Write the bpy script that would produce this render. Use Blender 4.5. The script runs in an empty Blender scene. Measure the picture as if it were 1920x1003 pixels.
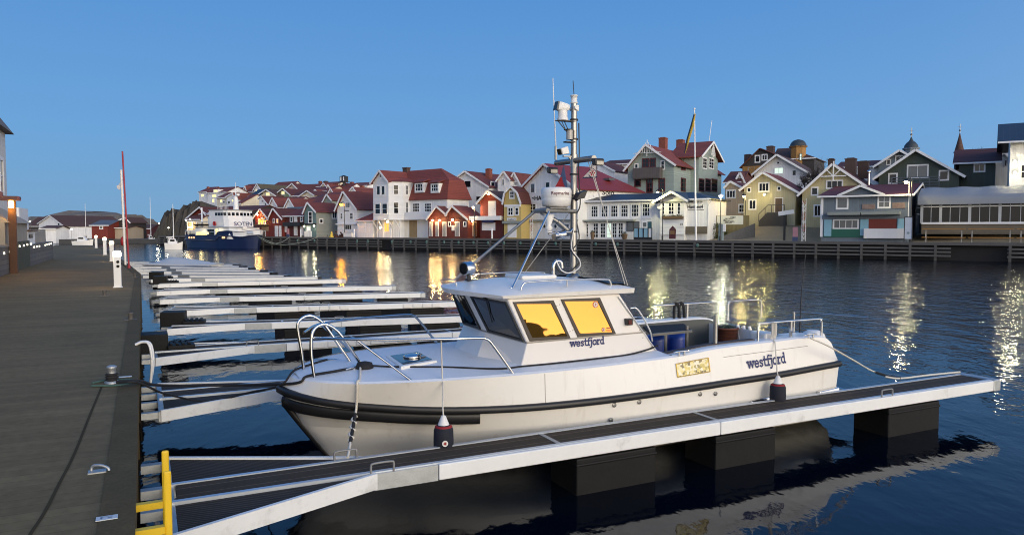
# A harbour at dusk: a white workboat at a pontoon finger, a boardwalk, and a wooden fishing village across the water.
SKY0 = (.19, .375, .585); SKY1 = (.145, .36, .68); SKY2 = (.088, .27, .63); SKY3 = (.055, .20, .55)
NISH = .012; GLOW1 = (4.0, 2.45, .80); GLOW2 = (3.5, 3.25, 2.75); SUN_E = 1.5; GLOW_TINT = (.33, .17, .03, .85); WAVE = (.05, .030, .010); ZW = -.15
import bpy, math, random
from mathutils import Vector, Matrix
R = math.radians
random.seed(7)
S = bpy.context.scene
COL = S.collection
# ------------------------------------------------------------------ camera
FPX, HC, TH = 1387.0, 3.1, R(2.95)
CT, ST = math.cos(TH), math.sin(TH)
cam_d = bpy.data.cameras.new('camera'); cam = bpy.data.objects.new('camera', cam_d); COL.objects.link(cam)
cam_d.sensor_width = 36; cam_d.lens = FPX/1920*36; cam_d.clip_start = .05; cam_d.clip_end = 9000
cam.location = (0, 0, HC); cam.rotation_euler = (R(90)-TH, 0, 0)
S.camera = cam

def ray(px, py):
    u = (px-960)/FPX; v = (501.5-py)/FPX
    return (u, CT+v*ST, -ST+v*CT)

class Fr:
    """a ground frame: origin, heading; x along, y across, z up"""
    def __init__(s, ox, oy, deg):
        s.o = (ox, oy); s.a = R(deg); s.c = math.cos(s.a); s.s = math.sin(s.a)
    def w(s, x, y, z=0): return Vector((s.o[0]+x*s.c-y*s.s, s.o[1]+x*s.s+y*s.c, z))
    def l(s, X, Y, z=0):
        X -= s.o[0]; Y -= s.o[1]
        return (X*s.c+Y*s.s, -X*s.s+Y*s.c, z)
    def _r(s, px, py):
        d = ray(px, py); o = s.l(0, 0, HC)
        return o, (d[0]*s.c+d[1]*s.s, -d[0]*s.s+d[1]*s.c, d[2])
    def Y(s, px, py, y):
        o, d = s._r(px, py); k = (y-o[1])/d[1]; return (o[0]+d[0]*k, y, HC+d[2]*k)
    def X(s, px, py, x):
        o, d = s._r(px, py); k = (x-o[0])/d[0]; return (x, o[1]+d[1]*k, HC+d[2]*k)
    def Z(s, px, py, z):
        o, d = s._r(px, py); k = (z-HC)/d[2]; return (o[0]+d[0]*k, o[1]+d[1]*k, z)
    def sub(s, x, y, ddeg):
        p = s.w(x, y); return Fr(p.x, p.y, math.degrees(s.a)+ddeg)

# ------------------------------------------------------------------ materials
def lin(h):
    h = h.lstrip('#'); o = []
    for i in (0, 2, 4):
        c = int(h[i:i+2], 16)/255
        o.append(c/12.92 if c <= .04045 else ((c+.055)/1.055)**2.4)
    return tuple(o)
def new_mat(name):
    m = bpy.data.materials.new(name); m.use_nodes = True
    nt = m.node_tree; b = nt.nodes['Principled BSDF']
    return m, nt, b
def N(nt, t, **k):
    n = nt.nodes.new(t)
    for a, v in k.items():
        if a.startswith('i_'):
            n.inputs[a[2:].replace('_', ' ')].default_value = v
        else: setattr(n, a, v)
    return n
def mth(nt, op, a, b=None, c=None, clamp=False):
    n = nt.nodes.new('ShaderNodeMath'); n.operation = op; n.use_clamp = clamp
    for i, v in enumerate((a, b, c)):
        if v is None: continue
        if isinstance(v, (int, float)): n.inputs[i].default_value = v
        else: nt.links.new(v, n.inputs[i])
    return n.outputs[0]
MATS = {}
def mat(name, col, rough=.6, metal=0, var=.18, vs=1.5, lines=None, bump=0, bs=30, spec=.5, ldark=.6, coat=0, dirt=None, fine=0):
    """col sRGB hex or linear tuple; var/vs: patchy colour variation; lines=(axis, pitch, gap share): board joints in the object's own space"""
    if name in MATS: return MATS[name]
    m, nt, b = new_mat(name); L = nt.links
    c = lin(col) if isinstance(col, str) else col
    tc = N(nt, 'ShaderNodeTexCoord'); P = tc.outputs['Object']
    no = N(nt, 'ShaderNodeTexNoise', i_Scale=vs, i_Detail=5.0, i_Roughness=.62); L.new(P, no.inputs['Vector'])
    f = mth(nt, 'MULTIPLY_ADD', no.outputs['Fac'], 2*var, 1-var)
    if fine:
        n3 = N(nt, 'ShaderNodeTexNoise', i_Scale=vs*14, i_Detail=3.0); L.new(P, n3.inputs['Vector'])
        f = mth(nt, 'MULTIPLY', f, mth(nt, 'MULTIPLY_ADD', n3.outputs['Fac'], 2*fine, 1-fine))
    hgt = None
    if lines:
        sx = N(nt, 'ShaderNodeSeparateXYZ'); L.new(P, sx.inputs[0])
        ax = {'x': sx.outputs[0], 'y': sx.outputs[1], 'z': sx.outputs[2]}.get(lines[0])
        if ax is None: ax = mth(nt, 'ADD', sx.outputs[0], sx.outputs[1])
        q = mth(nt, 'DIVIDE', ax, lines[1]); fr = mth(nt, 'FRACT', q)
        hgt = mth(nt, 'GREATER_THAN', fr, lines[2])
        f = mth(nt, 'MULTIPLY', f, mth(nt, 'MULTIPLY_ADD', hgt, 1-ldark, ldark))
        wn = N(nt, 'ShaderNodeTexWhiteNoise', noise_dimensions='1D'); L.new(mth(nt, 'FLOOR', q), wn.inputs['W'])
        f = mth(nt, 'MULTIPLY', f, mth(nt, 'MULTIPLY_ADD', wn.outputs['Value'], var*.9, 1-var*.45))
    mx = N(nt, 'ShaderNodeVectorMath', operation='SCALE'); mx.inputs[0].default_value = c; L.new(f, mx.inputs['Scale'])
    out = mx.outputs[0]
    if dirt:
        n4 = N(nt, 'ShaderNodeTexNoise', i_Scale=dirt[1], i_Detail=6.0, i_Roughness=.7); L.new(P, n4.inputs['Vector'])
        k = mth(nt, 'MULTIPLY_ADD', n4.outputs['Fac'], 5, -2.9, True); k = mth(nt, 'MULTIPLY', k, dirt[2])
        mm = N(nt, 'ShaderNodeMix', data_type='RGBA'); L.new(k, mm.inputs[0]); L.new(out, mm.inputs[6]); mm.inputs[7].default_value = (*lin(dirt[0]), 1); out = mm.outputs[2]
    L.new(out, b.inputs['Base Color'])
    b.inputs['Roughness'].default_value = rough; b.inputs['Metallic'].default_value = metal
    b.inputs['Specular IOR Level'].default_value = spec; b.inputs['Coat Weight'].default_value = coat
    if bump or lines:
        n2 = N(nt, 'ShaderNodeTexNoise', i_Scale=bs, i_Detail=4.0); L.new(P, n2.inputs['Vector'])
        h = mth(nt, 'MULTIPLY', n2.outputs['Fac'], max(bump, .001))
        if hgt is not None: h = mth(nt, 'MULTIPLY_ADD', hgt, .012, h)
        bp = N(nt, 'ShaderNodeBump', i_Strength=.7, i_Distance=1.0); L.new(h, bp.inputs['Height']); L.new(bp.outputs[0], b.inputs['Normal'])
    MATS[name] = m; return m
def emit(name, col, k, base=None):
    if name in MATS: return MATS[name]
    m, nt, b = new_mat(name); c = lin(col) if isinstance(col, str) else col
    b.inputs['Base Color'].default_value = (*(base or c), 1)
    b.inputs['Emission Color'].default_value = (*c, 1); b.inputs['Emission Strength'].default_value = k
    b.inputs['Roughness'].default_value = .4
    MATS[name] = m; return m
def glass(name, col, rough=.03, metal=0, spec=.5, lit=None):
    if name in MATS: return MATS[name]
    m, nt, b = new_mat(name); c = lin(col) if isinstance(col, str) else col
    b.inputs['Base Color'].default_value = (*c, 1); b.inputs['Roughness'].default_value = rough
    b.inputs['Metallic'].default_value = metal; b.inputs['Specular IOR Level'].default_value = spec
    tc = N(nt, 'ShaderNodeTexCoord'); no = N(nt, 'ShaderNodeTexNoise', i_Scale=1.3, i_Detail=2.0)
    nt.links.new(tc.outputs['Object'], no.inputs['Vector'])
    bp = N(nt, 'ShaderNodeBump', i_Strength=.25, i_Distance=.02); nt.links.new(no.outputs['Fac'], bp.inputs['Height'])
    nt.links.new(bp.outputs[0], b.inputs['Normal'])
    MATS[name] = m; return m

# ------------------------------------------------------------------ mesh builder
OFF = {}
def cr(pts, n):
    """Catmull-Rom through pts, n points per span"""
    o = []; P = [Vector(p) for p in pts]
    for i in range(len(P)-1):
        a = P[i-1] if i else P[0]*2-P[1]; b, c = P[i], P[i+1]; d = P[i+2] if i+2 < len(P) else c*2-b
        for j in range(n):
            t = j/n
            o.append(.5*((2*b)+(c-a)*t+(2*a-5*b+4*c-d)*t*t+(3*b-a-3*c+d)*t**3))
    o.append(P[-1]); return o
class M:
    def __init__(s): s.v = []; s.f = []; s.k = []; s.sm = []
    def add(s, vs, fs, k=0, sm=False):
        o = len(s.v); s.v += [tuple(v) for v in vs]
        for f in fs: s.f.append([o+i for i in f]); s.k.append(k); s.sm.append(sm)
        return s
    def box(s, x0, x1, y0, y1, z0, z1, k=0):
        x0, x1 = min(x0, x1), max(x0, x1); y0, y1 = min(y0, y1), max(y0, y1); z0, z1 = min(z0, z1), max(z0, z1)
        v = [(x, y, z) for z in (z0, z1) for y in (y0, y1) for x in (x0, x1)]
        return s.add(v, [(0, 2, 3, 1), (4, 5, 7, 6), (0, 1, 5, 4), (2, 6, 7, 3), (0, 4, 6, 2), (1, 3, 7, 5)], k)
    def hexa(s, b, t, k=0):
        """solid between two loops of equal count (bottom, top), seen from above counter-clockwise"""
        n = len(b); v = list(b)+list(t)
        fs = [tuple(range(n-1, -1, -1)), tuple(range(n, 2*n))]+[(i, (i+1) % n, n+(i+1) % n, n+i) for i in range(n)]
        return s.add(v, fs, k)
    def prism(s, xz, y0, y1, k=0, kf=None):
        """polygon in x,z swept along y"""
        n = len(xz); v = [(x, y0, z) for x, z in xz]+[(x, y1, z) for x, z in xz]
        s.add(v, [tuple(range(n))], k if kf is None else kf)
        s.add(v, [tuple(range(2*n-1, n-1, -1))]+[(i, i+n, (i+1) % n+n, (i+1) % n) for i in range(n)], k); return s
    def prismx(s, yz, x0, x1, k=0):
        n = len(yz); v = [(x0, y, z) for y, z in yz]+[(x1, y, z) for y, z in yz]
        return s.add(v, [tuple(range(n-1, -1, -1)), tuple(range(n, 2*n))]+[(i, (i+1) % n, (i+1) % n+n, i+n) for i in range(n)], k)
    def slab(s, xy, z0, z1, k=0): return s.hexa([(x, y, z0) for x, y in xy], [(x, y, z1) for x, y in xy], k)
    def bar(s, p, q, w, h=None, k=0, up=(0, 0, 1)):
        p, q = Vector(p), Vector(q); d = (q-p).normalized(); h = h or w; u = Vector(up)
        if abs(d.dot(u)) > .98: u = Vector((1, 0, 0))
        a = d.cross(u).normalized()*w/2; b = d.cross(a).normalized()*h/2
        return s.add([p-a-b, p+a-b, p+a+b, p-a+b, q-a-b, q+a-b, q+a+b, q-a+b],
                     [(0, 1, 2, 3), (7, 6, 5, 4), (0, 4, 5, 1), (1, 5, 6, 2), (2, 6, 7, 3), (3, 7, 4, 0)], k)
    def tube(s, pts, r, n=8, k=0, cap=True):
        P = [Vector(p) for p in pts]; rs = r if isinstance(r, (list, tuple)) else [r]*len(P)
        v = []; a = None
        for i, p in enumerate(P):
            d = ((P[i+1]-p).normalized() if i+1 < len(P) else Vector())+((p-P[i-1]).normalized() if i else Vector())
            d = d.normalized() if d.length > 1e-6 else Vector((0, 0, 1))
            if a is None: a = d.cross(Vector((0, 0, 1))); a = Vector((1, 0, 0)) if a.length < .05 else a
            a = (a-d*a.dot(d)); a = a.normalized() if a.length > 1e-6 else d.orthogonal().normalized(); b = d.cross(a)
            for j in range(n):
                t = 2*math.pi*j/n; v.append(p+(a*math.cos(t)+b*math.sin(t))*rs[i])
        m = len(P)
        s.add(v, [(i*n+j, i*n+(j+1) % n, (i+1)*n+(j+1) % n, (i+1)*n+j) for i in range(m-1) for j in range(n)], k, True)
        if cap: s.add(v[:n], [tuple(range(n-1, -1, -1))], k); s.add(v[-n:], [tuple(range(n))], k)
        return s
    def lathe(s, pr, c=(0, 0, 0), n=16, k=0, ax=None, sm=True):
        """profile of (r, h) turned about an axis through c"""
        c = Vector(c); d = Vector(ax or (0, 0, 1)).normalized(); a = d.orthogonal().normalized() if ax else Vector((1, 0, 0)); b = d.cross(a)
        v = []
        for r, h in pr:
            for j in range(n):
                t = 2*math.pi*j/n; v.append(c+d*h+(a*math.cos(t)+b*math.sin(t))*r)
        m = len(pr)
        s.add(v, [(i*n+j, i*n+(j+1) % n, (i+1)*n+(j+1) % n, (i+1)*n+j) for i in range(m-1) for j in range(n)], k, sm)
        s.add(v[:n], [tuple(range(n-1, -1, -1))], k); s.add(v[-n:], [tuple(range(n))], k); return s
    def ball(s, c, r, n=10, k=0, sz=1):
        m = max(4, n//2+1)
        return s.lathe([(max(r*math.sin(math.pi*i/m), .001), -r*sz*math.cos(math.pi*i/m)) for i in range(m+1)], c, n, k)
    def loft(s, rails, k=0, sm=True, flip=False):
        n = len(rails[0]); v = [p for r in rails for p in r]; fs = []
        for i in range(len(rails)-1):
            for j in range(n-1):
                q = (i*n+j, i*n+j+1, (i+1)*n+j+1, (i+1)*n+j); fs.append(q[::-1] if flip else q)
        return s.add(v, fs, k, sm)
    def strip(s, pts, side, w, k=0):
        """thick flat stroke helper: quad strip"""
        return s
    def build(s, name, mats, parent=None, fr=None, loc=None, label=None, cat=None, group=None, kind=None, bevel=0):
        """one mesh object. With a parent: a part of it (vertices in the parent's frame). Without: top-level, standing at loc in frame fr"""
        if parent is not None: fr, loc = OFF[parent]
        elif loc is None:
            xs, ys, zs = zip(*s.v); loc = ((min(xs)+max(xs))/2, (min(ys)+max(ys))/2, min(zs))
        me = bpy.data.meshes.new(name)
        me.from_pydata([(x-loc[0], y-loc[1], z-loc[2]) for x, y, z in s.v], [], s.f); me.validate()
        for m in (mats if isinstance(mats, (list, tuple)) else [mats]): me.materials.append(m)
        if len(me.polygons) == len(s.k):
            me.polygons.foreach_set('material_index', s.k); me.polygons.foreach_set('use_smooth', s.sm)
        me.update()
        o = bpy.data.objects.new(name, me); COL.objects.link(o)
        if parent is not None: o.parent = parent
        else: o.location = fr.w(*loc); o.rotation_euler = (0, 0, fr.a)
        OFF[o] = (fr, loc); tag(o, label, cat, group, kind)
        if bevel:
            b = o.modifiers.new('edge', 'BEVEL'); b.width = bevel; b.segments = 2; b.limit_method = 'ANGLE'; b.angle_limit = R(40)
        return o
def tag(o, label=None, cat=None, group=None, kind=None):
    for k, v in (('label', label), ('category', cat), ('group', group), ('kind', kind)):
        if v: o[k] = v
    return o
def thing(name, label, cat, fr, loc, group=None):
    o = bpy.data.objects.new(name, None); COL.objects.link(o); o.empty_display_size = .3
    o.location = fr.w(*loc); o.rotation_euler = (0, 0, fr.a); OFF[o] = (fr, tuple(loc)); return tag(o, label, cat, group)
def copy_tree(o, parent=None):
    c = o.copy(); COL.objects.link(c); OFF[c] = OFF[o]
    if parent is not None: c.parent = parent
    for ch in list(o.children): copy_tree(ch, c)
    return c
def text_mesh(m, txt, org, ux, uy, size, off=0.0, k=0, squeeze=1, ctr=False, fn=None):
    """letters as flat faces: org = left end of the baseline, ux along, uy up"""
    cu = bpy.data.curves.new('t', 'FONT'); cu.body = txt; cu.size = size; cu.offset = off*size; cu.resolution_u = 3
    ob = bpy.data.objects.new('t', cu); COL.objects.link(ob)
    dg = bpy.context.evaluated_depsgraph_get(); me = bpy.data.meshes.new_from_object(ob.evaluated_get(dg))
    bpy.data.objects.remove(ob); xs = [v.co.x for v in me.vertices]; mid = (min(xs)+max(xs))/2 if ctr else 0
    org, ux, uy = Vector(org), Vector(ux).normalized(), Vector(uy).normalized()
    vs = [(fn((v.co.x-mid)*squeeze, v.co.y) if fn else org+ux*(v.co.x-mid)*squeeze+uy*v.co.y) for v in me.vertices]
    m.add(vs, [tuple(p.vertices) for p in me.polygons], k); bpy.data.meshes.remove(me); bpy.data.curves.remove(cu); return m
def lamp(fr, p, col, power, rad=.12):
    d = bpy.data.lights.new('lamp_light', 'POINT'); d.color = lin(col) if isinstance(col, str) else col; d.energy = power; d.shadow_soft_size = rad
    o = bpy.data.objects.new('lamp_light', d); COL.objects.link(o); o.location = fr.w(*p); return o

# ------------------------------------------------------------------ render, sky, sun
S.view_settings.view_transform = 'Standard'; S.view_settings.look = 'None'; S.view_settings.exposure = 0; S.view_settings.gamma = 1
S.render.engine = 'CYCLES'; S.cycles.use_denoising = True; S.cycles.filter_width = 1.05; S.cycles.sample_clamp_indirect = 40; S.cycles.sample_clamp_direct = 0
S.cycles.max_bounces = 6; S.cycles.caustics_reflective = False; S.cycles.caustics_refractive = False
try: S.cycles.denoiser = 'OPENIMAGEDENOISE'
except Exception: pass
SUNAZ = Vector((.58, -.815, 0)).normalized()          # the dusk glow stands behind and to the right of the camera
w = bpy.data.worlds.new('World'); S.world = w; w.use_nodes = True
nt = w.node_tree; L = nt.links; bg = nt.nodes['Background']
tc = N(nt, 'ShaderNodeTexCoord'); nz = N(nt, 'ShaderNodeVectorMath', operation='NORMALIZE'); L.new(tc.outputs['Generated'], nz.inputs[0])
sx = N(nt, 'ShaderNodeSeparateXYZ'); L.new(nz.outputs[0], sx.inputs[0])
rmp = N(nt, 'ShaderNodeValToRGB'); cr_ = rmp.color_ramp; e = cr_.elements
L.new(mth(nt, 'MAXIMUM', sx.outputs[2], 0.0), rmp.inputs[0])
e[0].position = 0; e[0].color = (*SKY0, 1); e[1].position = .9; e[1].color = (*SKY3, 1)
for p, c in ((.12, SKY1), (.32, SKY2)):
    q = e.new(p); q.color = (*c, 1)
sky = N(nt, 'ShaderNodeTexSky', sky_type='NISHITA', sun_disc=False, sun_elevation=R(2.0), sun_rotation=math.atan2(SUNAZ.x, SUNAZ.y), dust_density=1.0, ozone_density=3.0)
dt = N(nt, 'ShaderNodeVectorMath', operation='DOT_PRODUCT'); L.new(nz.outputs[0], dt.inputs[0]); dt.inputs[1].default_value = SUNAZ
az = mth(nt, 'POWER', mth(nt, 'MULTIPLY_ADD', dt.outputs['Value'], .5, .5, True), 4.5)
lo = mth(nt, 'POWER', mth(nt, 'SUBTRACT', 1.0, mth(nt, 'MAXIMUM', sx.outputs[2], 0.0)), 5.0)
g1 = mth(nt, 'MULTIPLY', az, lo)
az2 = mth(nt, 'POWER', mth(nt, 'MULTIPLY_ADD', dt.outputs['Value'], .5, .5, True), 1.3)
lo2 = mth(nt, 'POWER', mth(nt, 'SUBTRACT', 1.0, mth(nt, 'MAXIMUM', sx.outputs[2], 0.0)), 1.6)
g2 = mth(nt, 'MULTIPLY', mth(nt, 'POWER', az2, 3.4), lo2)
def vadd(a, b):
    n = N(nt, 'ShaderNodeVectorMath', operation='ADD'); L.new(a, n.inputs[0]); L.new(b, n.inputs[1]); return n.outputs[0]
def vsc(v, f):
    n = N(nt, 'ShaderNodeVectorMath', operation='SCALE')
    if isinstance(v, tuple): n.inputs[0].default_value = v
    else: L.new(v, n.inputs[0])
    if isinstance(f, (int, float)): n.inputs['Scale'].default_value = f
    else: L.new(f, n.inputs['Scale'])
    return n.outputs[0]
tot = vadd(vadd(rmp.outputs[0], vsc(sky.outputs[0], NISH)), vadd(vsc(GLOW1, g1), vsc(GLOW2, g2)))
L.new(tot, bg.inputs[0]); bg.inputs[1].default_value = 1.0
sd = bpy.data.lights.new('sun', 'SUN'); so = bpy.data.objects.new('sun', sd); COL.objects.link(so)
sd.energy = SUN_E; sd.angle = R(30); sd.color = (1, .87, .68)
so.rotation_euler = Vector((-SUNAZ.x, -SUNAZ.y, -.22)).to_track_quat('-Z', 'Y').to_euler()
# ------------------------------------------------------------------ materials used everywhere
white_gel = mat('gelcoat', (.79, .772, .725), .28, var=.05, vs=.8, spec=.5, dirt=('#8f7f66', 1.6, .16), fine=.02)
def weather(m):
    """weed and scum along the waterline, faint streaks running down the sides"""
    nt = m.node_tree; L = nt.links; b = nt.nodes['Principled BSDF']; src = b.inputs['Base Color'].links[0].from_socket
    tc = N(nt, 'ShaderNodeTexCoord'); sx = N(nt, 'ShaderNodeSeparateXYZ'); L.new(tc.outputs['Object'], sx.inputs[0])
    mp = N(nt, 'ShaderNodeMapping'); mp.inputs['Scale'].default_value = (5, 5, .35); L.new(tc.outputs['Object'], mp.inputs['Vector'])
    st = N(nt, 'ShaderNodeTexNoise', i_Scale=2.2, i_Detail=5.0); L.new(mp.outputs[0], st.inputs['Vector'])
    nb = N(nt, 'ShaderNodeTexNoise', i_Scale=4.0, i_Detail=5.0); L.new(tc.outputs['Object'], nb.inputs['Vector'])
    def over(col, k):
        nonlocal src
        mm = N(nt, 'ShaderNodeMix', data_type='RGBA'); L.new(k, mm.inputs[0]); L.new(src, mm.inputs[6]); mm.inputs[7].default_value = (*col, 1); src = mm.outputs[2]
    k = mth(nt, 'MULTIPLY_ADD', st.outputs['Fac'], 4, -2.35, True); over((.42, .36, .26), mth(nt, 'MULTIPLY', k, .30))
    z = mth(nt, 'MULTIPLY_ADD', nb.outputs['Fac'], -.16, mth(nt, 'SUBTRACT', sx.outputs[2], ZW))
    band = N(nt, 'ShaderNodeMapRange', interpolation_type='SMOOTHSTEP'); L.new(z, band.inputs['Value']); band.inputs['From Min'].default_value = .09; band.inputs['From Max'].default_value = -.06; over((.16, .14, .08), mth(nt, 'MULTIPLY', band.outputs[0], .75))
    L.new(src, b.inputs['Base Color'])
weather(white_gel)
deck_gel = mat('deck_gelcoat', (.74, .76, .78), .5, var=.06, vs=2.5, dirt=('#77756c', 2.5, .22), fine=.06, bump=.002, bs=180)
black_rub = mat('black_rubber', (.012, .012, .013), .45, var=.3, vs=3)
steel = mat('steel_tube', (.62, .62, .62), .16, 1, var=.08, vs=4)
steel_d = mat('dull_steel', (.30, .295, .285), .36, 1, var=.2, vs=4)
galv = mat('galvanised', (.42, .44, .45), .5, .8, var=.3, vs=9, fine=.2)
alu_white = mat('white_fendering', (.78, .79, .78), .45, var=.10, vs=1.2, dirt=('#57533f', 1.6, .45), fine=.04)
alu_rail = mat('alu_rail', (.55, .60, .66), .4, .6, var=.12, vs=2)
deck_dark = mat('composite_deck', (.064, .047, .032), .8, spec=.2, var=.25, vs=2.2, lines=('y', .202, .06), ldark=2.6, fine=.25)
mesh_dark = mat('grating', (.036, .029, .023), .8, spec=.2, var=.2, lines=('q', .06, .35), ldark=2.2)
float_dark = mat('float_plastic', (.0075, .0075, .0075), .6, spec=.25, var=.3, vs=2, bump=.01, bs=6)
black_glass = glass('dark_glass', (.008, .010, .012), .04, spec=.8)
rope_white = mat('white_rope', (.62, .58, .5), .9, var=.25, vs=40)
rope_black = mat('black_rope', (.012, .012, .014), .85, var=.3, vs=30)
navy_ink = mat('navy_lettering', (.014, .022, .11), .5, var=.02)
dark_ink = mat('black_lettering', (.012, .012, .015), .5, var=.02)
black_paint = mat('black_paint', (.015, .015, .016), .5, var=.2)
white_plas = mat('white_plastic', (.75, .74, .71), .4, var=.06, vs=3)
DK = Fr(0, 0, 26.5)                         # x = out along the fingers, y = along the boardwalk
T0, P0 = 1.678, 10.05
BT = DK.sub(T0, P0, 0)                      # the boat: x = from stem to stern, y = away from the camera
ZD, ZF = 1.3, .5                            # boardwalk and finger heights over the water

# ------------------------------------------------------------------ water
def water():
    m, nt, b = new_mat('harbour_water'); L = nt.links
    nt.nodes.remove(b); body = N(nt, 'ShaderNodeBsdfDiffuse'); body.inputs[0].default_value = (.0010, .0030, .0072, 1); gl = N(nt, 'ShaderNodeBsdfGlossy'); gl.inputs['Roughness'].default_value = .045; gl.inputs['Color'].default_value = (.92, .96, 1, 1)
    fr = N(nt, 'ShaderNodeFresnel'); fr.inputs['IOR'].default_value = 1.333; mix = N(nt, 'ShaderNodeMixShader'); L.new(mth(nt, 'MULTIPLY', fr.outputs[0], .83), mix.inputs[0]); L.new(body.outputs[0], mix.inputs[1]); L.new(gl.outputs[0], mix.inputs[2]); L.new(mix.outputs[0], nt.nodes['Material Output'].inputs[0])
    tc = N(nt, 'ShaderNodeTexCoord'); P = tc.outputs['Object']
    dot = N(nt, 'ShaderNodeVectorMath', operation='DOT_PRODUCT'); L.new(P, dot.inputs[0]); dot.inputs[1].default_value = (DK.c, DK.s, 0)
    big = N(nt, 'ShaderNodeTexNoise', i_Scale=.09, i_Detail=3.0); L.new(P, big.inputs['Vector'])
    msk = N(nt, 'ShaderNodeMapRange', interpolation_type='SMOOTHSTEP'); msk.inputs['From Min'].default_value = 6; msk.inputs['From Max'].default_value = 36
    msk.inputs['To Min'].default_value = .20; msk.inputs['To Max'].default_value = 1.9
    L.new(mth(nt, 'MULTIPLY_ADD', mth(nt, 'SUBTRACT', big.outputs['Fac'], .5), 9, dot.outputs['Value']), msk.inputs['Value'])
    # the far basin is always open water
    dist = N(nt, 'ShaderNodeVectorMath', operation='LENGTH'); L.new(P, dist.inputs[0])
    far = N(nt, 'ShaderNodeMapRange', interpolation_type='SMOOTHSTEP'); far.inputs['From Min'].default_value = 30; far.inputs['From Max'].default_value = 55; L.new(dist.outputs['Value'], far.inputs['Value'])
    amp = mth(nt, 'MAXIMUM', msk.outputs[0], far.outputs[0])
    def noise(sc, rot, sxy, det, dis=0.0):
        mp = N(nt, 'ShaderNodeMapping'); L.new(P, mp.inputs['Vector']); mp.inputs['Rotation'].default_value = (0, 0, R(rot)); mp.inputs['Scale'].default_value = (*sxy, 1)
        n = N(nt, 'ShaderNodeTexNoise', i_Scale=sc, i_Detail=det, i_Roughness=.5, i_Distortion=dis); L.new(mp.outputs[0], n.inputs['Vector']); return n.outputs['Fac']
    h = mth(nt, 'MULTIPLY', mth(nt, 'MULTIPLY', noise(.75, 25, (1, .55), 2.0, .3), WAVE[0]), mth(nt, 'MULTIPLY_ADD', amp, .65, .35))
    h = mth(nt, 'MULTIPLY_ADD', mth(nt, 'MULTIPLY', noise(2.6, -10, (1, .6), 2.0, .4), amp), WAVE[1], h)
    h = mth(nt, 'MULTIPLY_ADD', mth(nt, 'MULTIPLY', noise(8.5, 30, (1, .55), 2.0), amp), WAVE[2], h)
    bp = N(nt, 'ShaderNodeBump', i_Strength=1.0, i_Distance=1.0); L.new(h, bp.inputs['Height']); L.new(bp.outputs[0], gl.inputs['Normal']); L.new(bp.outputs[0], fr.inputs['Normal'])
    ms = M(); ms.add([(-2500, -900, ZW), (2500, -900, ZW), (2500, 6000, ZW), (-2500, 6000, ZW)], [(0, 1, 2, 3)])
    ms.build('water', m, None, Fr(0, 0, 0), (0, 0, 0), kind='structure')
water()

# ------------------------------------------------------------------ boardwalk
plank = mat('boardwalk_planks', (.175, .130, .068), .85, spec=.15, var=.26, vs=.8, lines=('y', .145, .05), ldark=.72, fine=.30, dirt=('#3d3a30', .5, .55), bump=.004, bs=60)
edge_wood = mat('edge_timber', (.10, .074, .036), .88, spec=.18, var=.35, vs=2.5, fine=.3, bump=.004, bs=40)
def boardwalk():
    tE = -.07
    rt = [(tE, -7)]+[DK.Z(*q, ZD)[:2] for q in ((264, 514), (243, 497), (205, 470), (180, 460))]
    lf = [DK.Z(*q, ZD)[:2] for q in ((104, 459.5), (60, 478), (20, 500), (0, 520))]; lf.append((lf[-1][0]-.6, -7))
    deck = [(p[0]-(.20 if i < 2 else .3), p[1]) for i, p in enumerate(rt)]+lf
    m = M(); m.slab(deck, ZD-.14, ZD)
    o = m.build('boardwalk', plank, None, DK, (0, 0, ZD), kind='structure')
    for i in range(len(rt)-1):
        a, b = rt[i], rt[i+1]; m = M(); w = .20 if i == 0 else .26
        m.hexa([(a[0]-w, a[1], ZD-.16), (a[0], a[1], ZD-.16), (b[0], b[1], ZD-.16), (b[0]-w, b[1], ZD-.16)], [(a[0]-w, a[1], ZD+.012), (a[0], a[1], ZD+.012), (b[0], b[1], ZD+.012), (b[0]-w, b[1], ZD+.012)])
        m.build('edge_beam', edge_wood, o)
    # timber side wall under the edge, with gaps and posts
    m = M()
    y = -6.0
    while y < 36:
        m.box(tE-.30, tE-.04, y, y+.16, -.8, ZD-.17); y += 2.2
    m.box(tE-.16, tE-.02, -7, 30.5, ZD-.42, ZD-.19); m.build('side_post', edge_wood, o)
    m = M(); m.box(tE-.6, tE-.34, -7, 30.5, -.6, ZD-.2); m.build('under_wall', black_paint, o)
    a, b, c, d = rt[1], rt[2], rt[3], rt[4]; m = M()
    for p, q in ((a, b), (b, c), (c, d)): m.bar((p[0]-.2, p[1], .5), (q[0]-.2, q[1], .5), .2, 1.3)
    m.bar((d[0], d[1], .5), (lf[0][0], lf[0][1], .5), .2, 1.3)
    m.build('far_side_wall', edge_wood, o)
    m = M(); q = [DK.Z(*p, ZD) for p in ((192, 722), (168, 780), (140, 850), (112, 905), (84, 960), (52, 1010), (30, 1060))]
    m.loft([[(p[0]-.011, p[1], ZD+.004) for p in cr(q, 4)], [(p[0]+.011, p[1], ZD+.004) for p in cr(q, 4)]], sm=False); m.build('dark_line', mat('dark_line_wood', (.06, .045, .024), .9, spec=.1, var=.3), o)  # thin darker strip running diagonally over the planks
boardwalk()

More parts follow.
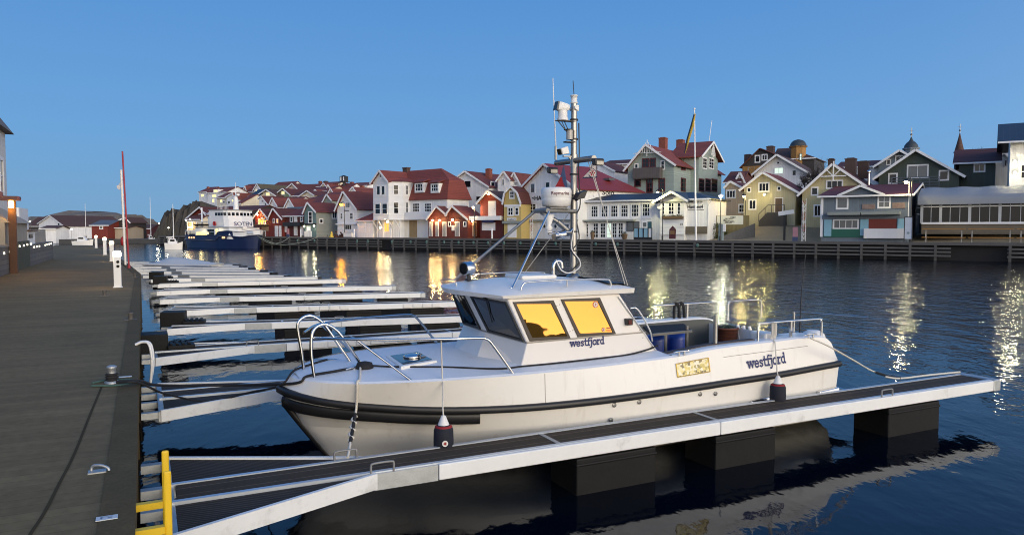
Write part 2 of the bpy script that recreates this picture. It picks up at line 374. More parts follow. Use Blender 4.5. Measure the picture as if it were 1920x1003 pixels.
# ------------------------------------------------------------------ pontoon fingers
FW = .60
def finger(fr, L, label, root=False, hoops=(), detail=2, sp=(.85, .75), floats=None, fend=()):
    """fr: origin on the near deck edge at the boardwalk, x outwards, y across (0..FW)"""
    t = thing('pontoon_finger', label, 'pontoon', fr, (0, 0, 0), 'pontoon fingers along the boardwalk')
    z = ZF; x1 = min(2.05, L*.22); xb = x1+.7
    m = M(); m.box(.12, L-.05, .06, FW-.06, z-.07, z); m.build('deck', deck_dark, t)
    for s in (0, 1):
        y = 0 if s == 0 else FW; sg = -1 if s == 0 else 1
        m = M(); m.box(.05, L, y, y-sg*.06, z-.13, z+.012)
        m.build('side_rail', alu_rail, t)
        m = M(); a = xb
        for b in ((L*.52, L-.18) if detail > 1 else (L-.18,)):
            m.box(a+.006, b-.006, y+sg*.002, y+sg*.045, z-.175, z+.002); a = b
        m.build('fender_strip', alu_white, t, bevel=.012)
        # splayed gusset arm to the boardwalk
        e = (0.05, y+sg*sp[s], z-.08); j = (x1, y+sg*.02, z-.08)
        m = M(); m.bar(e, j, .045, .17); m.build('gusset_arm', alu_white, t)
        m = M(); m.box(x1-.02, xb, y+sg*.004, y+sg*.03, z-.18, z-.004); m.build('joint_plate', galv, t)
        m = M(); yy = y+sg*.01
        m.hexa([(.1, yy, z-.05), (.1, e[1]-sg*.05, z-.05), (x1-.05, yy+sg*.005, z-.05)][::(1 if s else -1)], [(.1, yy, z-.02), (.1, e[1]-sg*.05, z-.02), (x1-.05, yy+sg*.005, z-.02)][::(1 if s else -1)])
        m.build('grating', mesh_dark, t)
    m = M(); m.bar((.06, -sp[0], z-.09), (.06, FW+sp[1], z-.09), .07, .15)
    for y in (-sp[0]*.9, -.02, FW+.02, FW+sp[1]*.9): m.box(-.2, .06, y-.05, y+.05, z-.12, z-.03)
    m.build('root_bracket', galv, t)
    m = M(); m.box(L-.18, L+.01, -.05, FW+.05, z-.19, z+.015); m.build('end_cap', black_rub if detail < 2 else galv, t, bevel=.02)
    if detail > 1:
        for x in (L*.33, L*.52): m = M(); m.box(x, x+.06, .06, FW-.06, z+.001, z+.006); m.build('cover_strip', galv, t)
    for f0, f1 in (floats or ((L*.34, L*.34+1.3), (L*.58, L*.58+1.2), (L-1.9, L-.7))):
        m = M(); m.box(f0, f1, -.02, FW+.02, -.4, z-.2); m.box(f0+.02, f1-.02, .03, FW-.03, z-.2, z-.11)
        m.box(f0-.01, f1+.01, -.035, FW+.035, z-.30, z-.26); m.build('float', float_dark, t, bevel=.02)
    for x, s in hoops:
        y = -.0 if s == 0 else FW; m = M(); m.tube(cr([(x, y, z), (x, y, z+.08), (x+.03, y, z+.105), (x+.22, y, z+.105), (x+.25, y, z+.08), (x+.25, y, z)], 3), .013, 6); m.build('mooring_hoop', mat('hoop_steel', (.26, .26, .25), .6, .3, var=.25, vs=9), t)
    for x0, x1_ in fend:                       # rubber buffers clipped along the near strip
        m = M(); x = x0
        while x < x1_: m.box(x, x+.30, -.085, -.047, z-.15, z+.0); x += .34
        m.build('buffer', white_plas, t, bevel=.02)
    if root:
        m = M(); m.box(-.28, .32, .25, .85, .2, .84); m.box(.30, .85, .1, .6, .5, .60)
        for i in range(4): m.box(.34+i*.12, .41+i*.12, .12, .58, .60, .64)
        m.build('float_block', float_dark, t, bevel=.03)
    return t
dn = DK.Z(340, 1000, ZF); df = DK.Z(310, 857, ZF); y0 = 7.62
finger(DK.sub(.12, y0, 0), 13.1, 'nearest pontoon finger, dark plank walkway with white sides beside the moored white boat', hoops=((2.0, 0), (10.1, 0), (1.75, 1)),
       sp=(y0-dn[1], df[1]-y0-FW), floats=((4.55, 5.75), (6.75, 7.85), (10.25, 11.5)))
fl = ['second nearest pontoon finger, passing right behind the bow of the white boat', 'third pontoon finger from the front, with square buffers clipped along its side',
      'fourth pontoon finger from the front, with a black float block at its root',
      'fifth pontoon finger from the front, ending right beside the windscreen of the boat', 'sixth pontoon finger from the front, its tip just left of the windscreen', 'seventh pontoon finger from the front, tip under the lamp reflections',
      'eighth pontoon finger from the front, crossing the orange lamp reflection', 'ninth pontoon finger from the front, its tip stopping just short of the orange reflection',
      'tenth pontoon finger from the front', 'eleventh pontoon finger from the front', 'fourth pontoon finger counted back from the far end of the row',
      'third pontoon finger counted back from the far end of the row', 'last but one pontoon finger of the row, beside the white tarpaulin', 'farthest pontoon finger of the row, beside the white tarpaulin']
for i in range(2):
    finger(DK.sub(.12, y0+4.85*(i+1), 0), 13.1, fl[i], root=(i > 0), sp=(.8, .7), fend=((3.0, 5.4),) if i else (), hoops=((1.9, 0),))
px = [((318, 611), (905, 592)), ((312, 581), (868, 566)), ((303, 560), (797, 549.5)), ((297, 545), (742, 536.5)), ((297, 532), (648, 524.5)), ((287, 523), (602, 519.5)), ((277, 515.5), (538, 517)),
      ((270, 509), (511, 511.5)), ((264, 504), (492, 507)), ((258, 499.5), (470, 502.5)), ((252, 494.5), (452, 499)), ((248, 490.5), (440, 496))]
for i, (a, b) in enumerate(px):
    A, B = DK.Z(*a, ZF), DK.Z(*b, ZF); d = math.hypot(B[0]-A[0], B[1]-A[1])
    fr = DK.sub(A[0], A[1], math.degrees(math.atan2(B[1]-A[1], B[0]-A[0])))
    finger(fr, d, fl[i+2], root=i in (0, 4, 5), detail=2 if i < 5 else 1, sp=(.55, .35) if i > 1 else (.7, .6), hoops=((d*.5, 0),) if i < 4 else (),
           floats=((d*.36, d*.36+1.4), (d*.72, d*.72+1.3)) if i > 2 else None, fend=((d*.42, d*.58), (d*.78, d*.9)) if i == 1 else ())
# ------------------------------------------------------------------ the workboat
def boat():
    t = thing('motorboat', 'white workboat with a wheelhouse, amber-reflecting side windows and tall mast moored at the near finger', 'boat', BT, (4.3, 0, 0))
    B = lambda m, n, mt, p=None, **k: m.build(n, mt, p or t, **k)
    n = 7
    sheer = [(.03, 0, 1.14), (.10, .28, 1.15), (.27, .64, 1.165), (.55, .97, 1.18), (1.0, 1.24, 1.195), (1.67, 1.42, 1.2), (2.6, 1.52, 1.2), (3.8, 1.56, 1.21), (5.2, 1.56, 1.245), (6.0, 1.56, 1.31), (7.1, 1.55, 1.335), (8.15, 1.52, 1.34), (8.47, 1.50, 1.25), (8.62, 1.48, 1.04)]
    rub = [(-.10, 0, .99), (-.04, .24, .98), (.1, .46, .955), (.36, .70, .915), (.8, .93, .862), (1.6, 1.24, .795), (2.6, 1.5, .765), (3.8, 1.63, .763), (5.2, 1.66, .785), (6, 1.66, .805), (7.1, 1.65, .83), (8.15, 1.6, .865), (8.5, 1.58, .875), (8.63, 1.56, .88)]
    low = [(.17, 0, .5), (.19, .09, .5), (.3, .24, .5), (.55, .43, .5), (1.0, .71, .49), (1.75, 1.05, .46), (2.7, 1.36, .44), (3.85, 1.54, .42), (5.2, 1.60, .41), (6, 1.60, .41), (7.1, 1.59, .41), (8.15, 1.56, .42), (8.5, 1.54, .42), (8.6, 1.53, .42)]
    wl = [(.56, 0, -.03), (.58, .05, -.03), (.67, .14, -.03), (.9, .29, -.03), (1.3, .49, -.03), (1.95, .79, -.03), (2.8, 1.10, -.03), (3.9, 1.36, -.03), (5.2, 1.46, -.03), (6, 1.47, -.03), (7.1, 1.46, -.03), (8.15, 1.44, -.03), (8.5, 1.42, -.03), (8.57, 1.41, -.03)]
    kl = [(x+.25 if i < 5 else x, y*.35, -.5) for i, (x, y, z) in enumerate(wl)]
    S_, Rb, Lo, W_, K_ = (cr(q, n) for q in (sheer, rub, low, wl, kl))
    fl = lambda q, s: [(p[0], s*p[1], p[2]) for p in q]
    m = M()
    for s in (1, -1):
        mid = [((a*.5+b*.5)+Vector((-.01, .0, 0))) for a, b in zip(Lo, W_)]
        m.loft([fl(q, s) for q in (K_, W_, mid, Lo)], flip=s > 0); m.loft([fl(q, s) for q in (Lo, Rb)], flip=s > 0)
        m.loft([fl(q, s) for q in (Rb, S_)], flip=s > 0)
    tr = [q[-1] for q in (K_, W_, Lo, Rb, S_)]
    m.add([(p.x, p.y, p.z) for p in tr]+[(p.x, -p.y, p.z) for p in tr], [(0, 1, 2, 3, 4, 9, 8, 7, 6, 5)])
    hull = B(m, 'hull', white_gel)
    def side(x, f, rails=(Rb, S_)):
        """(y, z) on the near topside at station x, f = 0 rub rail .. 1 sheer"""
        def at(q):
            for a, b in zip(q, q[1:]):
                if a.x <= x <= b.x: k = (x-a.x)/max(b.x-a.x, 1e-6); return a.lerp(b, k)
            return q[-1]
        a, b = at(rails[0]), at(rails[1]); p = a.lerp(b, f); return -p.y, p.z
    # stem band, seams
    m = M(); st = [(rub[0][0]+.06, 0, .80), (.17, 0, .5), (.36, 0, .24), (.56, 0, -.03), (.8, 0, -.3)]
    m.tube(cr(st, 5), .05, 8); B(m, 'stem_band', black_rub, hull)
    seam = mat('seam', (.30, .28, .25), .6)
    m = M()
    for x in (3.05,):
        m.tube([(x, side(x, f)[0]-.001, side(x, f)[1]) for f in (.08, .5, .98)], .004, 4)
    m.tube([(x*.1, side(x*.1, .52, (W_, Lo))[0]-.002, side(x*.1, .9, (W_, Lo))[1]) for x in range(8, 85, 3)], .004, 4)
    m.tube([(x*.1, side(x*.1, .74)[0]-.002, side(x*.1, .74)[1]) for x in range(61, 82, 3)], .004, 4)
    B(m, 'hull_seam', seam, hull)
    # rub rail all round, thicker lower bow fender
    def sweep(m, pts, prof):
        for s in (1, -1):
            rows = []
            for i, p in enumerate(pts):
                a, b = pts[max(i-1, 0)], pts[min(i+1, len(pts)-1)]; d = Vector((b.x-a.x, b.y-a.y, 0)).normalized(); nn = Vector((-d.y, d.x, 0))
                if i == 0: nn = Vector((-1, 0, 0))
                rows.append([(p.x+nn.x*o, s*(p.y+nn.y*o), p.z+h) for o, h in prof])
            rails = list(zip(*rows)); rails.append(rails[0]); m.loft([list(r) for r in rails], flip=s > 0)
            m.add(rows[-1], [tuple(range(len(prof)))])
    m = M(); sweep(m, Rb, [(-.02, -.05), (.03, -.046), (.05, -.028), (.05, .028), (.03, .046), (-.02, .05)]); B(m, 'rub_rail', black_rub, hull)
    lf = [a.lerp(b, .37) for a, b in zip(Rb, Lo) if a.x < 2.15]
    lf[0] = Vector((lf[0].x-.02, 0, lf[0].z))
    m = M(); sweep(m, lf, [(-.06, -.08), (.035, -.075), (.062, -.045), (.066, .03), (.055, .08), (-.03, .085)]); B(m, 'bow_fender', black_rub, hull)
    # deck, side decks, cockpit
    inn = [Vector((p.x+(.05 if i < n else 0), max(p.y-.05, 0), p.z+.022)) for i, p in enumerate(S_)]
    m = M(); rows = [[], [], [], [], [], [], [], [], []]
    ks = [-1, -.75, -.5, -.25, 0, .25, .5, .75, 1]
    for s in (1, -1): m.loft([fl(S_, s), fl(inn, s)], flip=s > 0)
    fd = [p for p in inn if p.x < 5.3]
    for k, r in zip(ks, rows):
        for p in fd: r.append((p.x+(0 if p.y > .02 else 0), p.y*k, p.z-.012+.07*(1-k*k)*min(1, p.y)))
    m.loft(rows, flip=True)
    B(m, 'foredeck', deck_gel)
    m = M(); ck = [p for p in inn if p.x > 5.15]
    grey_in = mat('cockpit_lining', (.075, .082, .08), .6, var=.15, vs=3)
    for s in (1, -1):
        a = fl(ck, s); b = [(x, s*1.27, z-.003) for x, y, z in a]; c = [(x, s*1.24, z-.03) for x, y, z in a]; d = [(x, s*1.22, .48) for x, y, z in a]
        m.loft([a, b, c], flip=s > 0, sm=False); m.loft([c, d], k=1, flip=s > 0, sm=False)
    m.hexa([(8.30, -1.27, .48), (8.55, -1.27, .48), (8.55, 1.27, .48), (8.30, 1.27, .48)], [(8.30, -1.27, 1.25), (8.5, -1.27, 1.2), (8.5, 1.27, 1.2), (8.30, 1.27, 1.25)])
    m.box(5.0, 8.4, -1.24, 1.24, .42, .48, k=1)
    B(m, 'cockpit', [white_gel, grey_in])
    # name on the topside, number plate
    ph = 9.0
    word = lambda m, f, k: letters(m, 'westfjord', f, k)
    def onhull(u, v):
        x = 6.54+u*.086; z = .975+v*.105+u*.003; y0, z0 = side(x, 0); y1, z1 = side(x, 1); k = (z-z0)/(z1-z0); return (x, y0+(y1-y0)*k-.006, z)
    m = M(); word(m, onhull, 0)
    B(m, 'hull_lettering', navy_ink, hull)
    m = M(); pl = []
    for x, f in ((5.2, .40), (5.8, .40), (5.8, .80), (5.2, .80)):
        y, z = side(x, f); pl.append((x, y-.006, z))
    m.add(pl, [(0, 1, 2, 3)])
    mp, nt, b = new_mat('blurred_plate'); tc = N(nt, 'ShaderNodeTexCoord'); vo = N(nt, 'ShaderNodeTexVoronoi', i_Scale=26.0, distance='CHEBYCHEV'); nt.links.new(tc.outputs['Object'], vo.inputs['Vector'])
    rp = N(nt, 'ShaderNodeValToRGB'); nt.links.new(vo.outputs['Color'], rp.inputs[0]); e = rp.color_ramp.elements; e[0].position = .2; e[0].color = (.22, .18, .09, 1); e[1].position = .75; e[1].color = (.85, .80, .62, 1); q = e.new(.45); q.color = (.80, .66, .20, 1)
    nt.links.new(rp.outputs[0], b.inputs['Base Color']); b.inputs['Roughness'].default_value = .35
    B(m, 'number_plate', mp, hull)
    m = M(); fm = [Vector(p)+Vector((0, -.004, 0)) for p in pl]
    for a, c in zip(fm, fm[1:]+fm[:1]): m.bar(a, c, .012, .012)
    B(m, 'plate_rim', mat('brass', (.5, .36, .1), .3, .8), hull)
    # through-hull fittings
    m = M()
    for px, py in ((1152, 759), (1198, 753), (1311, 738), (1340, 737), (1148, 788)):
        x, y, z = BT.Y(px, py, -1.63); y = side(x, .5 if z < .6 else .8, (Lo, Rb) if z > .42 else (W_, Lo))[0]
        m.lathe([(.032, 0), (.032, .012), (.018, .014)], (x, y+.004, z), 12, ax=(0, -1, 0))
    B(m, 'drain_fitting', steel_d, hull)
    for (x0, x1) in ((6.62, 7.1), (8.1, 8.55)):
        m = M(); y = -1.60
        m.hexa([(x0, y+.08, .38), (x0, y-.07, .39), (x1, y-.07, .42), (x1, y+.08, .41)], [(x0, y+.08, .47), (x0, y-.04, .475), (x1, y-.04, .505), (x1, y+.08, .50)])
        B(m, 'side_guard', steel, hull, bevel=.015)
    m = M(); m.box(8.6, 9.15, -1.35, 1.35, .26, .32); B(m, 'swim_platform', mat('platform_dark', (.05, .05, .05), .7), bevel=.02)
    m = M(); m.tube(cr([(8.6, -1.42, .27), (9.0, -1.42, .29), (9.22, -1.3, .3), (9.22, 1.3, .3), (9.0, 1.42, .29), (8.6, 1.42, .27)], 4), .022, 8)
    for y in (-1, 0, 1): m.bar((8.6, y, .1), (9.0, y, .26), .03)
    B(m, 'platform_rail', steel)
    # ---------------- wheelhouse
    base = [(2.9, -1.13, 1.16), (2.52, -.45, 1.2), (2.52, .45, 1.2), (2.9, 1.13, 1.16), (5.29, 1.13, 1.16), (5.29, -1.13, 1.16)]
    kn = [(3.0, -1.13, 1.545), (2.87, -.06, 1.575), (2.87, .06, 1.575), (3.0, 1.13, 1.545), (4.99, 1.13, 1.57), (4.99, -1.13, 1.57)]
    top = [(2.73, -1.05, 2.17), (2.55, -.05, 2.19), (2.55, .05, 2.19), (2.73, 1.05, 2.17), (4.57, 1.05, 2.16), (4.57, -1.05, 2.16)]
    kk = [Vector(p) for p in kn]; cen = sum(kk, Vector())/6
    ki = [p+(cen-p)*.012 for p in kk]
    house = M(); house.hexa(base, kn); house.hexa([tuple(p) for p in ki], top)
    wh = house.build('wheelhouse', mat('house_gel', (.74, .71, .67), .35, var=.05, vs=1.2, dirt=('#8f7f66', 2.2, .12)), t, bevel=.018)
    m = M()
    for a, b in zip(kn, kn[1:]+kn[:1]):
        m.bar(Vector(a)+Vector((0, 0, .0)), Vector(b), .012, .012)
    B(m, 'knuckle_seam', seam, wh)
    # side windows: on the tilted near side
    def onside(px, py, off=0, far=False):
        # near wall plane through kn[0], kn[5], top[0]
        a, b, c = Vector(ki[0]), Vector(ki[5]), Vector(top[0]); nn = (b-a).cross(c-a).normalized()
        if nn.y > 0: nn = -nn
        o, d = BT._r(px, py); o, d = Vector(o), Vector(d); k = (a-o).dot(nn)/d.dot(nn)
        return o+d*k+nn*off, nn
    amber = glass('glow_tinted_pane', GLOW_TINT[:3], .015, GLOW_TINT[3], .9)  # dusk glow mirrored in the panes is put into their base colour
    brown = mat('window_rubber', (.035, .024, .016), .5, var=.2)
    def pane(quad, nn, name='side_window', gm=None, fw=.045, fm=brown, mir=False):
        q = [Vector(p) for p in quad]
        if mir: q = [Vector((p.x, -p.y, p.z)) for p in q][::-1]; nn = Vector((nn.x, -nn.y, nn.z))
        c = sum(q, Vector())/len(q)
        m = M(); k = len(q); inner = [p+(c-p).normalized()*fw*1.35 for p in q]
        vs = [p+nn*.016 for p in q]+[p+nn*.016 for p in inner]+[p-nn*.01 for p in q]+[p+nn*.002 for p in inner]
        fs = []
        for i in range(k):
            j = (i+1) % k; fs += [(i, j, k+j, k+i), (i, i+2*k, j+2*k, j), (k+i, k+j, 3*k+j, 3*k+i)]
        m.add(vs, fs); w_ = m.build(name, fm, wh)
        m = M(); m.add([p+nn*.005 for p in inner], [tuple(range(k))]); m.build('pane', gm, w_); return w_
    for qd in (((961, 566), (1037, 563), (1069, 634), (993, 640)), ((1051, 561), (1124, 558), (1154, 626), (1083, 632))):
        ps = [onside(*p) for p in qd]; nn = ps[0][1]; q = [p[0] for p in ps][::-1]
        w_ = pane(q, nn, gm=amber); pane(q, nn, gm=amber, mir=True)
    m = M(); red = mat('red_print', (.45, .04, .03), .5); p, nn = onside(1116, 571, .009)
    m.lathe([(.045, 0), (.045, .001)], p, 20, ax=nn); q, _ = onside(1131, 618, .009); m.lathe([(.03, 0), (.03, .001)], q, 16, ax=nn)
    m2 = M()
    p2, _ = onside(1116, 571, .0105); m2.lathe([(.036, 0), (.036, .001)], p2, 20, ax=nn)
    p2, _ = onside(1131, 618, .0105); m2.lathe([(.023, 0), (.023, .001)], p2, 16, ax=nn)
    m3 = M(); u = (onside(1140, 618, 0)[0]-onside(1131, 618, 0)[0]).normalized(); v = nn.cross(u)
    for px, py in ((1116, 571), (1131, 618)):
        c = onside(px, py, .0125)[0]; r = .026 if px < 1120 else .016
        for a in (0, 45, 90, 135):
            d = u*math.cos(R(a))+v*math.sin(R(a)); m3.bar(c-d*r, c+d*r, .006, .002)
    for i in range(2):
        c = onside(1137, 615+i*4.5, .01)[0]; m3.bar(c, c+u*.07, .016, .002, up=tuple(nn))
    st_ = B(m, 'sticker', red, wh); m2.build('sticker_field', mat('sticker_white', (.75, .7, .6), .5), st_); m3.build('sticker_mark', red, st_)
    # windscreen: two panes of a V with reversed rake
    for s in (-1, 1):
        a, b, c, d = (Vector(q) for q in ((kn[0], kn[1], top[1], top[0]) if s < 0 else (kn[3], kn[2], top[2], top[3])))
        nn = (b-a).cross(d-a).normalized(); nn = nn if nn.x < 0 else -nn
        at = lambda u, v: (a.lerp(b, u)).lerp(d.lerp(c, u), v)
        q = [at(.05, .03), at(.93, .03), at(.93, .90), at(.05, .90)]
        if s > 0: q = q[::-1]
        pane(q, nn, 'windscreen', black_glass, .04, black_paint)
        m = M(); pv = at(.5, .93)+nn*.02; m.bar(pv, at(.62, .35)+nn*.03, .014); m.lathe([(.03, 0), (.03, .04)], pv, 10, ax=nn); B(m, 'wiper', black_paint, wh)
    m = M(); m.tube([onside(1158, 556, .012)[0], onside(1237, 667, .012)[0]], .008, 6); m.tube(cr([onside(1180, 578, .03)[0], onside(1192, 580, .05)[0], onside(1214, 618, .05)[0], onside(1221, 640, .03)[0]], 4), .012, 6); B(m, 'grab_rail', steel, wh)
    m = M(); c = onside(1176, 603)[0]; m.box(c.x-.05, c.x+.05, c.y-.08, c.y+.03, c.z-.045, c.z+.05); s1 = B(m, 'side_light', black_paint, wh, bevel=.01)
    m = M(); m.box(c.x-.035, c.x+.02, c.y-.092, c.y-.081, c.z-.03, c.z+.035); m.build('lens', mat('red_lens', (.08, .005, .004), .15), s1)
    m = M()
    for px, py in ((1044, 573), (1049, 571), (1069, 621), (1074, 619), (1172, 569), (1186, 594), (1199, 619), (1205, 633), (1223, 650)):
        c, nn = onside(px, py, .0); m.lathe([(.009, -.01), (.009, .006)], c, 8, ax=nn)
    B(m, 'bolt', steel_d, wh)
    m = M(); letters(m, 'westfjord', lambda u, v: (3.68+u*.0605, -1.137, 1.44+v*.073+u*.001), 0)
    B(m, 'wheelhouse_lettering', navy_ink, wh)
    # roof with visor
    o1 = [(2.62, -1.13), (2.36, -.6), (2.27, 0), (2.36, .6), (2.62, 1.13), (4.78, 1.13), (4.80, 0), (4.78, -1.13)]
    m = M(); rails = []
    for fy in (-1, -.93, -.6, -.3, 0, .3, .6, .93, 1):
        y = 1.13*fy; xf = 2.27+.35*abs(fy)**1.6; r = []
        for fx in (0, .06, .15, .3, .5, .7, .85, .96, 1):
            x = xf+(4.79-xf)*fx; cz = 2.255+.13*(1-abs(fy)**2.2)*(1-.75*abs(2*fx-1)**2.4)-.03*(1-fx)+(-.02 if fx in (0, 1) or abs(fy) == 1 else 0)
            r.append((x, y, cz))
        rails.append(r)
    m.loft(rails, flip=True)
    low_ = [[(x+(.03 if i == 0 else 0), y*.985, 2.165) for i, (x, y, z) in enumerate(r)] for r in rails]; m.loft(low_, sm=False)
    ring = lambda a: [r[0] for r in a]+a[-1][1:]+[r[-1] for r in a[::-1]][1:]+a[0][::-1][1:]
    m.loft([ring(rails), ring(low_)], sm=False)
    roof = B(m, 'roof', white_gel)
    zr = lambda x, y: 2.255+.13*(1-abs(y/1.13)**2.2)*(1-.75*abs(2*(x-2.27-.35*abs(y/1.13)**1.6)/(4.79-2.27-.35*abs(y/1.13)**1.6)-1)**2.4)-.01
    m = M(); pts = [[(x, y, zr(x, y)+.034) for y in (-.95, -.5, 0, .5, 1.05)] for x in (4.45, 4.6, 4.76)]
    m.loft(pts, flip=False); m.add([p for p in pts[-1]]+[(p[0], p[1], p[2]-.05) for p in pts[-1]], [(i, i+1, i+6, i+5) for i in range(4)]); B(m, 'roof_mat', black_paint, roof)
    m = M(); m.box(3.35, 3.95, -.3, .3, zr(3.6, 0)-.02, zr(3.6, 0)+.035); B(m, 'roof_hatch', white_plas, roof, bevel=.02)
    for s in (-1, 1):
        z0 = zr(3.2, .95); m = M()
        m.tube(cr([(2.98, s*.98, z0-.02), (3.02, s*.98, z0+.06), (3.12, s*.98, z0+.085), (3.7, s*.98, z0+.10), (4.35, s*.98, z0+.085), (4.45, s*.98, z0+.06), (4.48, s*.98, z0-.03)], 5), .012, 6); m.bar((3.72, s*.98, z0), (3.72, s*.98, z0+.1), .014); B(m, 'roof_rail', steel, roof)
    m = M(); m.tube(cr([(2.5, .75, 2.25), (2.45, .72, 2.31), (2.5, .5, 2.33), (2.42, .05, 2.34), (2.42, .0, 2.27)], 4), .010, 6)
    B(m, 'visor_rail', steel, roof)
    # ---------------- mast
    mx = 4.42
    mz = BT.Y(1077, 195, 0)[2]; zb = zr(mx, 0)
    m = M(); m.tube([(mx, 0, zb-.02), (mx, 0, mz)], [.056, .047], 14); m.lathe([(.13, 0), (.13, .02), (.07, .08)], (mx, 0, zb-.01), 14); mast = B(m, 'mast', steel_d)
    def X(px, py, x=mx): return BT.X(px, py, x)
    def Yp(px, py, y=0): return BT.Y(px, py, y)
    c0, c1 = X(1043, 306), X(1114, 297); m = M(); m.tube([c0, c1], .045, 12); m.lathe([(.062, 0), (.062, .2)], (mx, 0, c0[2]*.5+c1[2]*.5-.1), 12); bar = B(m, 'crossbar', steel_d, mast)
    a = Yp(1041, 291); b = Yp(1037, 147); dx = c0[0]-a[0]
    m = M(); A0 = X(1042, 300); A1 = X(1036.5, 147); m.tube([A0, (A0[0], A0[1], A0[2]+.22)], .022, 8, k=1); m.tube([(A0[0], A0[1], A0[2]+.2), A1], [.013, .006], 8); B(m, 'whip_antenna', [white_plas, steel_d], mast)
    m = M(); m.tube([(mx, 0, mz+.12), X(1074.5, 152)], .007, 6); B(m, 'short_antenna', black_paint, mast)
    m = M(); m.lathe([(.05, 0), (.062, .01), (.062, .02), (.05, .025), (.05, .11), (.062, .115), (.062, .13), (.04, .135)], (mx, 0, mz), 16); B(m, 'all_round_light', white_plas, mast)
    # searchlight camera on its bracket, deck floods
    m = M(); p = Yp(1055, 208); m.lathe([(.09, 0), (.09, .02), (.075, .05), (.075, .15)], (p[0], 0, p[2]-.15), 16)
    h = M(); h.hexa([(p[0]-.12, -.065, p[2]-.01), (p[0]+.11, -.06, p[2]-.0), (p[0]+.11, .06, p[2]-.0), (p[0]-.12, .065, p[2]-.01)], [(p[0]-.085, -.06, p[2]+.145), (p[0]+.12, -.05, p[2]+.105), (p[0]+.12, .05, p[2]+.105), (p[0]-.085, .06, p[2]+.145)])
    sl = m.build('searchlight', white_plas, mast); hd = h.build('lamp_head', white_plas, sl, bevel=.04)
    m = M(); m.hexa([(p[0]-.142, -.06, p[2]+.0), (p[0]-.122, -.06, p[2]+.0), (p[0]-.122, .06, p[2]+.0), (p[0]-.142, .06, p[2]+.0)], [(p[0]-.108, -.055, p[2]+.135), (p[0]-.088, -.055, p[2]+.135), (p[0]-.088, .055, p[2]+.135), (p[0]-.108, .055, p[2]+.135)]); m.build('lens', black_glass, sl)
    m = M(); q = (p[0]-.09, 0, p[2]-.155); m.bar((p[0]-.11, .04, p[2]-.157), (mx, .04, p[2]-.157), .014); m.bar((p[0]-.11, -.04, p[2]-.157), (mx, -.04, p[2]-.157), .014); m.bar(q, (mx-.05, 0, p[2]-.40), .012); m.bar((p[0]+.03, 0, p[2]-.16), (mx-.05, 0, p[2]-.39), .011); m.bar((p[0]-.02, 0, p[2]-.16), (p[0]+.05, 0, p[2]-.28), .009); B(m, 'lamp_bracket', black_paint, mast)
    m = M(); m.box(mx-.03, mx+.07, -.03, .03, mz-.11, mz-.02); m.tube([(mx, -.09, mz-.07), (mx, .09, mz-.07)], .035, 10); B(m, 'mast_fitting', white_plas, mast)
    m = M(); p = Yp(1068, 253); m.lathe([(.055, -.075), (.055, .07)], (p[0]-.0, 0, p[2]), 16); ml = B(m, 'masthead_light', mat('lens_grey', (.35, .34, .32), .2, var=.2), mast)
    m = M(); m.box(p[0]-.07, p[0]+.02, -.06, .06, p[2]+.07, p[2]+.085); m.box(p[0]-.02, mx, -.045, .045, p[2]-.075, p[2]+.07); m.box(p[0]-.085, mx, -.05, .05, p[2]-.125, p[2]-.105); m.build('lamp_housing', black_paint, ml)
    m = M(); p = Yp(1059, 284); m.hexa([(p[0]-.075, -.07, p[2]-.06), (p[0]+.05, -.07, p[2]-.04), (p[0]+.05, .07, p[2]-.04), (p[0]-.075, .07, p[2]-.06)], [(p[0]-.105, -.07, p[2]+.035), (p[0]+.02, -.07, p[2]+.075), (p[0]+.02, .07, p[2]+.075), (p[0]-.105, .07, p[2]+.035)]); fl_ = B(m, 'floodlight', white_plas, mast, bevel=.012)
    m = M(); m.hexa([(p[0]-.086, -.06, p[2]-.055), (p[0]-.077, -.06, p[2]-.055), (p[0]-.077, .06, p[2]-.055), (p[0]-.086, .06, p[2]-.055)], [(p[0]-.114, -.06, p[2]+.028), (p[0]-.105, -.06, p[2]+.028), (p[0]-.105, .06, p[2]+.028), (p[0]-.114, .06, p[2]+.028)]); m.build('lens', black_glass, fl_)
    m = M(); m.box(p[0]-.03, mx, -.025, .025, p[2]-.085, p[2]-.07); m.bar((p[0]+.08, 0, p[2]-.085), (mx-.03, 0, p[2]-.15), .025); B(m, 'flood_bracket', steel_d, mast)
    for (px, py, far) in ((1034, 319, 1), (1119, 303, 0)):
        c = X(px, py); y = c[1]; z = c[2]
        m = M(); m.hexa([(mx-.08, y-.09, z-.07), (mx+.08, y-.09, z-.07), (mx+.05, y+.07, z-.05), (mx-.05, y+.07, z-.05)], [(mx-.09, y-.08, z+.04), (mx+.09, y-.08, z+.04), (mx+.06, y+.07, z+.055), (mx-.06, y+.07, z+.055)]); f_ = B(m, 'work_light', black_paint, mast, bevel=.02)
        m = M(); m.box(mx-.06, mx+.06, y-.096, y-.086, z-.055, z-.0); m.build('lens', mat('led_lens', (.45, .43, .36), .2), f_)
    # radar on its platform
    rc = Yp(1043, 372); rx, rz0, rz1 = rc[0], Yp(1043, 389)[2], Yp(1043, 352)[2]; rr = .238; hh = rz1-rz0
    m = M(); m.lathe([(rr*.62, 0), (rr*.92, hh*.08), (rr*.99, hh*.42), (rr*.985, hh*.44), (rr*.985, hh*.47), (rr, hh*.49), (rr, hh*.86), (rr*.93, hh*.97), (rr*.8, hh), (.01, hh*1.0)], (rx, 0, rz0), 32); rad = B(m, 'radar', white_plas, mast)
    m = M(); v0 = Vector((rx, 0, 0)); view = math.atan2(-(BT.l(0, 0)[0]-rx), (0-BT.l(0, 0)[1]))  # lettering faces the finger side
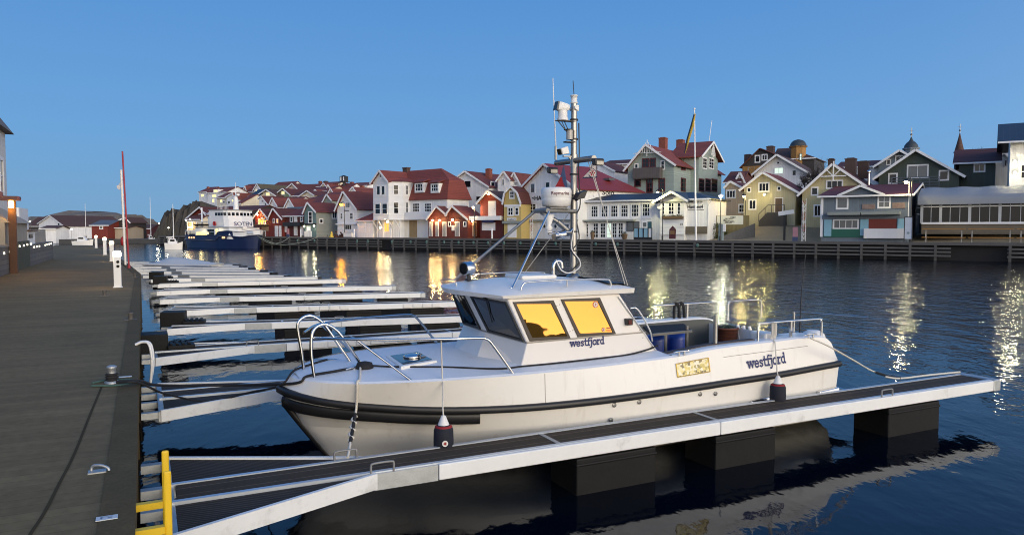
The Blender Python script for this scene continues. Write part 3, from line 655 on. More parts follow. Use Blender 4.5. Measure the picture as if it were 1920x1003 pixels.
    a0 = math.atan2(BT.l(0, 0)[1], BT.l(0, 0)[0]-rx)+.32
    text_mesh(m, 'Raymarine', (0, 0, 0), (1, 0, 0), (0, 1, 0), .072, .016, ctr=True, fn=lambda u, v: (rx+(rr+.004)*math.cos(a0+u*1.0/rr), (rr+.004)*math.sin(a0+u*1.0/rr), rz0+hh*.61+v)); m.build('radar_lettering', mat('maroon_ink', (.10, .012, .014), .5), rad)
    pz = rz0-.02
    m = M(); m.tube([(rx-.26, -.15, pz-.035), (mx, -.05, pz-.035)], .03, 10); m.tube([(rx-.26, .15, pz-.035), (mx, .05, pz-.035)], .03, 10); m.box(rx-.2, rx+.15, -.17, .17, pz-.006, pz+.012); m.tube([(rx-.26, -.2, pz-.035), (rx-.26, .2, pz-.035)], .036, 10); B(m, 'radar_platform', mat('grey_bracket', (.22, .22, .215), .55, .3, var=.2), mast)
    m = M(); m.tube([(mx, 0, pz-.42), (rx+.02, 0, pz-.2)], .045, 12); m.tube([(rx+.02, 0, pz-.2), (rx-.25, .02, pz-.06)], .035, 10); B(m, 'radar_brace', steel_d, mast)
    m = M(); q = (rx-.2, -.12, pz-.1); m.lathe([(.035, -.24), (.06, -.2), (.035, -.16), (.08, -.02), (.08, .0)], q, 16); m.lathe([(.05, -.27), (.05, -.25)], q, 12); B(m, 'loudhailer', white_plas, mast)
    m = M(); m.tube([(rx-.2, -.12, pz-.39), (rx+.2, -.1, pz-.36), (mx, 0, pz-.28)], .018, 6); m.lathe([(.03, -.12), (.08, .0)], (rx+.08, -.1, pz-.40), 12, ax=(1, 0, 0)); m.lathe([(.03, -.12), (.07, .0)], (rx-.1, -.1, pz-.42), 12, ax=(-1, 0, 0)); B(m, 'horn', steel, mast)
    m = M(); c = Yp(1086, 366, -.12); m.hexa([(c[0]-.09, -.2, c[2]-.07), (c[0]+.05, -.2, c[2]-.05), (c[0]+.05, -.05, c[2]-.05), (c[0]-.09, -.05, c[2]-.07)], [(c[0]-.03, -.2, c[2]+.03), (c[0]+.11, -.2, c[2]+.08), (c[0]+.11, -.05, c[2]+.08), (c[0]-.03, -.05, c[2]+.03)]); m.bar((c[0], -.12, c[2]-.05), (mx, 0, c[2]-.1), .025); B(m, 'aft_light', black_paint, mast)
    # struts and stays
    fa = Yp(958, 546, -.78); fb = BT.Z(882, 507, 2.33)
    m = M(); m.tube([fa, (rx-.24, -.2, pz-.05)], .016, 8); m.lathe([(.05, -.02), (.03, .05)], fa, 10); B(m, 'strut', steel, mast)
    m = M(); m.tube([(2.72, .85, zr(2.8, .85)), (rx-.26, .22, pz-.04)], .022, 8); B(m, 'strut', steel_d, mast)
    m = M(); a = X(1106, 300); m.tube([(mx, a[1], a[2]), Yp(1172, 534, -1.0)], .006, 5); m.tube([(mx, a[1]+.06, a[2]), Yp(1177, 535, -.95)], .006, 5); m.tube([(mx, .05, pz), (3.95, .9, zr(3.9, .9))], .005, 5); B(m, 'halyard', rope_white, mast)
    m = M(); w1 = [(mx+.07, -.03, mz-.3), (mx+.075, -.04, 4.3), (mx+.07, -.03, 4.0), (mx+.09, -.05, 3.5), (mx+.06, .02, 3.3), (mx+.08, -.04, 2.95), (mx-.06, -.06, 2.75), (mx+.08, -.06, 2.6), (mx-.1, -.08, 2.45), (mx-.28, -.05, 2.44), (mx-.36, 0, 2.6)]
    m.tube(cr(w1, 6), .011, 6); B(m, 'cable', black_paint, mast)
    m = M(); m.tube(cr([(mx-.04, -.07, 3.1), (mx-.07, -.06, 2.8), (mx+.06, -.08, 2.62), (mx+.07, -.07, 2.5), (mx-.12, -.1, 2.42), (mx-.25, -.06, 2.46), (mx-.33, -.02, 2.62)], 6), .010, 6); B(m, 'cable', white_plas, mast)
    m = M(); m.tube(cr([(mx-.36, 0, zb-.02), (mx-.36, 0, zb+.2), (mx-.3, 0, zb+.27), (mx-.23, 0, zb+.25), (mx-.21, 0, zb+.16)], 5), .03, 10); B(m, 'swan_neck', steel, roof)
    m = M()
    for z in (2.75, 3.05, 3.35, 3.62, 3.95, 4.5, 4.8): m.lathe([(.066, 0), (.066, .025)], (mx, 0, z), 12)
    B(m, 'cable_tie', black_rub, mast)
    # round searchlight on the visor
    c = Yp(878, 503, .25); m = M(); m.lathe([(.075, -.09), (.10, -.075), (.104, .05), (.09, .08), (.04, .1)], c, 20, ax=(.94, .3, .03)); sl = B(m, 'visor_searchlight', steel, roof)
    m = M(); m.lathe([(.088, -.02), (.088, 0)], Vector(c)+Vector((-.082, -.026, -.003))*.95, 20, ax=(.94, .3, .03)); m.build('lens', black_glass, sl)
    m = M(); m.tube([(c[0], c[1], c[2]-.09), (c[0], c[1], zr(c[0], c[1])-.02)], .022, 10); m.lathe([(.06, 0), (.04, .04)], (c[0], c[1], zr(c[0], c[1])-.01), 12); m.tube(cr([(c[0]+.06, c[1], c[2]-.05), (c[0]+.2, c[1], c[2]-.06), (c[0]+.16, c[1], c[2]-.17), (c[0], c[1], c[2]-.19)], 4), .008, 5); m.build('stand', black_paint, sl)
    # ---------------- bow and side rails
    for y, xb0, xt, xe in ((.12, .24, .22, .92), (-.42, .27, .30, .98)):
        y2 = y*.75-.0
        m = M(); zt_ = 1.93 if y > 0 else 1.87
        m.tube(cr([(xb0, y, 1.16), (xb0-.04, y, 1.5), (xt-.06, y, zt_-.14), (xt, y, zt_-.03), (xt+.12, y, zt_), (xt+.25, y, zt_-.08), (xt+.36, y, zt_-.22), (xe-.02, y2, 1.2)], 5), .021, 8)
        B(m, 'bow_hoop', steel)
    m = M(); zt_ = 1.70
    pts = [(.27, -.42, 1.70), (.55, -.80, 1.72), (1.0, -1.1, 1.72), (1.6, -1.32, 1.715), (2.1, -1.42, 1.71), (2.25, -1.44, 1.69), (2.34, -1.45, 1.60), (2.63, -1.46, 1.2)]
    m.tube(cr(pts, 5), .019, 8); m.tube([(.70, -.92, 1.71), (1.30, -1.27, 1.2)], .017, 8); B(m, 'side_rail', steel)
    m = M(); pts = [(.24, .12, 1.70), (.55, .75, 1.72), (1.0, 1.1, 1.72), (1.6, 1.34, 1.715), (2.1, 1.45, 1.71), (2.25, 1.47, 1.69), (2.36, 1.48, 1.60), (2.68, 1.5, 1.2)]
    m.tube(cr(pts, 5), .019, 8); m.tube([(.62, .86, 1.71), (1.2, 1.25, 1.2)], .017, 8); B(m, 'side_rail', steel)
    # deck hatch, cleats, windlass
    hz = 1.255
    hq = [BT.Z(*q, hz)[:2] for q in ((752, 693), (820, 681), (786, 663), (723, 672))]
    m = M(); m.slab(hq, hz-.03, hz+.045); ht = B(m, 'deck_hatch', white_plas, bevel=.015)
    cx = sum(p[0] for p in hq)/4; cy = sum(p[1] for p in hq)/4
    m = M(); m.slab([(cx+(p[0]-cx)*.8, cy+(p[1]-cy)*.8) for p in hq], hz+.044, hz+.052); m.build('pane', black_glass, ht)
    m = M(); m.lathe([(.12, 0), (.13, .02), (.10, .045), (.03, .055)], (cx+.02, cy, hz+.05), 20); m.bar((cx+.1, cy-.08, hz+.06), (cx+.2, cy-.02, hz+.06), .03, .02); m.build('vent_cap', steel, ht)
    def cleat(x, y, z, a, s=1):
        m = M(); c, s_ = math.cos(a), math.sin(a)
        m.tube([(x-c*.14*s, y-s_*.14*s, z+.05), (x-c*.08*s, y-s_*.08*s, z+.06), (x+c*.08*s, y+s_*.08*s, z+.06), (x+c*.14*s, y+s_*.14*s, z+.05)], .014, 7)
        for k in (-.05, .05): m.bar((x+c*k*s, y+s_*k*s, z-.01), (x+c*k*s, y+s_*k*s, z+.06), .022)
        B(m, 'cleat', steel)
    cleat(.85, -.42, 1.22, .35, 1.5); cleat(.62, .42, 1.2, -.6, 1.5)
    for px, py, z, a in ((1278, 665, 1.27, 0), (1520, 632, 1.37, 0)):
        x, y, _ = BT.Z(px, py, z); cleat(x, y, z-.01, a)
    m = M(); m.lathe([(.10, 0), (.12, .03), (.10, .09), (.03, .11)], (.92, -.45, 1.24), 16); B(m, 'rope_bundle', rope_black)
    # cockpit rails
    def hoop(px0, px1, y, zt, zb, mid=True, r=.018):
        x0 = BT.Y(*px0, y)[0]; x1 = BT.Y(*px1, y)[0]; m = M()
        m.tube(cr([(x0, y, zb), (x0, y, zt-.08), (x0+.03, y, zt-.02), (x0+.1, y, zt), (x1-.1, y, zt), (x1-.03, y, zt-.02), (x1, y, zt-.08), (x1, y, zb)], 4), r, 8)
        if mid: m.bar(((x0+x1)/2, y, zb), ((x0+x1)/2, y, zt), r*2)
        B(m, 'cockpit_rail', steel)
    hoop((1421, 650), (1540, 632), -1.42, 1.62, 1.32)
    hoop((1226, 612), (1347, 603), 1.42, 1.63, 1.25); hoop((1365, 603), (1427, 608), 1.42, 1.63, 1.25, False)
    m = M(); x, y, z = BT.Z(1341, 653, 1.27); m.tube([(x, y, .5), (x, y, z+.52)], .035, 10); B(m, 'mooring_post', steel_d)
    m = M(); x, y, z = BT.Z(1488, 617, 1.3); m.bar((x, y, 1.25), (x, y, 1.62), .03); x2, y2 = x+.55, y+.1; m.tube([(x, y, 1.62), (x2, y2-1.2, 1.6)], .008, 5); B(m, 'stern_stanchion', steel)
    m = M(); a = BT.Z(1499, 622, 1.3); m.tube([(a[0], a[1], 1.2), (a[0]+.03, a[1], 2.0), (a[0]+.12, a[1]+.0, 2.75)], [.014, .010, .005], 6); B(m, 'rod_antenna', black_paint)
    # stern locker and the plate table over the barrels
    tb = mat('chequer_plate', (.035, .036, .038), .8, 0, spec=.15, var=.2, lines=('x', .05, .3), ldark=.8)
    q = [BT.Z(*p, 1.42)[:2] for p in ((1222, 627), (1296, 620), (1282, 608), (1205, 613))]
    m = M(); m.slab(q, 1.40, 1.435); tbl = B(m, 'plate_table', tb)
    m = M(); m.bar((q[0][0], q[0][1]-.012, 1.415), (q[1][0], q[1][1]-.012, 1.415), .03, .04); x = BT.Z(1248, 640, 1.3); m.bar((x[0], x[1], .5), (x[0], x[1], 1.4), .035); m.bar((q[1][0]-.05, q[1][1]+.05, .5), (q[1][0]-.05, q[1][1]+.05, 1.5), .04); m.build('table_frame', steel_d, tbl)
    a = BT.Z(1433, 640, 1.30); m = M(); m.box(a[0]-.02, a[0]+.22, a[1]-.05, a[1]+.3, .5, 1.44); B(m, 'stern_locker', white_gel, bevel=.03)
    m = M(); a = BT.Z(1510, 628, 1.33); m.box(a[0]-.3, a[0]+.2, a[1]-.1, a[1]+.35, .5, 1.33); m.lathe([(.16, -.1), (.2, 0), (.19, .1), (.1, .16)], (a[0]+.3, a[1]+.1, 1.22), 16); B(m, 'engine_box', white_gel, bevel=.04)
    m = M()
    for i in range(3):
        p = BT.Z(1383+i*11, 614+i*1.5, 1.25); m.tube([(p[0], p[1], 1.3), (p[0]-.02, p[1]-.1, .98)], .03, 8)
    m.tube([BT.Z(1378, 622, 1.15), BT.Z(1408, 628, 1.15)], .022, 8); B(m, 'boarding_ladder', white_plas)
    # wooden strip on the near coaming
    m = M(); m.loft([[(p.x, -1.27+dy, p.z+.012+dz) for p in ck if p.x < 7.0] for dy, dz in ((-.10, -.012), (-.10, 0), (.02, 0), (.02, -.03))], flip=True, sm=False); B(m, 'coaming_cap', mat('teak', (.06, .035, .022), .6, var=.3))
    return t, side, zr
# slab-serif lettering drawn as strokes: x-height 1, ascender 1.5
GL = {'w': (1.75, [[(.15, 1), (.5, .1)], [(.5, .1), (.85, .95)], [(.85, .95), (1.22, .1)], [(1.22, .1), (1.58, 1)], [(-.05, .93), (.38, .93)], [(1.33, .93), (1.78, .93)], [(.66, .93), (1.0, .93)]]),
      'e': (1.15, [[(.12, .52), (.95, .52)], [(.95, .52), (.88, .82), (.55, .95), (.22, .82), (.10, .5), (.22, .18), (.55, .04), (.93, .18)]]),
      's': (1.0, [[(.82, .78), (.5, .95), (.2, .85), (.18, .68), (.45, .53), (.75, .42), (.8, .22), (.5, .04), (.12, .18)]]),
      't': (.85, [[(.36, 1.38), (.36, .25), (.48, .07), (.8, .1)], [(.05, .93), (.75, .93)]]),
      'f': (.85, [[(.82, 1.42), (.55, 1.46), (.38, 1.28), (.38, .1)], [(.05, .93), (.72, .93)], [(.1, .07), (.68, .07)]]),
      'j': (.62, [[(.38, .93), (.38, -.2), (.22, -.40), (-.08, -.38)], [(.08, .93), (.45, .93)], [(.30, 1.36), (.48, 1.36)]]),
      'o': (1.2, [[(.58, .95), (.24, .84), (.10, .5), (.24, .16), (.58, .04), (.92, .16), (1.06, .5), (.92, .84), (.58, .95)]]),
      'r': (.95, [[(.28, .93), (.28, .07)], [(.28, .6), (.48, .88), (.85, .92)], [(.05, .93), (.35, .93)], [(.03, .07), (.6, .07)]]),
      'd': (1.25, [[(.88, 1.45), (.88, .07)], [(.88, .75), (.55, .95), (.22, .82), (.10, .5), (.22, .18), (.55, .04), (.88, .25)], [(.65, 1.43), (.92, 1.43)], [(.85, .07), (1.12, .07)]])}
def letters(m, txt, fn, k=0, th=.29):
    x = 0; lay = 0
    for ch in txt:
        adv, st = GL[ch]
        for pl in st:
            q = [Vector((a, b, 0)) for a, b in pl]; L_, R_ = [], []
            for i, p in enumerate(q):
                d = ((q[i+1]-p).normalized() if i+1 < len(q) else Vector())+((p-q[i-1]).normalized() if i else Vector()); d.normalize(); nrm = Vector((-d.y, d.x, 0))*th/2
                e = d*(-.09 if i == 0 else .09 if i == len(q)-1 else 0)
                L_.append(p+e+nrm); R_.append(p+e-nrm)
            vs = [fn(x+p.x, p.y) for p in L_]+[fn(x+p.x, p.y) for p in R_]; nn = len(q); lay = (lay+1) % 4
            vs = [(a, b-.0006*lay, c) for a, b, c in vs]
            m.add(vs, [(i+nn, i+1+nn, i+1, i) for i in range(nn-1)], k)
        x += adv
    return m
boat_t, boat_side, boat_zr = boat()
# ------------------------------------------------------------------ things that hang on or lie in the boat
def solo(m, name, mt, fr, label, cat, group=None, loc=None, bevel=0, kind=None): return m.build(name, mt, None, fr, loc, label, cat, group, kind, bevel)
navy_cloth = mat('navy_fender_sock', (.010, .012, .022), .85, var=.2, vs=6, bump=.003, bs=120)
def fender(px, zt, zb, label, emblem, top):
    p = BT.Y(px, 800, -1.86); x, y = p[0], -1.80 if px < 1000 else -1.84
    t = thing('fender', label, 'fender', BT, (x, y, zb), 'fenders hung on the boat side'); h = zt-zb
    m = M(); r = .118; m.lathe([(.02, 0), (r*.7, .0), (r, .05), (r*1.03, h*.5), (r, h-.06), (r*.86, h-.02), (r*.6, h)], (x, y, zb), 20); m.build('sock', navy_cloth, t)
    m = M(); m.lathe([(r*.62, h-.003), (r*.88, h-.018), (r*.9, h-.03)], (x, y, zb), 20); m.build('red_trim', mat('red_trim', (.25, .01, .012), .7), t)
    m = M(); m.lathe([(r*.6, h), (.05, h+.05), (.03, h+.1), (.022, h+.11)], (x, y, zb), 14); m.build('eye', white_plas, t)
    if emblem:
        c = BT.l(0, 0); a = math.atan2(c[1]-y, c[0]-x)+.15; d = Vector((math.cos(a), math.sin(a), 0)); q = Vector((x, y, zb+h*.50))+d*r*1.02
        m = M(); m.lathe([(.036, 0), (.036, .003)], q, 20, ax=d); b_ = m.build('badge', white_plas, t)
        m = M(); u = Vector((-d.y, d.x, 0)); q2 = q+d*.005
        for k in range(4):
            e = u*math.cos(R(45*k))+Vector((0, 0, 1))*math.sin(R(45*k)); m.bar(q2-e*.022, q2+e*.022, .007, .003, up=tuple(d))
        m.build('badge_mark', mat('red_mark', (.35, .02, .02), .5), b_)
    m = M(); sx, sz = top[:2]; yy, zz = boat_side(x-.05, 1)
    yr_ = yy+.09; ex = BT.Y(sx, top[2], yy-.02)[0]; tx = BT.Y(sx-(4 if px < 1000 else 3), top[3], yr_)[0]
    m.tube([(x, y, zt+.1), (x, y+.02, zt+.18), (ex, yy-.02, zz+.0), (ex, yy+.01, zz+.03), (tx, yr_, sz), (tx, yr_-.02, sz+.02)], .010, 6); m.build('lanyard', rope_white, t)
f1 = BT.Y(835, 795, -1.8); f2 = BT.Y(1459, 718, -1.84)
fender(835, f1[2], f1[2]-.40, 'navy fender with a small round badge hanging near the bow of the boat', True, (831, 1.71, 716, 632))
fender(1459, f2[2], f2[2]-.36, 'plain navy fender hanging near the stern of the boat', False, (1453, 1.62, 645, 612))
def rope(name, pts, r, mt, label, n=6): m = M(); m.tube(cr(pts, n), r, 6); return solo(m, name, mt, BT, label, 'rope')
D2B = lambda t, p, z: BT.l(*DK.w(t, p, z)[:2], z)
P = lambda px, py, z: BT.Z(px, py, z)
yb, zb_ = boat_side(.72, 1)
e = P(652, 857, ZF+.06)
a_ = (.86, -.46, 1.29); yb, zb_ = boat_side(.66, 1); yr, zr_ = boat_side(.68, 0)
t = thing('mooring_rope', 'white bow rope with black rubber snubber down to the near finger', 'rope', BT, e)
m = M(); q1 = Vector((.665, yr-.10, zr_-.02)); q2 = Vector(e); pts = [a_, (.72, yb+.12, zb_+.035), (.665, yb+.015, zb_+.03), (.655, yb-.02, zb_-.03), tuple(q1)]
pts += [tuple(q1.lerp(q2, k)) for k in (.3, .6, .85, 1)]; m.tube(cr(pts, 5), .016, 7); m.build('rope', rope_white, t)
m = M(); s0, s1 = q1.lerp(q2, .12), q1.lerp(q2, .72); m.tube([s0, s1], .022, 8); m.build('snubber', rope_black, t)
m = M(); pp = []
for i in range(41):
    c = s0.lerp(s1, .08+.88*i/40); a = i/40*2*math.pi*3.4; pp.append(c+Vector((math.cos(a), math.sin(a), 0))*.031)
m.tube(pp, .014, 6); m.build('rope_coil', rope_white, t)
a = BT.Y(1547, 640, -1.40)
e = P(1688, 709, ZF+.03)
rope('mooring_rope', [P(1520, 634, 1.4), P(1552, 648, 1.27), P(1600, 675, .95), P(1640, 697, .62), e], .014, rope_white, 'pale stern rope from the boat to the far end of the near finger')
rope('mooring_rope', [P(1660, 706, .57), e, P(1740, 703, .53), P(1800, 697, .53)], .016, rope_white, 'loose rope end lying on the tip of the near finger')
kn_ = M(); kn_.tube(cr([P(1642, 698, .62), P(1665, 705, .56), e], 4), .022, 7); solo(kn_, 'rope_snubber', rope_black, BT, 'black rubber snubber on the stern rope by the finger tip', 'snubber')
b1 = P(218, 716, ZD+.08)
rope('mooring_rope', [(.85, -.42, 1.28), (.5, -.5, 1.26), (.18, -.36, 1.20), (.02, -.25, 1.10), P(420, 722, .85), P(300, 722, 1.1), P(262, 714, ZD+.05), b1], .018, rope_black, 'black bow rope from the near bow cleat to the boardwalk bollard')
rope('mooring_rope', [(.62, .42, 1.26), (.4, .3, 1.24), (.1, .1, 1.2), (-.1, -.05, 1.05), P(470, 735, .62), P(390, 752, .5), P(310, 738, .8), P(262, 718, ZD+.04), b1], .015, rope_black, 'second black bow rope sagging low over the water beside the first')
hz = [(1.0, -.46, 1.29), (1.3, -.62, 1.275), (1.9, -.86, 1.262), (2.5, -1.2, 1.245), (2.9, -1.2, 1.245), (3.4, -1.22, 1.25), (4.0, -1.22, 1.26), (4.6, -1.2, 1.27), (5.0, -1.16, 1.31), (5.2, -1.15, 1.36)]
m = M(); m.tube(cr(hz, 6), .013, 6); solo(m, 'deck_hose', rope_black, BT, 'thin black hose lying along the side deck of the boat', 'hose')
# flags on the halyards
def flag(fn, nm, mts, label, pole=None, cols=None):
    m = M()
    n = 8; rows = [[fn(u/n, v/n) for u in range(n+1)] for v in range(n+1)]
    v = [p for r in rows for p in r]
    for j in range(n):
        for i in range(n):
            k = cols(i/n+.06, j/n+.06) if cols else 0
            m.add([rows[j][i], rows[j][i+1], rows[j+1][i+1], rows[j+1][i]], [(0, 1, 2, 3)], k, False)
    me = m.build(nm, mts, None, BT, None, label, 'flag'); s = me.modifiers.new('cloth', 'SOLIDIFY'); s.thickness = .004; return me
mx = 4.42
f0 = BT.Y(1055, 312, .22); f1 = BT.Y(1047, 352, .15)
ha, hb = BT.X(1056, 313, mx), BT.X(1055, 354, mx)
blue_c = mat('flag_blue', (.05, .085, .18), .8, var=.2, vs=9); red_c = mat('flag_red', (.30, .012, .018), .8, var=.2, vs=9); white_c = mat('flag_white', (.55, .53, .55), .8, var=.1, vs=9); navy_c = mat('flag_navy', (.02, .02, .06), .8)
hh = ha[2]-hb[2]
flag(lambda u, v: (mx+.03-u*v*.27, ha[1]+.03*math.sin(5*u*v+2)-.12*v, ha[2]+.03-hh*v*1.08-.03*u*v), 'pennant', [blue_c, red_c], 'blue and red pennant hanging under the crossbar above the radar', cols=lambda u, v: 1 if v > .52 and u*v > .36*(1.55-v) else 0)
ga, gb = BT.X(1098, 307, mx), BT.X(1104, 334, mx)
t = thing('pennant', 'white three-cornered pennant with a red round emblem hanging right of the mast', 'flag', BT, gb)
gh = ga[2]-gb[2]
tri = lambda u, v, o=0: (mx+.19-u*v*.27, ga[1]-.02+.02*math.sin(4*u)-o, ga[2]+.02-gh*(v*1.0)-.02*u*v)
m = M(); n = 7; rr_ = [[tri(i/n, j/n) for i in range(n+1)] for j in range(n+1)]
m.loft(rr_); cl = m.build('cloth', white_c, t)
m = M(); m.loft([[tri(i/n, .93) for i in range(n+1)], [tri(i/n, 1.03, .003) for i in range(n+1)]]); m.tube([tri(0, 0, .004), tri(0, 1, .004)], .006, 4); m.build('border', navy_c, t)
c = Vector(tri(.42, .68, .012)); d = Vector((0, -1, 0)); m = M(); m.lathe([(.072, 0), (.072, .002)], c, 24, ax=d); m.lathe([(.060, .002), (.060, .004)], c, 24, k=1, ax=d)
for k in range(3):
    ee = Vector((math.cos(R(60*k)), 0, math.sin(R(60*k)))); m.bar(c+d*.006-ee*.05, c+d*.006+ee*.05, .024, .003, k=2, up=(0, -1, 0))
m.build('emblem', [navy_c, white_c, red_c], t)
# gear in the cockpit
blue_pl = mat('blue_plastic', (.012, .045, .28), .35, var=.12, vs=3)
for (px, label) in ((1231, 'blue plastic barrel half hidden by the rear edge of the wheelhouse'), (1270, 'blue plastic barrel in the cockpit beside the table post')):
    p = BT.Z(px, 662, 1.1); x, y = BT.Y(px, 640, .35)[:2]
    t = thing('barrel', label, 'barrel', BT, (x, y, .48), 'blue barrels under the plate table')
    m = M(); r = .185; m.lathe([(r*.92, 0), (r, .05), (r*1.02, .22), (r*1.04, .24), (r*1.02, .26), (r*1.03, .45), (r*1.05, .47), (r*1.02, .49), (r, .68), (r*.9, .76), (r*.5, .79)], (x, y, .48), 24); m.build('drum', blue_pl, t)
    m = M(); m.lathe([(r*.72, .79), (r*.72, .82), (r*.6, .83)], (x, y, .48), 20); m.build('lid', black_rub, t)
x, y = BT.Y(1362, 630, .55)[:2]; t = thing('basket', 'brown round basket filled with netting in the boat cockpit', 'basket', BT, (x, y, .48))
tb = mat('terracotta_plastic', (.17, .055, .03), .6, var=.25, vs=5, lines=('z', .06, .2), ldark=.6)
z0 = BT.Y(1362, 645, y)[2]; z1 = BT.Y(1362, 616, y)[2]; m = M(); m.box(x-.2, x+.2, y-.2, y+.2, .48, z0-.02); m.build('crate', float_dark, t)
m = M(); m.lathe([(.17, 0), (.19, .02), (.21, z1-z0), (.225, z1-z0), (.225, z1-z0+.03), (.2, z1-z0+.03), (.19, z1-z0-.04)], (x, y, z0), 20); m.build('tub', tb, t)
m = M()
for i in range(60):
    a, r = random.random()*6.28, random.random()*.18; b = a+random.uniform(-1, 1); z = z1+random.uniform(-.03, .04); m.tube(cr([(x+r*math.cos(a), y+r*math.sin(a), z), (x+r*.6*math.cos(b), y+r*.6*math.sin(b), z+.03), (x+.15*math.cos(b), y+.15*math.sin(b), z)], 2), .008, 4)
m.build('netting', mat('net', (.05, .07, .05), .9, var=.3), t)
for px, label in ((1268, 'black rope hung over the far cockpit rail, nearer the wheelhouse'), (1277, 'black rope hung over the far cockpit rail, second one aft')):
    p = BT.Y(px, 582, 1.42); m = M()
    m.tube(cr([(p[0]-.05, 1.42, 1.15), (p[0]-.05, 1.42, 1.55), (p[0], 1.42, 1.66), (p[0]+.05, 1.40, 1.55), (p[0]+.07, 1.38, 1.1)], 5), .028, 7); m.ball((p[0], 1.42, 1.64), .045); solo(m, 'hung_rope', rope_black, BT, label, 'rope', 'ropes on the far rail')
p = BT.Y(1447, 625, -1.42); m = M()
for k in range(4): m.tube(cr([(p[0]+.03*k, -1.42, 1.62), (p[0]+.03*k+.02, -1.40, 1.4), (p[0]+.03*k-.02, -1.36, 1.32)], 3), .012, 5)
solo(m, 'hung_rope', rope_white, BT, 'pale rope coil hung on the near stern rail of the boat', 'rope')
# ------------------------------------------------------------------ on the boardwalk
warm_glow = emit('lamp_glass', (1.0, .80, .52), 9)
def bollard_light(px, pb, pt_, label):
    x, y, _ = DK.Z(px, pb, ZD); h = DK.Y(px, pt_, y)[2]-ZD
    t = thing('bollard_light', label, 'bollard light', DK, (x, y, ZD), 'white bollard lights along the boardwalk'); h -= .0
    w = .105
    m = M(); m.box(x-w, x+w, y-w, y+w, ZD, ZD+h*.84); m.box(x-w-.03, x+w+.03, y-w-.03, y+w+.03, ZD, ZD+.03); b = m.build('post', mat('post_white', (.72, .72, .70), .45, var=.08, vs=3), t, bevel=.015)
    m = M(); m.lathe([(w*1.05, h*.84), (w*1.12, h*.87), (w*1.12, h*.95), (w*.95, h*.985), (w*.4, h*1.0)], (x, y, ZD), 16); m.build('lamp_head', warm_glow, t)
    if px > 215:
        c = Vector((x, y, 0)); d = Vector((-c.x*0+.2, -1, 0)).normalized()
        for k in (.70, .58): m = M(); m.lathe([(.045, 0), (.045, .02), (.03, .03)], (x+.02, y-w, ZD+h*k), 12, ax=(0, -1, 0)); m.build('socket', float_dark, t)
    lamp(DK, (x-.22, y-.05, ZD+h*.86), (1.0, .72, .42), 16, .06)
for a in ((221, 539, 470, 'nearest white bollard light, with two dark power sockets'), (210, 490, 452, 'second white bollard light from the front, by the red pole'),
          (197, 478, 445, 'third white bollard light from the front'), (180.5, 465, 441.5, 'farthest white bollard light on the boardwalk')): bollard_light(*a)
def pole(px0, py0, px1, py1, r, label, mts, bands=False):
    a = DK.Z(px0, py0, ZD); b = DK.Y(px1, py1, a[1]); m = M(); n = 8 if bands else 1
    for i in range(n): m.tube([Vector(a).lerp(Vector(b), i/n), Vector(a).lerp(Vector(b), (i+1)/n)], r, 10, k=i % 2)
    return a, b, m
a, b, m = pole(242, 503, 229.5, 284, .036, '', 0); m.lathe([(.06, 0), (.06, .12), (.045, .14)], a, 10)
solo(m, 'marker_pole', mat('pole_red', (.32, .015, .03), .5, var=.15), DK, 'tall thin red pole leaning slightly at the boardwalk edge', 'pole', loc=a)
a, b, m = pole(235.2, 497, 227, 319, .055, '', 0); t = thing('flagpole', 'white pole with a small pale flag next to the red pole', 'flagpole', DK, a)
m.build('pole', white_plas, t); f = DK.Y(219, 348, b[1]); m = M(); m.loft([[(b[0], b[1], b[2]-.5), (b[0]-.12, b[1]+.02, b[2]-.75), f], [(b[0], b[1], b[2]-.8), (b[0]-.1, b[1]+.05, b[2]-1.0), (f[0], f[1], f[2]-.12)]]); m.build('flag', white_c, t)
m = M(); c = DK.Y(230, 450, a[1]); m.lathe([(.02, 0), (.10, .04), (.13, .22), (.10, .42), (.02, .48)], (c[0]+.02, c[1]+.10, c[2]-.3), 14); solo(m, 'lifebuoy_case', mat('case_red', (.35, .02, .03), .5), DK, 'red lifebuoy case fixed low on the white pole', 'lifebuoy')
# yellow ladder
ye = mat('ladder_yellow', (.72, .47, .015), .5, var=.12, vs=4, dirt=('#5a4a20', 5, .35))
y0_ = 5.4; t = thing('ladder', 'yellow steel ladder standing at the boardwalk edge by the near finger', 'ladder', DK, (.02, y0_, -.4))
ya, za, yb2 = 5.42, 1.62, 4.95
for y in (ya, yb2):
    m = M(); m.bar((.10, y, -.5), (.10, y, za), .028, .045); m.build('stile', ye, t, bevel=.012)
for y in (ya, yb2):
    m = M(); m.bar((-.10, y, 1.26), (.08, y, 1.26), .05, .045); m.build('wall_bracket', ye, t)
for k in range(5):
    m = M(); m.tube([(.10, ya, za-.52-k*.3), (.10, yb2, za-.52-k*.3)], .02, 8); m.build('rung', ye, t)
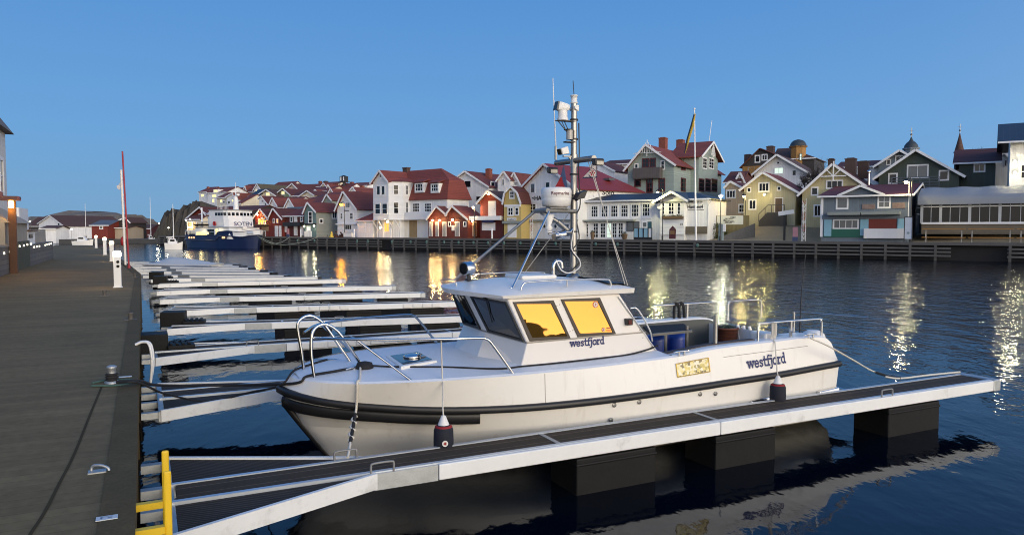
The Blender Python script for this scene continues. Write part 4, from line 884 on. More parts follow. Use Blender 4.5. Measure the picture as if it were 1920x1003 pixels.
# small fittings on the deck
x, y, _ = DK.Z(210, 718, ZD); t = thing('mooring_bollard', 'small grey mooring bollard on the boardwalk wound with black rope', 'bollard', DK, (x, y, ZD))
m = M(); m.lathe([(.08, 0), (.08, .02), (.05, .03), (.045, .16), (.055, .18), (.055, .2), (.03, .21)], (x, y, ZD), 14); m.build('post', galv, t)
m = M()
for i in range(3): m.lathe([(.055, .03+i*.03), (.075, .045+i*.03), (.055, .06+i*.03)], (x, y, ZD), 14)
m.build('rope_turn', rope_black, t)
m = M(); m.tube(cr([(x-.2, y-.15, ZD+.015), (x+.1, y-.25, ZD+.015), (x+.25, y-.05, ZD+.015), (x, y+.15, ZD+.015), (x-.2, y, ZD+.02)], 5), .012, 5); solo(m, 'rope_end', mat('green_rope', (.06, .12, .10), .9), DK, 'thin greenish rope end coiled at the foot of the bollard', 'rope')
x, y, _ = DK.Z(188, 884, ZD); m = M(); m.tube(cr([(x-.06, y+.03, ZD), (x-.05, y+.03, ZD+.04), (x, y, ZD+.05), (x+.05, y-.02, ZD+.03), (x+.06, y-.03, ZD)], 4), .011, 8); m.box(x-.08, x+.08, y-.04, y+.04, ZD, ZD+.01); solo(m, 'mooring_cleat', galv, DK, 'low galvanised cleat on the planks in front of the yellow ladder', 'cleat')
for px, py, label in ((186, 555, 'grey cleat on the boardwalk just in front of the nearest bollard light'), (235, 600, 'grey cleat on the boardwalk edge next to the float blocks'), (243, 520, 'grey cleat at the bend of the boardwalk edge')):
    x, y, _ = DK.Z(px+10, py, ZD); x = min(x, -.2); m = M(); m.box(x-.12, x+.12, y-.07, y+.07, ZD, ZD+.015); m.lathe([(.045, 0), (.04, .1), (.055, .12), (.055, .15)], (x, y, ZD), 12); solo(m, 'mooring_cleat', mat('worn_iron', (.12, .11, .10), .7, .3, var=.3), DK, label, 'cleat')
x, y, _ = DK.Z(222, 971, ZD); x = -.24; m = M(); m.box(x-.06, x+.06, y-.035, y+.035, ZD+.012, ZD+.016); pb_ = solo(m, 'number_plate', mat('plate_white', (.55, .58, .6), .5), DK, 'small white berth plate with worn blue print on the boardwalk edge timber', 'plate')
m = M(); m.box(x-.035, x+.03, y+.012, y+.018, ZD+.016, ZD+.018); m.box(x-.035, x-.025, y-.018, y+.012, ZD+.016, ZD+.018); m.box(x+.005, x+.03, y-.016, y-.004, ZD+.016, ZD+.018); m.build('worn_print', mat('worn_blue_print', (.12, .17, .26), .6, var=.4, vs=60), pb_)
x, y, _ = DK.Z(248, 707, ZD); m = M(); m.box(-.30, -.16, y-.03, y+.03, ZD+.012, ZD+.016); solo(m, 'berth_plate', mat('plate_white', (.55, .58, .6), .5), DK, 'blank pale plate on the edge timber beside the mooring bollard', 'plate')
y = DK.Z(262, 650, ZD)[1]; t = thing('hose', 'white double hose bent over the boardwalk edge', 'hose', DK, (-.05, y, ZD))
for k in (0, .05):
    m = M(); m.tube(cr([(-.14, y+.1+k, ZD+.02), (-.04, y+.07+k, ZD+.06), (.05+k*.4, y+k, ZD+.02), (.08+k*.4, y-.05+k, ZD-.25), (.05, y-.05+k, ZD-.6)], 5), .02, 8); m.build('pipe', white_plas, t)
y = DK.Z(262, 618, ZD)[1]
# covered boat among the far fingers
G0 = Fr(0, 0, 0); q = [G0.Z(*p, .75) for p in ((262, 492), (300, 492), (345, 493), (392, 494))]
pk = G0.Y(303, 480.5, q[1][1]+1.2); rows = []
n = 10
A, Bq = Vector(q[0]), Vector(q[3])
for j in range(7):
    v = j/6; r = []
    for i in range(n+1):
        u = i/n; b = A.lerp(Bq, u)+Vector((0, v*3.0, 0)); ridge = (1-abs(2*v-1))
        top = (u/.32 if u < .32 else 1-.72*(u-.32)/.68)
        r.append((b.x, b.y, .55+(pk[2]-.55)*ridge*max(top, 0)*(1 if 0 < v < 1 else 0)+.02*math.sin(9*u+4*v)))
    rows.append(r)
t = thing('covered_boat', 'small boat under a grey-white tarpaulin among the far fingers', 'boat', G0, (A.x+2, A.y+1.5, .2))
m = M(); m.loft(rows, flip=True); tp_ = m.build('tarpaulin', mat('tarpaulin', (.56, .55, .52), .7, var=.15, vs=1), t); 
m = M(); m.hexa([tuple(A+Vector((.6, .4, -.75))), tuple(Bq+Vector((-.3, .9, -.75))), tuple(Bq+Vector((-.3, 2.1, -.75))), tuple(A+Vector((.6, 2.6, -.75)))], [tuple(A+Vector((.05, .05, -.1))), tuple(Bq+Vector((0, .3, -.1))), tuple(Bq+Vector((0, 2.7, -.1))), tuple(A+Vector((.05, 2.95, -.1)))]); m.build('hull', white_plas, t)
# ------------------------------------------------------------------ the village across the water
QO = (-44.6, 134.5); Q = Fr(*QO, -32.74); ZQ = 1.72          # x along the quay to the right, y inland
def zoom(ox, oy, k): return lambda x, y: (ox+x/k, oy+y/k)
ZA = zoom(320, 310, 5.9); ZB = zoom(620, 300, 5.9); ZC = zoom(900, 280, 5.278); ZDD = zoom(1130, 240, 4.359); ZE = zoom(1380, 240, 4.359)
ZG = zoom(1620, 220, 3.583); ZH = zoom(360, 335, 10.667); ZI = zoom(520, 325, 7.43); ZL = zoom(0, 220, 3.134)
sid = lambda nm, c, ax='q', p=.24, **k: mat(nm, c, .7, var=k.pop('var', .1), vs=.7, lines=(ax, p, .07), ldark=.72, fine=.06, **k)
W_WHITE = sid('white_boards', (.74, .75, .76), dirt=('#77776f', .8, .2)); W_WHITEH = sid('white_weatherboard', (.72, .73, .74), 'z', .2)
W_CREAM = sid('cream_boards', (.58, .50, .36)); W_YELLOW = sid('yellow_boards', (.50, .38, .14)); W_RED = sid('falu_red_boards', (.17, .022, .013), var=.2); W_RED2 = sid('dark_red_boards', (.085, .014, .011), var=.2)
W_TEAL = sid('teal_boards', (.115, .19, .19), 'z', .2); W_GREYG = sid('grey_green_boards', (.26, .285, .26), 'z', .2); W_SAGE = sid('sage_boards', (.27, .33, .31), 'z', .19)
W_BEIGE = sid('beige_boards', (.40, .33, .25)); W_KHAKI = sid('khaki_boards', (.42, .40, .27)); W_YG = sid('pale_yellow_boards', (.48, .43, .25)); W_SLATE = sid('slate_blue_boards', (.13, .165, .20)); W_DKG = sid('dark_green_boards', (.05, .07, .06)); W_GREY = sid('grey_boards', (.16, .20, .235))
W_PINK = sid('pinkish_boards', (.55, .44, .40)); W_BROWN = sid('dark_brown_boards', (.035, .03, .03)); W_OCHRE = sid('ochre_boards', (.30, .16, .045)); W_GREEN = sid('leaf_green_boards', (.20, .27, .17)); W_CRM2 = sid('pale_cream_boards', (.66, .60, .47))
rf = lambda nm, c, **k: mat(nm, c, .8, var=.22, vs=.6, lines=('z', .26, .14), ldark=.6, fine=.16, **k)
R_RED = rf('red_tiles', (.158, .040, .030)); R_DARK = rf('dark_red_tiles', (.098, .028, .023)); R_BRT = rf('bright_red_tiles', (.20, .046, .033)); R_BROWN = rf('brown_tiles', (.085, .042, .03)); R_OLIVE = rf('olive_roof', (.09, .075, .045)); R_BLACK = mat('black_sheet_roof', (.022, .028, .038), .45, var=.2, vs=.5, lines=('x', .6, .06), ldark=1.8)
R_GREEN = mat('grey_green_sheet', (.10, .14, .14), .6, var=.15, vs=.5, lines=('x', .5, .06), ldark=.6); R_WINE = rf('wine_tiles', (.135, .026, .030)); R_SHEET = mat('red_sheet_roof', (.20, .030, .032), .6, var=.12, vs=.4, lines=('y', .5, .05), ldark=.75)
brick = mat('brick', (.20, .06, .04), .85, var=.3, vs=3, fine=.3); brick_d = mat('sooty_brick', (.07, .045, .04), .85, var=.3, vs=3)
trim = mat('white_trim', (.74, .75, .76), .55, var=.06, vs=2); maroon = mat('maroon_trim', (.075, .012, .012), .5); pane_d = glass('window_pane', (.007, .009, .012), .05, spec=.45); pane_c = glass('curtained_pane', (.10, .11, .12), .1, spec=.6)
pane_y = emit('lit_pane', (1.0, .80, .30), 1.5, (.3, .25, .1)); pane_o = emit('lit_amber_pane', (1.0, .42, .06), 1.6, (.3, .15, .05)); pane_w = emit('lit_pale_pane', (.75, 1.0, .8), .9, (.3, .3, .3))
white_door = mat('white_door', (.72, .72, .72), .5, var=.06, vs=3); grey_door = mat('grey_door', (.22, .24, .26), .5, var=.1); brown_door = mat('brown_door', (.12, .075, .04), .6, var=.2)
PM = {'y': pane_y, 'o': pane_o, 'p': pane_w, 'c': pane_c}
TERR = []
def opening(par, W, u0, u1, v0, v1, kind, tr=None):
    """a window or door on a wall; W(u, v, out) -> frame coordinates"""
    if u1 < u0: u0, u1 = u1, u0
    if v1 < v0: v0, v1 = v1, v0
    def bx(m, a, b, c, d, o0, o1, k=0):
        P8 = [W(u, v, o) for o in (o0, o1) for v in (c, d) for u in (a, b)]
        m.add(P8, [(0, 2, 3, 1), (4, 5, 7, 6), (0, 1, 5, 4), (2, 6, 7, 3), (0, 4, 6, 2), (1, 3, 7, 5)], k)
    fw = min(.11, (u1-u0)*.16); tr = tr or trim
    if kind in ('d', 'dg', 'db', 'sh'):
        m = M(); bx(m, u0-.06, u1+.06, v0, v1+.07, -.02, .05); d = m.build('door' if kind != 'sh' else 'shutter', tr, par)
        m = M(); bx(m, u0+.04, u1-.04, v0+.02, v1-.04, .045, .075); m.build('leaf', {'d': white_door, 'dg': grey_door, 'db': brown_door, 'sh': white_door}[kind], d)
        if kind != 'sh': m = M(); bx(m, u1-.18, u1-.12, (v0+v1)/2-.06, (v0+v1)/2+.06, .07, .11); m.build('handle', steel_d, d)
        return d
    g = kind.split('x'); nx = int(g[0]); ny = int(g[1][0]); pm = PM.get(g[1][1:2], pane_d)
    m = M()
    for a, b, c, d in ((u0-fw*.5, u0+fw, v0-fw, v1+fw), (u1-fw, u1+fw*.5, v0-fw, v1+fw), (u0+fw, u1-fw, v0-fw, v0+fw*.7), (u0+fw, u1-fw, v1-fw*.7, v1+fw)): bx(m, a, b, c, d, -.03, .06)
    bw = min(.06, (u1-u0)/nx*.14)
    for i in range(1, nx): c = u0+(u1-u0)*i/nx; bx(m, c-bw/2, c+bw/2, v0+fw*.7, v1-fw*.7, .0, .045)
    for j in range(1, ny): c = v0+(v1-v0)*j/ny; bx(m, u0+fw, u1-fw, c-bw/2, c+bw/2, .0, .04)
    w_ = m.build('window', tr, par)
    m = M(); m.add([W(u0+fw*.6, v0, .015), W(u1-fw*.6, v0, .015), W(u1-fw*.6, v1, .015), W(u0+fw*.6, v1, .015)], [(0, 1, 2, 3)]); m.build('pane', pm, w_); return w_
class House: pass
def house(label, z, n, path, b, wall=W_WHITE, roof=R_RED, depth=8.0, yaw=0, front=None, wins=(), rwins=(), chim=(), tr=None, ridge=None, hip=(0, 0), ov=.32, name='house', group=None, zb=None, barge=True, panels=(), cat='house', bch=None, down=0, side_tr=None):
    """path: picture points of the roof line over the front wall, left eave to right eave (two points and ridge=(x, y): eaves towards the water)"""
    h = House(); p = [z(*q) for q in path]; s0 = Q.Y(*p[0], n)
    fr = Q.sub(s0[0], n, yaw); h.fr = fr
    pt = [(fr.Y(*q, 0)[0], fr.Y(*q, 0)[2]) for q in p]; x0, x1 = pt[0][0], pt[-1][0]; h.x0, h.x1 = x0, x1
    if zb is None: zb = fr.Y(*z((path[0][0]+path[-1][0])/2, b), 0)[2]
    if isinstance(depth, tuple): depth = max(3.5, min(24, fr.X(*z(*depth), x1)[1]))
    h.d = depth
    t = thing(name, label, cat, fr, ((x0+x1)/2, depth/2, zb), group); h.t = t; h.zb = zb
    TERR.append((*Q.l(*fr.w((x0+x1)/2, depth*.3)[:2])[:2], zb))
    zb0 = zb-1.5-down
    m = M(); th = .13; fm = front or wall
    if ridge is None:
        m.prism([(x1, zb0)]+pt[::-1]+[(x0, zb0)], 0, depth-(hip[1]+.6 if hip[1] else 0), 0, 1)
        if hip[1]: m.box(x0, x1, depth-hip[1]-.7, depth, zb0, min(pt[0][1], pt[-1][1])-.1)
        m.build('wall', [wall, fm], t)
        r = M(); k = len(pt)
        for i in range(k-1):
            a, c = Vector((pt[i][0], 0, pt[i][1])), Vector((pt[i+1][0], 0, pt[i+1][1])); d = (c-a).normalized(); nn = Vector((-d.z, 0, d.x))
            nn = nn if nn.z > 0 else -nn
            if i == 0: a = a-d*ov
            if i == k-2: c = c+d*ov
            y0, y1 = -ov, depth+ov*.6
            tp = 1.0
            if hip[1] and k == 3: pass
            e = .02
            lo = [a+nn*.02, c+nn*.02, c+nn*.02, a+nn*.02]; hi = [a+nn*(th+.02), c+nn*(th+.02), c+nn*(th+.02), a+nn*(th+.02)]
            ys = [y0, y0, y1, y1]
            if hip[1]:
                ys = [y0, y0, y1-(hip[1] if i == 0 else 0), y1-(hip[1] if i else 0)]
                if i == 0: ys = [y0, y0, y1-hip[1], y1]
                else: ys = [y0, y0, y1, y1-hip[1]]
            r.hexa([(q.x, y, q.z) for q, y in zip(lo, ys)], [(q.x, y, q.z) for q, y in zip(hi, ys)])
        if hip[1]:
            ap = pt[1]; r.add([(x0-ov*.7, depth+ov, pt[0][1]-ov*.5), (x1+ov*.7, depth+ov, pt[-1][1]-ov*.5), (ap[0], depth+ov*.6-hip[1], ap[1]+.1)], [(0, 1, 2)])
        h.roof = r.build('roof', roof, t)
        if barge:
            for i in range(k-1):
                a, c = Vector((pt[i][0], -ov, pt[i][1])), Vector((pt[i+1][0], -ov, pt[i+1][1])); d = (c-a).normalized()
                if i == 0: a = a-d*ov
                if i == k-2: c = c+d*ov
                nn = Vector((-d.z, 0, d.x)); nn = nn if nn.z > 0 else -nn; o = nn*.02+Vector((0, -.03, 0))
                q = M(); q.bar(a+o, c+o, .05, .30); q.build('bargeboard', bch or trim, t)
    else:
        rz = fr.Y(*z(*ridge), depth/2)[2]; ze = pt[0][1]; h.rz = rz
        yz = [(0, zb0), (depth, zb0), (depth, ze)]+([(depth/2, rz)] if not (hip[0] or hip[1]) else [])+[(0, ze)]
        m.prismx(yz, x0, x1); m.k = [1 if abs(sum(m.v[i][1] for i in f)) < 1e-6 else 0 for f in m.f]; m.build('wall', [wall, fm], t)
        r = M(); sl = (rz-ze)/(depth/2); e0 = ze-ov*sl; a0, a1 = x0-ov, x1+ov; up = th*math.sqrt(1+sl*sl)
        for sg in (0, 1):
            ye, yr = (-ov, depth/2) if sg == 0 else (depth+ov, depth/2)
            lo = [(a0, ye, e0+.03), (a1, ye, e0+.03), (a1-hip[1], yr, rz+.03), (a0+hip[0], yr, rz+.03)]
            if sg: lo = lo[::-1]
            r.hexa(lo, [(x, y, q+up) for x, y, q in lo])
        for sg in (0, 1):
            if hip[sg]:
                xe = (a0, a0+hip[0]) if sg == 0 else (a1, a1-hip[1]); lo = [(xe[0], -ov, e0+.03), (xe[0], depth+ov, e0+.03), (xe[1], depth/2, rz+.03)]
                if sg == 0: lo = lo[::-1]
                r.hexa(lo, [(x, y, q+up) for x, y, q in lo])
        h.roof = r.build('roof', roof, t)
        q = M(); q.box(a0, a1, -ov-.06, -ov, e0+.0, e0+.2); q.build('gutter', bch or trim, t)
    for c in chim:
        px, py, w_ = c[:3]; fy = c[3] if len(c) > 3 else .45; cm = c[4] if len(c) > 4 else brick
        x, y, zz = fr.Y(*z(px, py), depth*fy); ww = w_/2; q = M(); q.box(x-ww, x+ww, y-ww, y+ww, zz-2.4, zz-.22); q.box(x-ww-.06, x+ww+.06, y-ww-.06, y+ww+.06, zz-.22, zz-.1); q.box(x-ww*.7, x+ww*.7, y-ww*.7, y+ww*.7, zz-.1, zz)
        q.build('chimney', cm, h.roof)
    for w_ in wins:
        a = fr.Y(*z(w_[0], w_[1]), 0); c = fr.Y(*z(w_[2], w_[3]), 0)
        opening(t, lambda u, v, o: (u, -o, v), a[0], c[0], c[2], a[2], w_[4], w_[5] if len(w_) > 5 else tr)
    for w_ in rwins:
        a = fr.X(*z(w_[0], w_[1]), x1); c = fr.X(*z(w_[2], w_[3]), x1); vv = (a[2]+c[2])/2
        opening(t, lambda u, v, o: (x1+o, u, v), a[1], c[1], c[2], a[2], w_[4], w_[5] if len(w_) > 5 else (side_tr or tr))
    for nm, q0, q1, q2, q3, mt, o0, o1 in panels:
        a = fr.Y(*z(q0, q1), 0); c = fr.Y(*z(q2, q3), 0); q = M(); q.box(a[0], c[0], -o1, -o0, c[2], a[2]); q.build(nm, mt, t)
    h.z = z; return h
def wtext(h, txt, x0, y0, x1, y1, mt, off=.03, bold=.012, name='lettering', side=False):
    """lettering on the front wall that fills a picture box"""
    fr = h.fr; m = M()
    if side: a = fr.X(*h.z(x0, y1), h.x1); c = fr.X(*h.z(x1, y0), h.x1); o, ux, wd, ht = (h.x1+off, a[1], a[2]), (0, 1, 0), c[1]-a[1], c[2]-a[2]
    else: a = fr.Y(*h.z(x0, y1), 0); c = fr.Y(*h.z(x1, y0), 0); o, ux, wd, ht = (a[0], -off, a[2]), (1, 0, 0), c[0]-a[0], c[2]-a[2]
    size = ht/.72; text_mesh(m, txt, (0, 0, 0), (1, 0, 0), (0, 1, 0), size, bold); xs = [v[0] for v in m.v]; k = wd/(max(xs)-min(xs))
    m.v = [(o[0]+ux[0]*(v[0]-min(xs))*k, o[1]+ux[1]*(v[0]-min(xs))*k, o[2]+v[1]) for v in m.v]; return m.build(name, mt, h.t)
def wlamp(h, px, py, col, pw, label, out=.25, glow=420, side=False, r=.12):
    """a wall lamp: bracket, glowing glass and its light"""
    fr = h.fr; p = fr.X(*h.z(px, py), h.x1) if side else fr.Y(*h.z(px, py), 0)
    c = (p[0]+out, p[1], p[2]) if side else (p[0], p[1]-out, p[2])
    t = thing('wall_lamp', label, 'lamp', fr, (c[0], c[1], c[2]-.15), 'lamps along the far quay')
    m = M(); m.bar((p[0], p[1], p[2]+.12), (c[0], c[1], c[2]+.14), .04); ax_ = (1, 0, 0) if side else (0, -1, 0); m.lathe([(r*.3, -r*1.25), (r*.9, -r*.95), (r*1.25, -r*.2), (r*1.25, r*.1), (r*1.15, r*.1), (r*1.1, -r*.2), (r*.7, -r*.9)], c, 12, ax=ax_); m.build('bracket', black_paint, t)
    m = M(); m.ball(c, r, 10); m.build('globe', emit('globe_'+str(col), col, glow), t)
    lamp(fr, (c[0]+(.3 if side else 0), c[1]-(0 if side else .3), c[2]-.1), col, pw*(1.9 if col in (WARM, ORANGE) else .5), .1)
WARM = (1.0, .60, .22); ORANGE = (1.0, .34, .0007); COOL = (1.0, .86, .50)
VG = 'wooden houses of the waterfront'; HG = 'houses stacked up the hill'
hh = {}
# --- waterfront, from the ferry to the right
h = house('red boathouse with an amber lit front right beside the bow of the blue ferry', ZA, 6, [(932, 580), (1000, 487), (1085, 592)], 795, W_RED, R_DARK, 9, wins=[(968, 600, 990, 658, '1x1o'), (1002, 585, 1028, 658, '1x1o'), (1036, 600, 1055, 655, '1x1'), (1008, 730, 1052, 792, 'db')], panels=[('shelf', 945, 655, 1090, 668, brown_door, 0, .8), ('hatch', 1008, 676, 1085, 726, mat('weathered_board', (.30, .20, .12), .8), .01, .06)], name='boathouse', cat='boathouse', group=VG)
wlamp(h, 975, 548, WARM, 60, 'lamp on the gable of the red boathouse next to the ferry'); wlamp(h, 1010, 612, ORANGE, 55, 'amber lamp over the hatch of the red boathouse next to the ferry', .5)
h = house('dark red boathouse with two white doors, second one from the blue ferry', ZA, 6, [(1089, 592), (1143, 480), (1238, 592)], 795, W_RED, R_DARK, 9, wins=[(1132, 592, 1150, 636, '1x1'), (1172, 592, 1190, 636, '1x1o'), (1155, 674, 1187, 793, 'd'), (1199, 674, 1224, 788, 'd')], name='boathouse', cat='boathouse', group=VG)
house('long grey-green sheet roofed shed behind the two red boathouses', ZA, 17, [(1150, 560), (1340, 556)], 640, W_GREYG, R_GREEN, 8, ridge=(1250, 474), name='shed', cat='shed', group=VG)
h = house('dark red house with a black awning and white shutters left of the teal house', ZA, 6.5, [(1252, 562), (1474, 556)], 786, W_RED2, R_RED, 9, ridge=(1400, 440), hip=(3.5, 0), wins=[(1322, 570, 1350, 626, '1x1'), (1366, 566, 1400, 626, 'sh'), (1435, 568, 1464, 620, '1x2'), (1264, 655, 1290, 740, 'sh'), (1366, 674, 1402, 778, 'd'), (1436, 676, 1470, 780, 'sh')], panels=[('awning', 1286, 630, 1474, 672, black_paint, .05, 1.0)], group=VG)
wtext(h, 'Restaurang', 1350, 640, 1430, 655, trim, 1.04) if False else None
h = house('narrow teal gabled house with a grey-green side wall', ZA, 5, [(1478, 524), (1523, 414), (1610, 512)], 792, W_GREYG, R_RED, (1882, 520), front=W_TEAL, wins=[(1524, 516, 1568, 640, '1x3'), (1506, 678, 1550, 724, '1x1p'), (1482, 732, 1522, 792, 'sh'), (1528, 732, 1560, 792, 'sh')], rwins=[(1646, 596, 1684, 640, '1x1'), (1784, 516, 1838, 588, '2x1')], panels=[('ledge', 1474, 644, 1612, 656, black_paint, 0, .5)], group=VG)
wlamp(h, 1490, 674, COOL, 12, 'small left lamp under the ledge of the teal house', r=.09); wlamp(h, 1600, 670, COOL, 12, 'small right lamp under the ledge of the teal house', r=.09)
h = house('white gabled house directly behind the tall orange street lamp', ZI, 7, [(835, 500), (938, 258), (1110, 484)], 868, W_WHITEH, R_RED, 14, wins=[(946, 408, 1014, 484, '4x1'), (876, 556, 914, 640, '1x2c'), (1006, 552, 1058, 640, '1x2c'), (942, 716, 1038, 786, '3x1')], ov=.5, panels=[('jetty', 828, 698, 1112, 716, trim, 0, .3), ('sign', 940, 518, 1000, 528, black_paint, .02, .05)], group=VG)
house('low white annex with a red hipped roof left of the tall white bay-windowed house', ZI, 5, [(1112, 662), (1330, 652)], 850, W_WHITE, R_RED, 7, ridge=(1240, 530), hip=(2.5, 0), wins=[(1172, 684, 1228, 830, 'd'), (1244, 684, 1284, 828, 'sh'), (1290, 684, 1336, 828, 'sh')], group=VG)
# --- tall white house with the corner bay
fr = Q.sub(Q.Y(*ZB(470, 850), 4)[0], 4, -8); t = thing('house', 'tall white house with a corner bay, red mansard roof and two dormers', 'house', fr, (5, 5, ZQ), VG); TERR.append((*Q.l(*fr.w(5, 4)[:2])[:2], ZQ))
zz = lambda x, y, yy=0: fr.Y(*ZB(x, y), yy)
xl, xr = zz(470, 400)[0], zz(640, 400)[0]; zo, ze, za = zz(560, 665)[2], zz(640, 240)[2], zz(545, 122)[2]; xa = (xl+xr)/2+.1
cc = 1.7; dC = cc                                   # chamfered corner
s1 = fr.X(*ZB(828, 400), xr+cc)[1]; s1 = min(max(s1, 3.2), 5); xe = xr+cc
m = M(); fp = [(xl-1.0, 1.0), (xl, 0), (xr, 0), (xe, dC), (xe, s1+1.5), (xl-1.0, s1+1.5)]
m.slab(fp, zo, ze); m.prism([(xr, ze), (xa, za-.1), (xl-.2, ze)], .0, 9.5); m.build('bay', W_WHITEH, t)
m = M(); m.slab([(xl-.8, 1.6), (xl, 1.2), (xr-.4, 1.2), (xe-.6, 2.4), (xe-.6, s1+1.5), (xl-.8, s1+1.5)], ZQ-1, zo); m.build('ground_floor', W_WHITE, t)
X1 = fr.Y(*ZB(1290, 445), s1)[0]; X0 = xe-.6; zm0 = fr.Y(*ZB(1000, 445), s1)[2]; zm1 = fr.Y(*ZB(1000, 240), s1+1.2)[2]; zt = fr.Y(*ZB(800, 128), s1+2.6)[2]
m = M(); m.box(X0, X1, s1, s1+5, ZQ-1, zm0); m.build('wall', W_WHITE, t)
m = M(); o = .35; lo = [(X0-1.2, s1-o, zm0), (X1+o, s1-o, zm0), (X1+o, s1+5+o, zm0), (X0-1.2, s1+5+o, zm0)]; mi = [(X0-1.2, s1+.9, zm1), (X1-.5, s1+.9, zm1), (X1-.5, s1+4.3, zm1), (X0-1.2, s1+4.3, zm1)]
m.hexa(lo, mi); tp = [(xa-.05, s1+2.5, zt), (X1-4.0, s1+2.5, zt), (X1-4.0, s1+2.7, zt), (xa-.05, s1+2.7, zt)]; m.hexa([(p[0]+(-2 if i in (0, 3) else 0), p[1], p[2]+.01) for i, p in enumerate(mi)], tp)
sl = Vector((xa-xl, 0, za-ze)); 
for a, c in (((xl-.35, ze-.25), (xa, za)), ((xa, za), (xr+.3, ze-.12))):
    d = Vector((c[0]-a[0], 0, c[1]-a[1])).normalized(); nn = Vector((-d.z, 0, d.x)); m.hexa([(a[0], -.4, a[1]), (c[0], -.4, c[1]), (c[0], 9.5, c[1]), (a[0], 9.5, a[1])], [(a[0]+nn.x*.15, -.4, a[1]+nn.z*.15), (c[0]+nn.x*.15, -.4, c[1]+nn.z*.15), (c[0]+nn.x*.15, 9.5, c[1]+nn.z*.15), (a[0]+nn.x*.15, 9.5, a[1]+nn.z*.15)])
m.hexa([(xr, -.2, ze+.01), (xe+.3, dC-.2, ze+.01), (xe+.3, s1+1.5, ze+.01), (xr-1.5, s1+1.5, ze+.01)], [(xr-.3, 1.6, za-1.0), (xr+.5, 2.4, za-1.3), (xr+.5, s1+1.5, za-1.3), (xr-1.0, s1+1.5, za-1.0)])
rf_ = m.build('roof', R_BRT, t)
for a, c in (((xl-.4, ze-.28), (xa, za)), ((xa, za), (xr+.35, ze-.15))): m = M(); m.bar((a[0], -.44, a[1]), (c[0], -.44, c[1]), .06, .3); m.build('bargeboard', trim, t)
m = M(); c = fr.Y(*ZB(838, 85), s1+2.6); m.box(c[0]-.55, c[0]+.55, c[1]-.4, c[1]+.4, c[2]-2, c[2]-.2); m.box(c[0]-.62, c[0]+.62, c[1]-.47, c[1]+.47, c[2]-.2, c[2]); m.build('chimney', brick_d, rf_)
Fw = lambda u, v, o: (u, -o, v)
for a in ((508, 290, 550, 388, '1x1'), (562, 288, 602, 386, '1x1'), (490, 484, 552, 598, '1x2'), (568, 482, 630, 596, '1x2')):
    p, q = zz(a[0], a[1]), zz(a[2], a[3]); opening(t, Fw, p[0], q[0], q[2], p[2], a[4])
p, q = zz(543, 158), zz(560, 198); opening(t, Fw, p[0], q[0], q[2], p[2], '1x1')
r2 = math.sqrt(.5); Cw = lambda u, v, o: (xr+u*r2+o*r2, u*r2-o*r2, v); cl = cc*1.414
for v in (zz(640, 383)[2], zz(640, 594)[2]):
    opening(t, Cw, cl*.33, cl*.70, v, v+(1.9 if v < zz(640, 500)[2] else 1.6), '1x2')
Sw = lambda u, v, o: (xe+o, u, v)
for v, hgt in ((zz(640, 383)[2], 1.55), (zz(640, 590)[2], 1.85)): opening(t, Sw, dC+(s1-dC)*.32, dC+(s1-dC)*.72, v, v+hgt, '2x2')
m = M()
for v in (zz(560, 468)[2], zz(560, 660)[2]): m.slab([(xl-1.02, .98), (xl, -.04), (xr+.02, -.04), (xe+.04, dC-.02), (xe+.04, s1), (xe-.3, s1), (xl-.9, 1.5)], v-.06, v+.08)
m.build('string_course', trim, t)
Mw = lambda u, v, o: (u, s1-o, v); g = lambda x, y: fr.Y(*ZB(x, y), s1)
for a in ((908, 480, 984, 576, '3x3'), (1040, 480, 1116, 575, '3x3')): p, q = g(a[0], a[1]), g(a[2], a[3]); opening(t, Mw, p[0], q[0], q[2], p[2], a[4])
for a in ((872, 668, 958, 856, mat('tan_board', (.30, .22, .12), .8)), (966, 700, 1082, 852, white_door)):
    p, q = g(a[0], a[1]), g(a[2], a[3]); m = M(); m.box(p[0], q[0], s1-.06, s1-.003, q[2], p[2]); m.build('panel', a[4], t)
p, q = g(884, 580), g(1160, 652); m = M(); m.box(p[0], q[0], s1-1.3, s1-1.2, q[2], p[2]); m.box(p[0], q[0], s1-1.3, s1, q[2]-.12, q[2]); m.build('balcony', trim, t)
for x0_, x1_, y0_, y1_ in ((928, 1030, 258, 360), (1105, 1200, 262, 364)):
    p, q = fr.Y(*ZB(x0_, y0_), s1-.1), fr.Y(*ZB(x1_, y1_), s1-.1); m = M(); m.box(p[0], q[0], s1-.1, s1+2.2, q[2], p[2]); dm = m.build('dormer', trim, t)
    m = M(); m.hexa([(p[0]-.35, s1-.45, p[2]+.05), (q[0]+.25, s1-.45, p[2]+.05), (q[0]+.25, s1+3, p[2]+1.1), (p[0]-.35, s1+3, p[2]+1.1)], [(p[0]-.35, s1-.45, p[2]+.18), (q[0]+.25, s1-.45, p[2]+.18), (q[0]+.25, s1+3, p[2]+1.25), (p[0]-.35, s1+3, p[2]+1.25)]); m.build('dormer_roof', R_BRT, dm)
    opening(t, lambda u, v, o: (u, s1-.1-o, v), p[0]+.2, q[0]-.2, q[2]+.25, p[2]-.15, '3x2')
for sx_ in (xl-.3, xl+1.2, xr-.1, xe-.2):
    m = M(); yb_ = .9; m.bar((sx_, 1.15, zo-1.6), (sx_, .05, zo-.05), .14); m.bar((sx_, 1.1, ZQ), (sx_, 1.1, zo), .16); m.build('bay_brace', trim, t)
p, q = zz(530, 690), zz(588, 795); opening(t, lambda u, v, o: (u, 1.2-o, v), p[0], q[0], q[2], p[2], '2x1o')
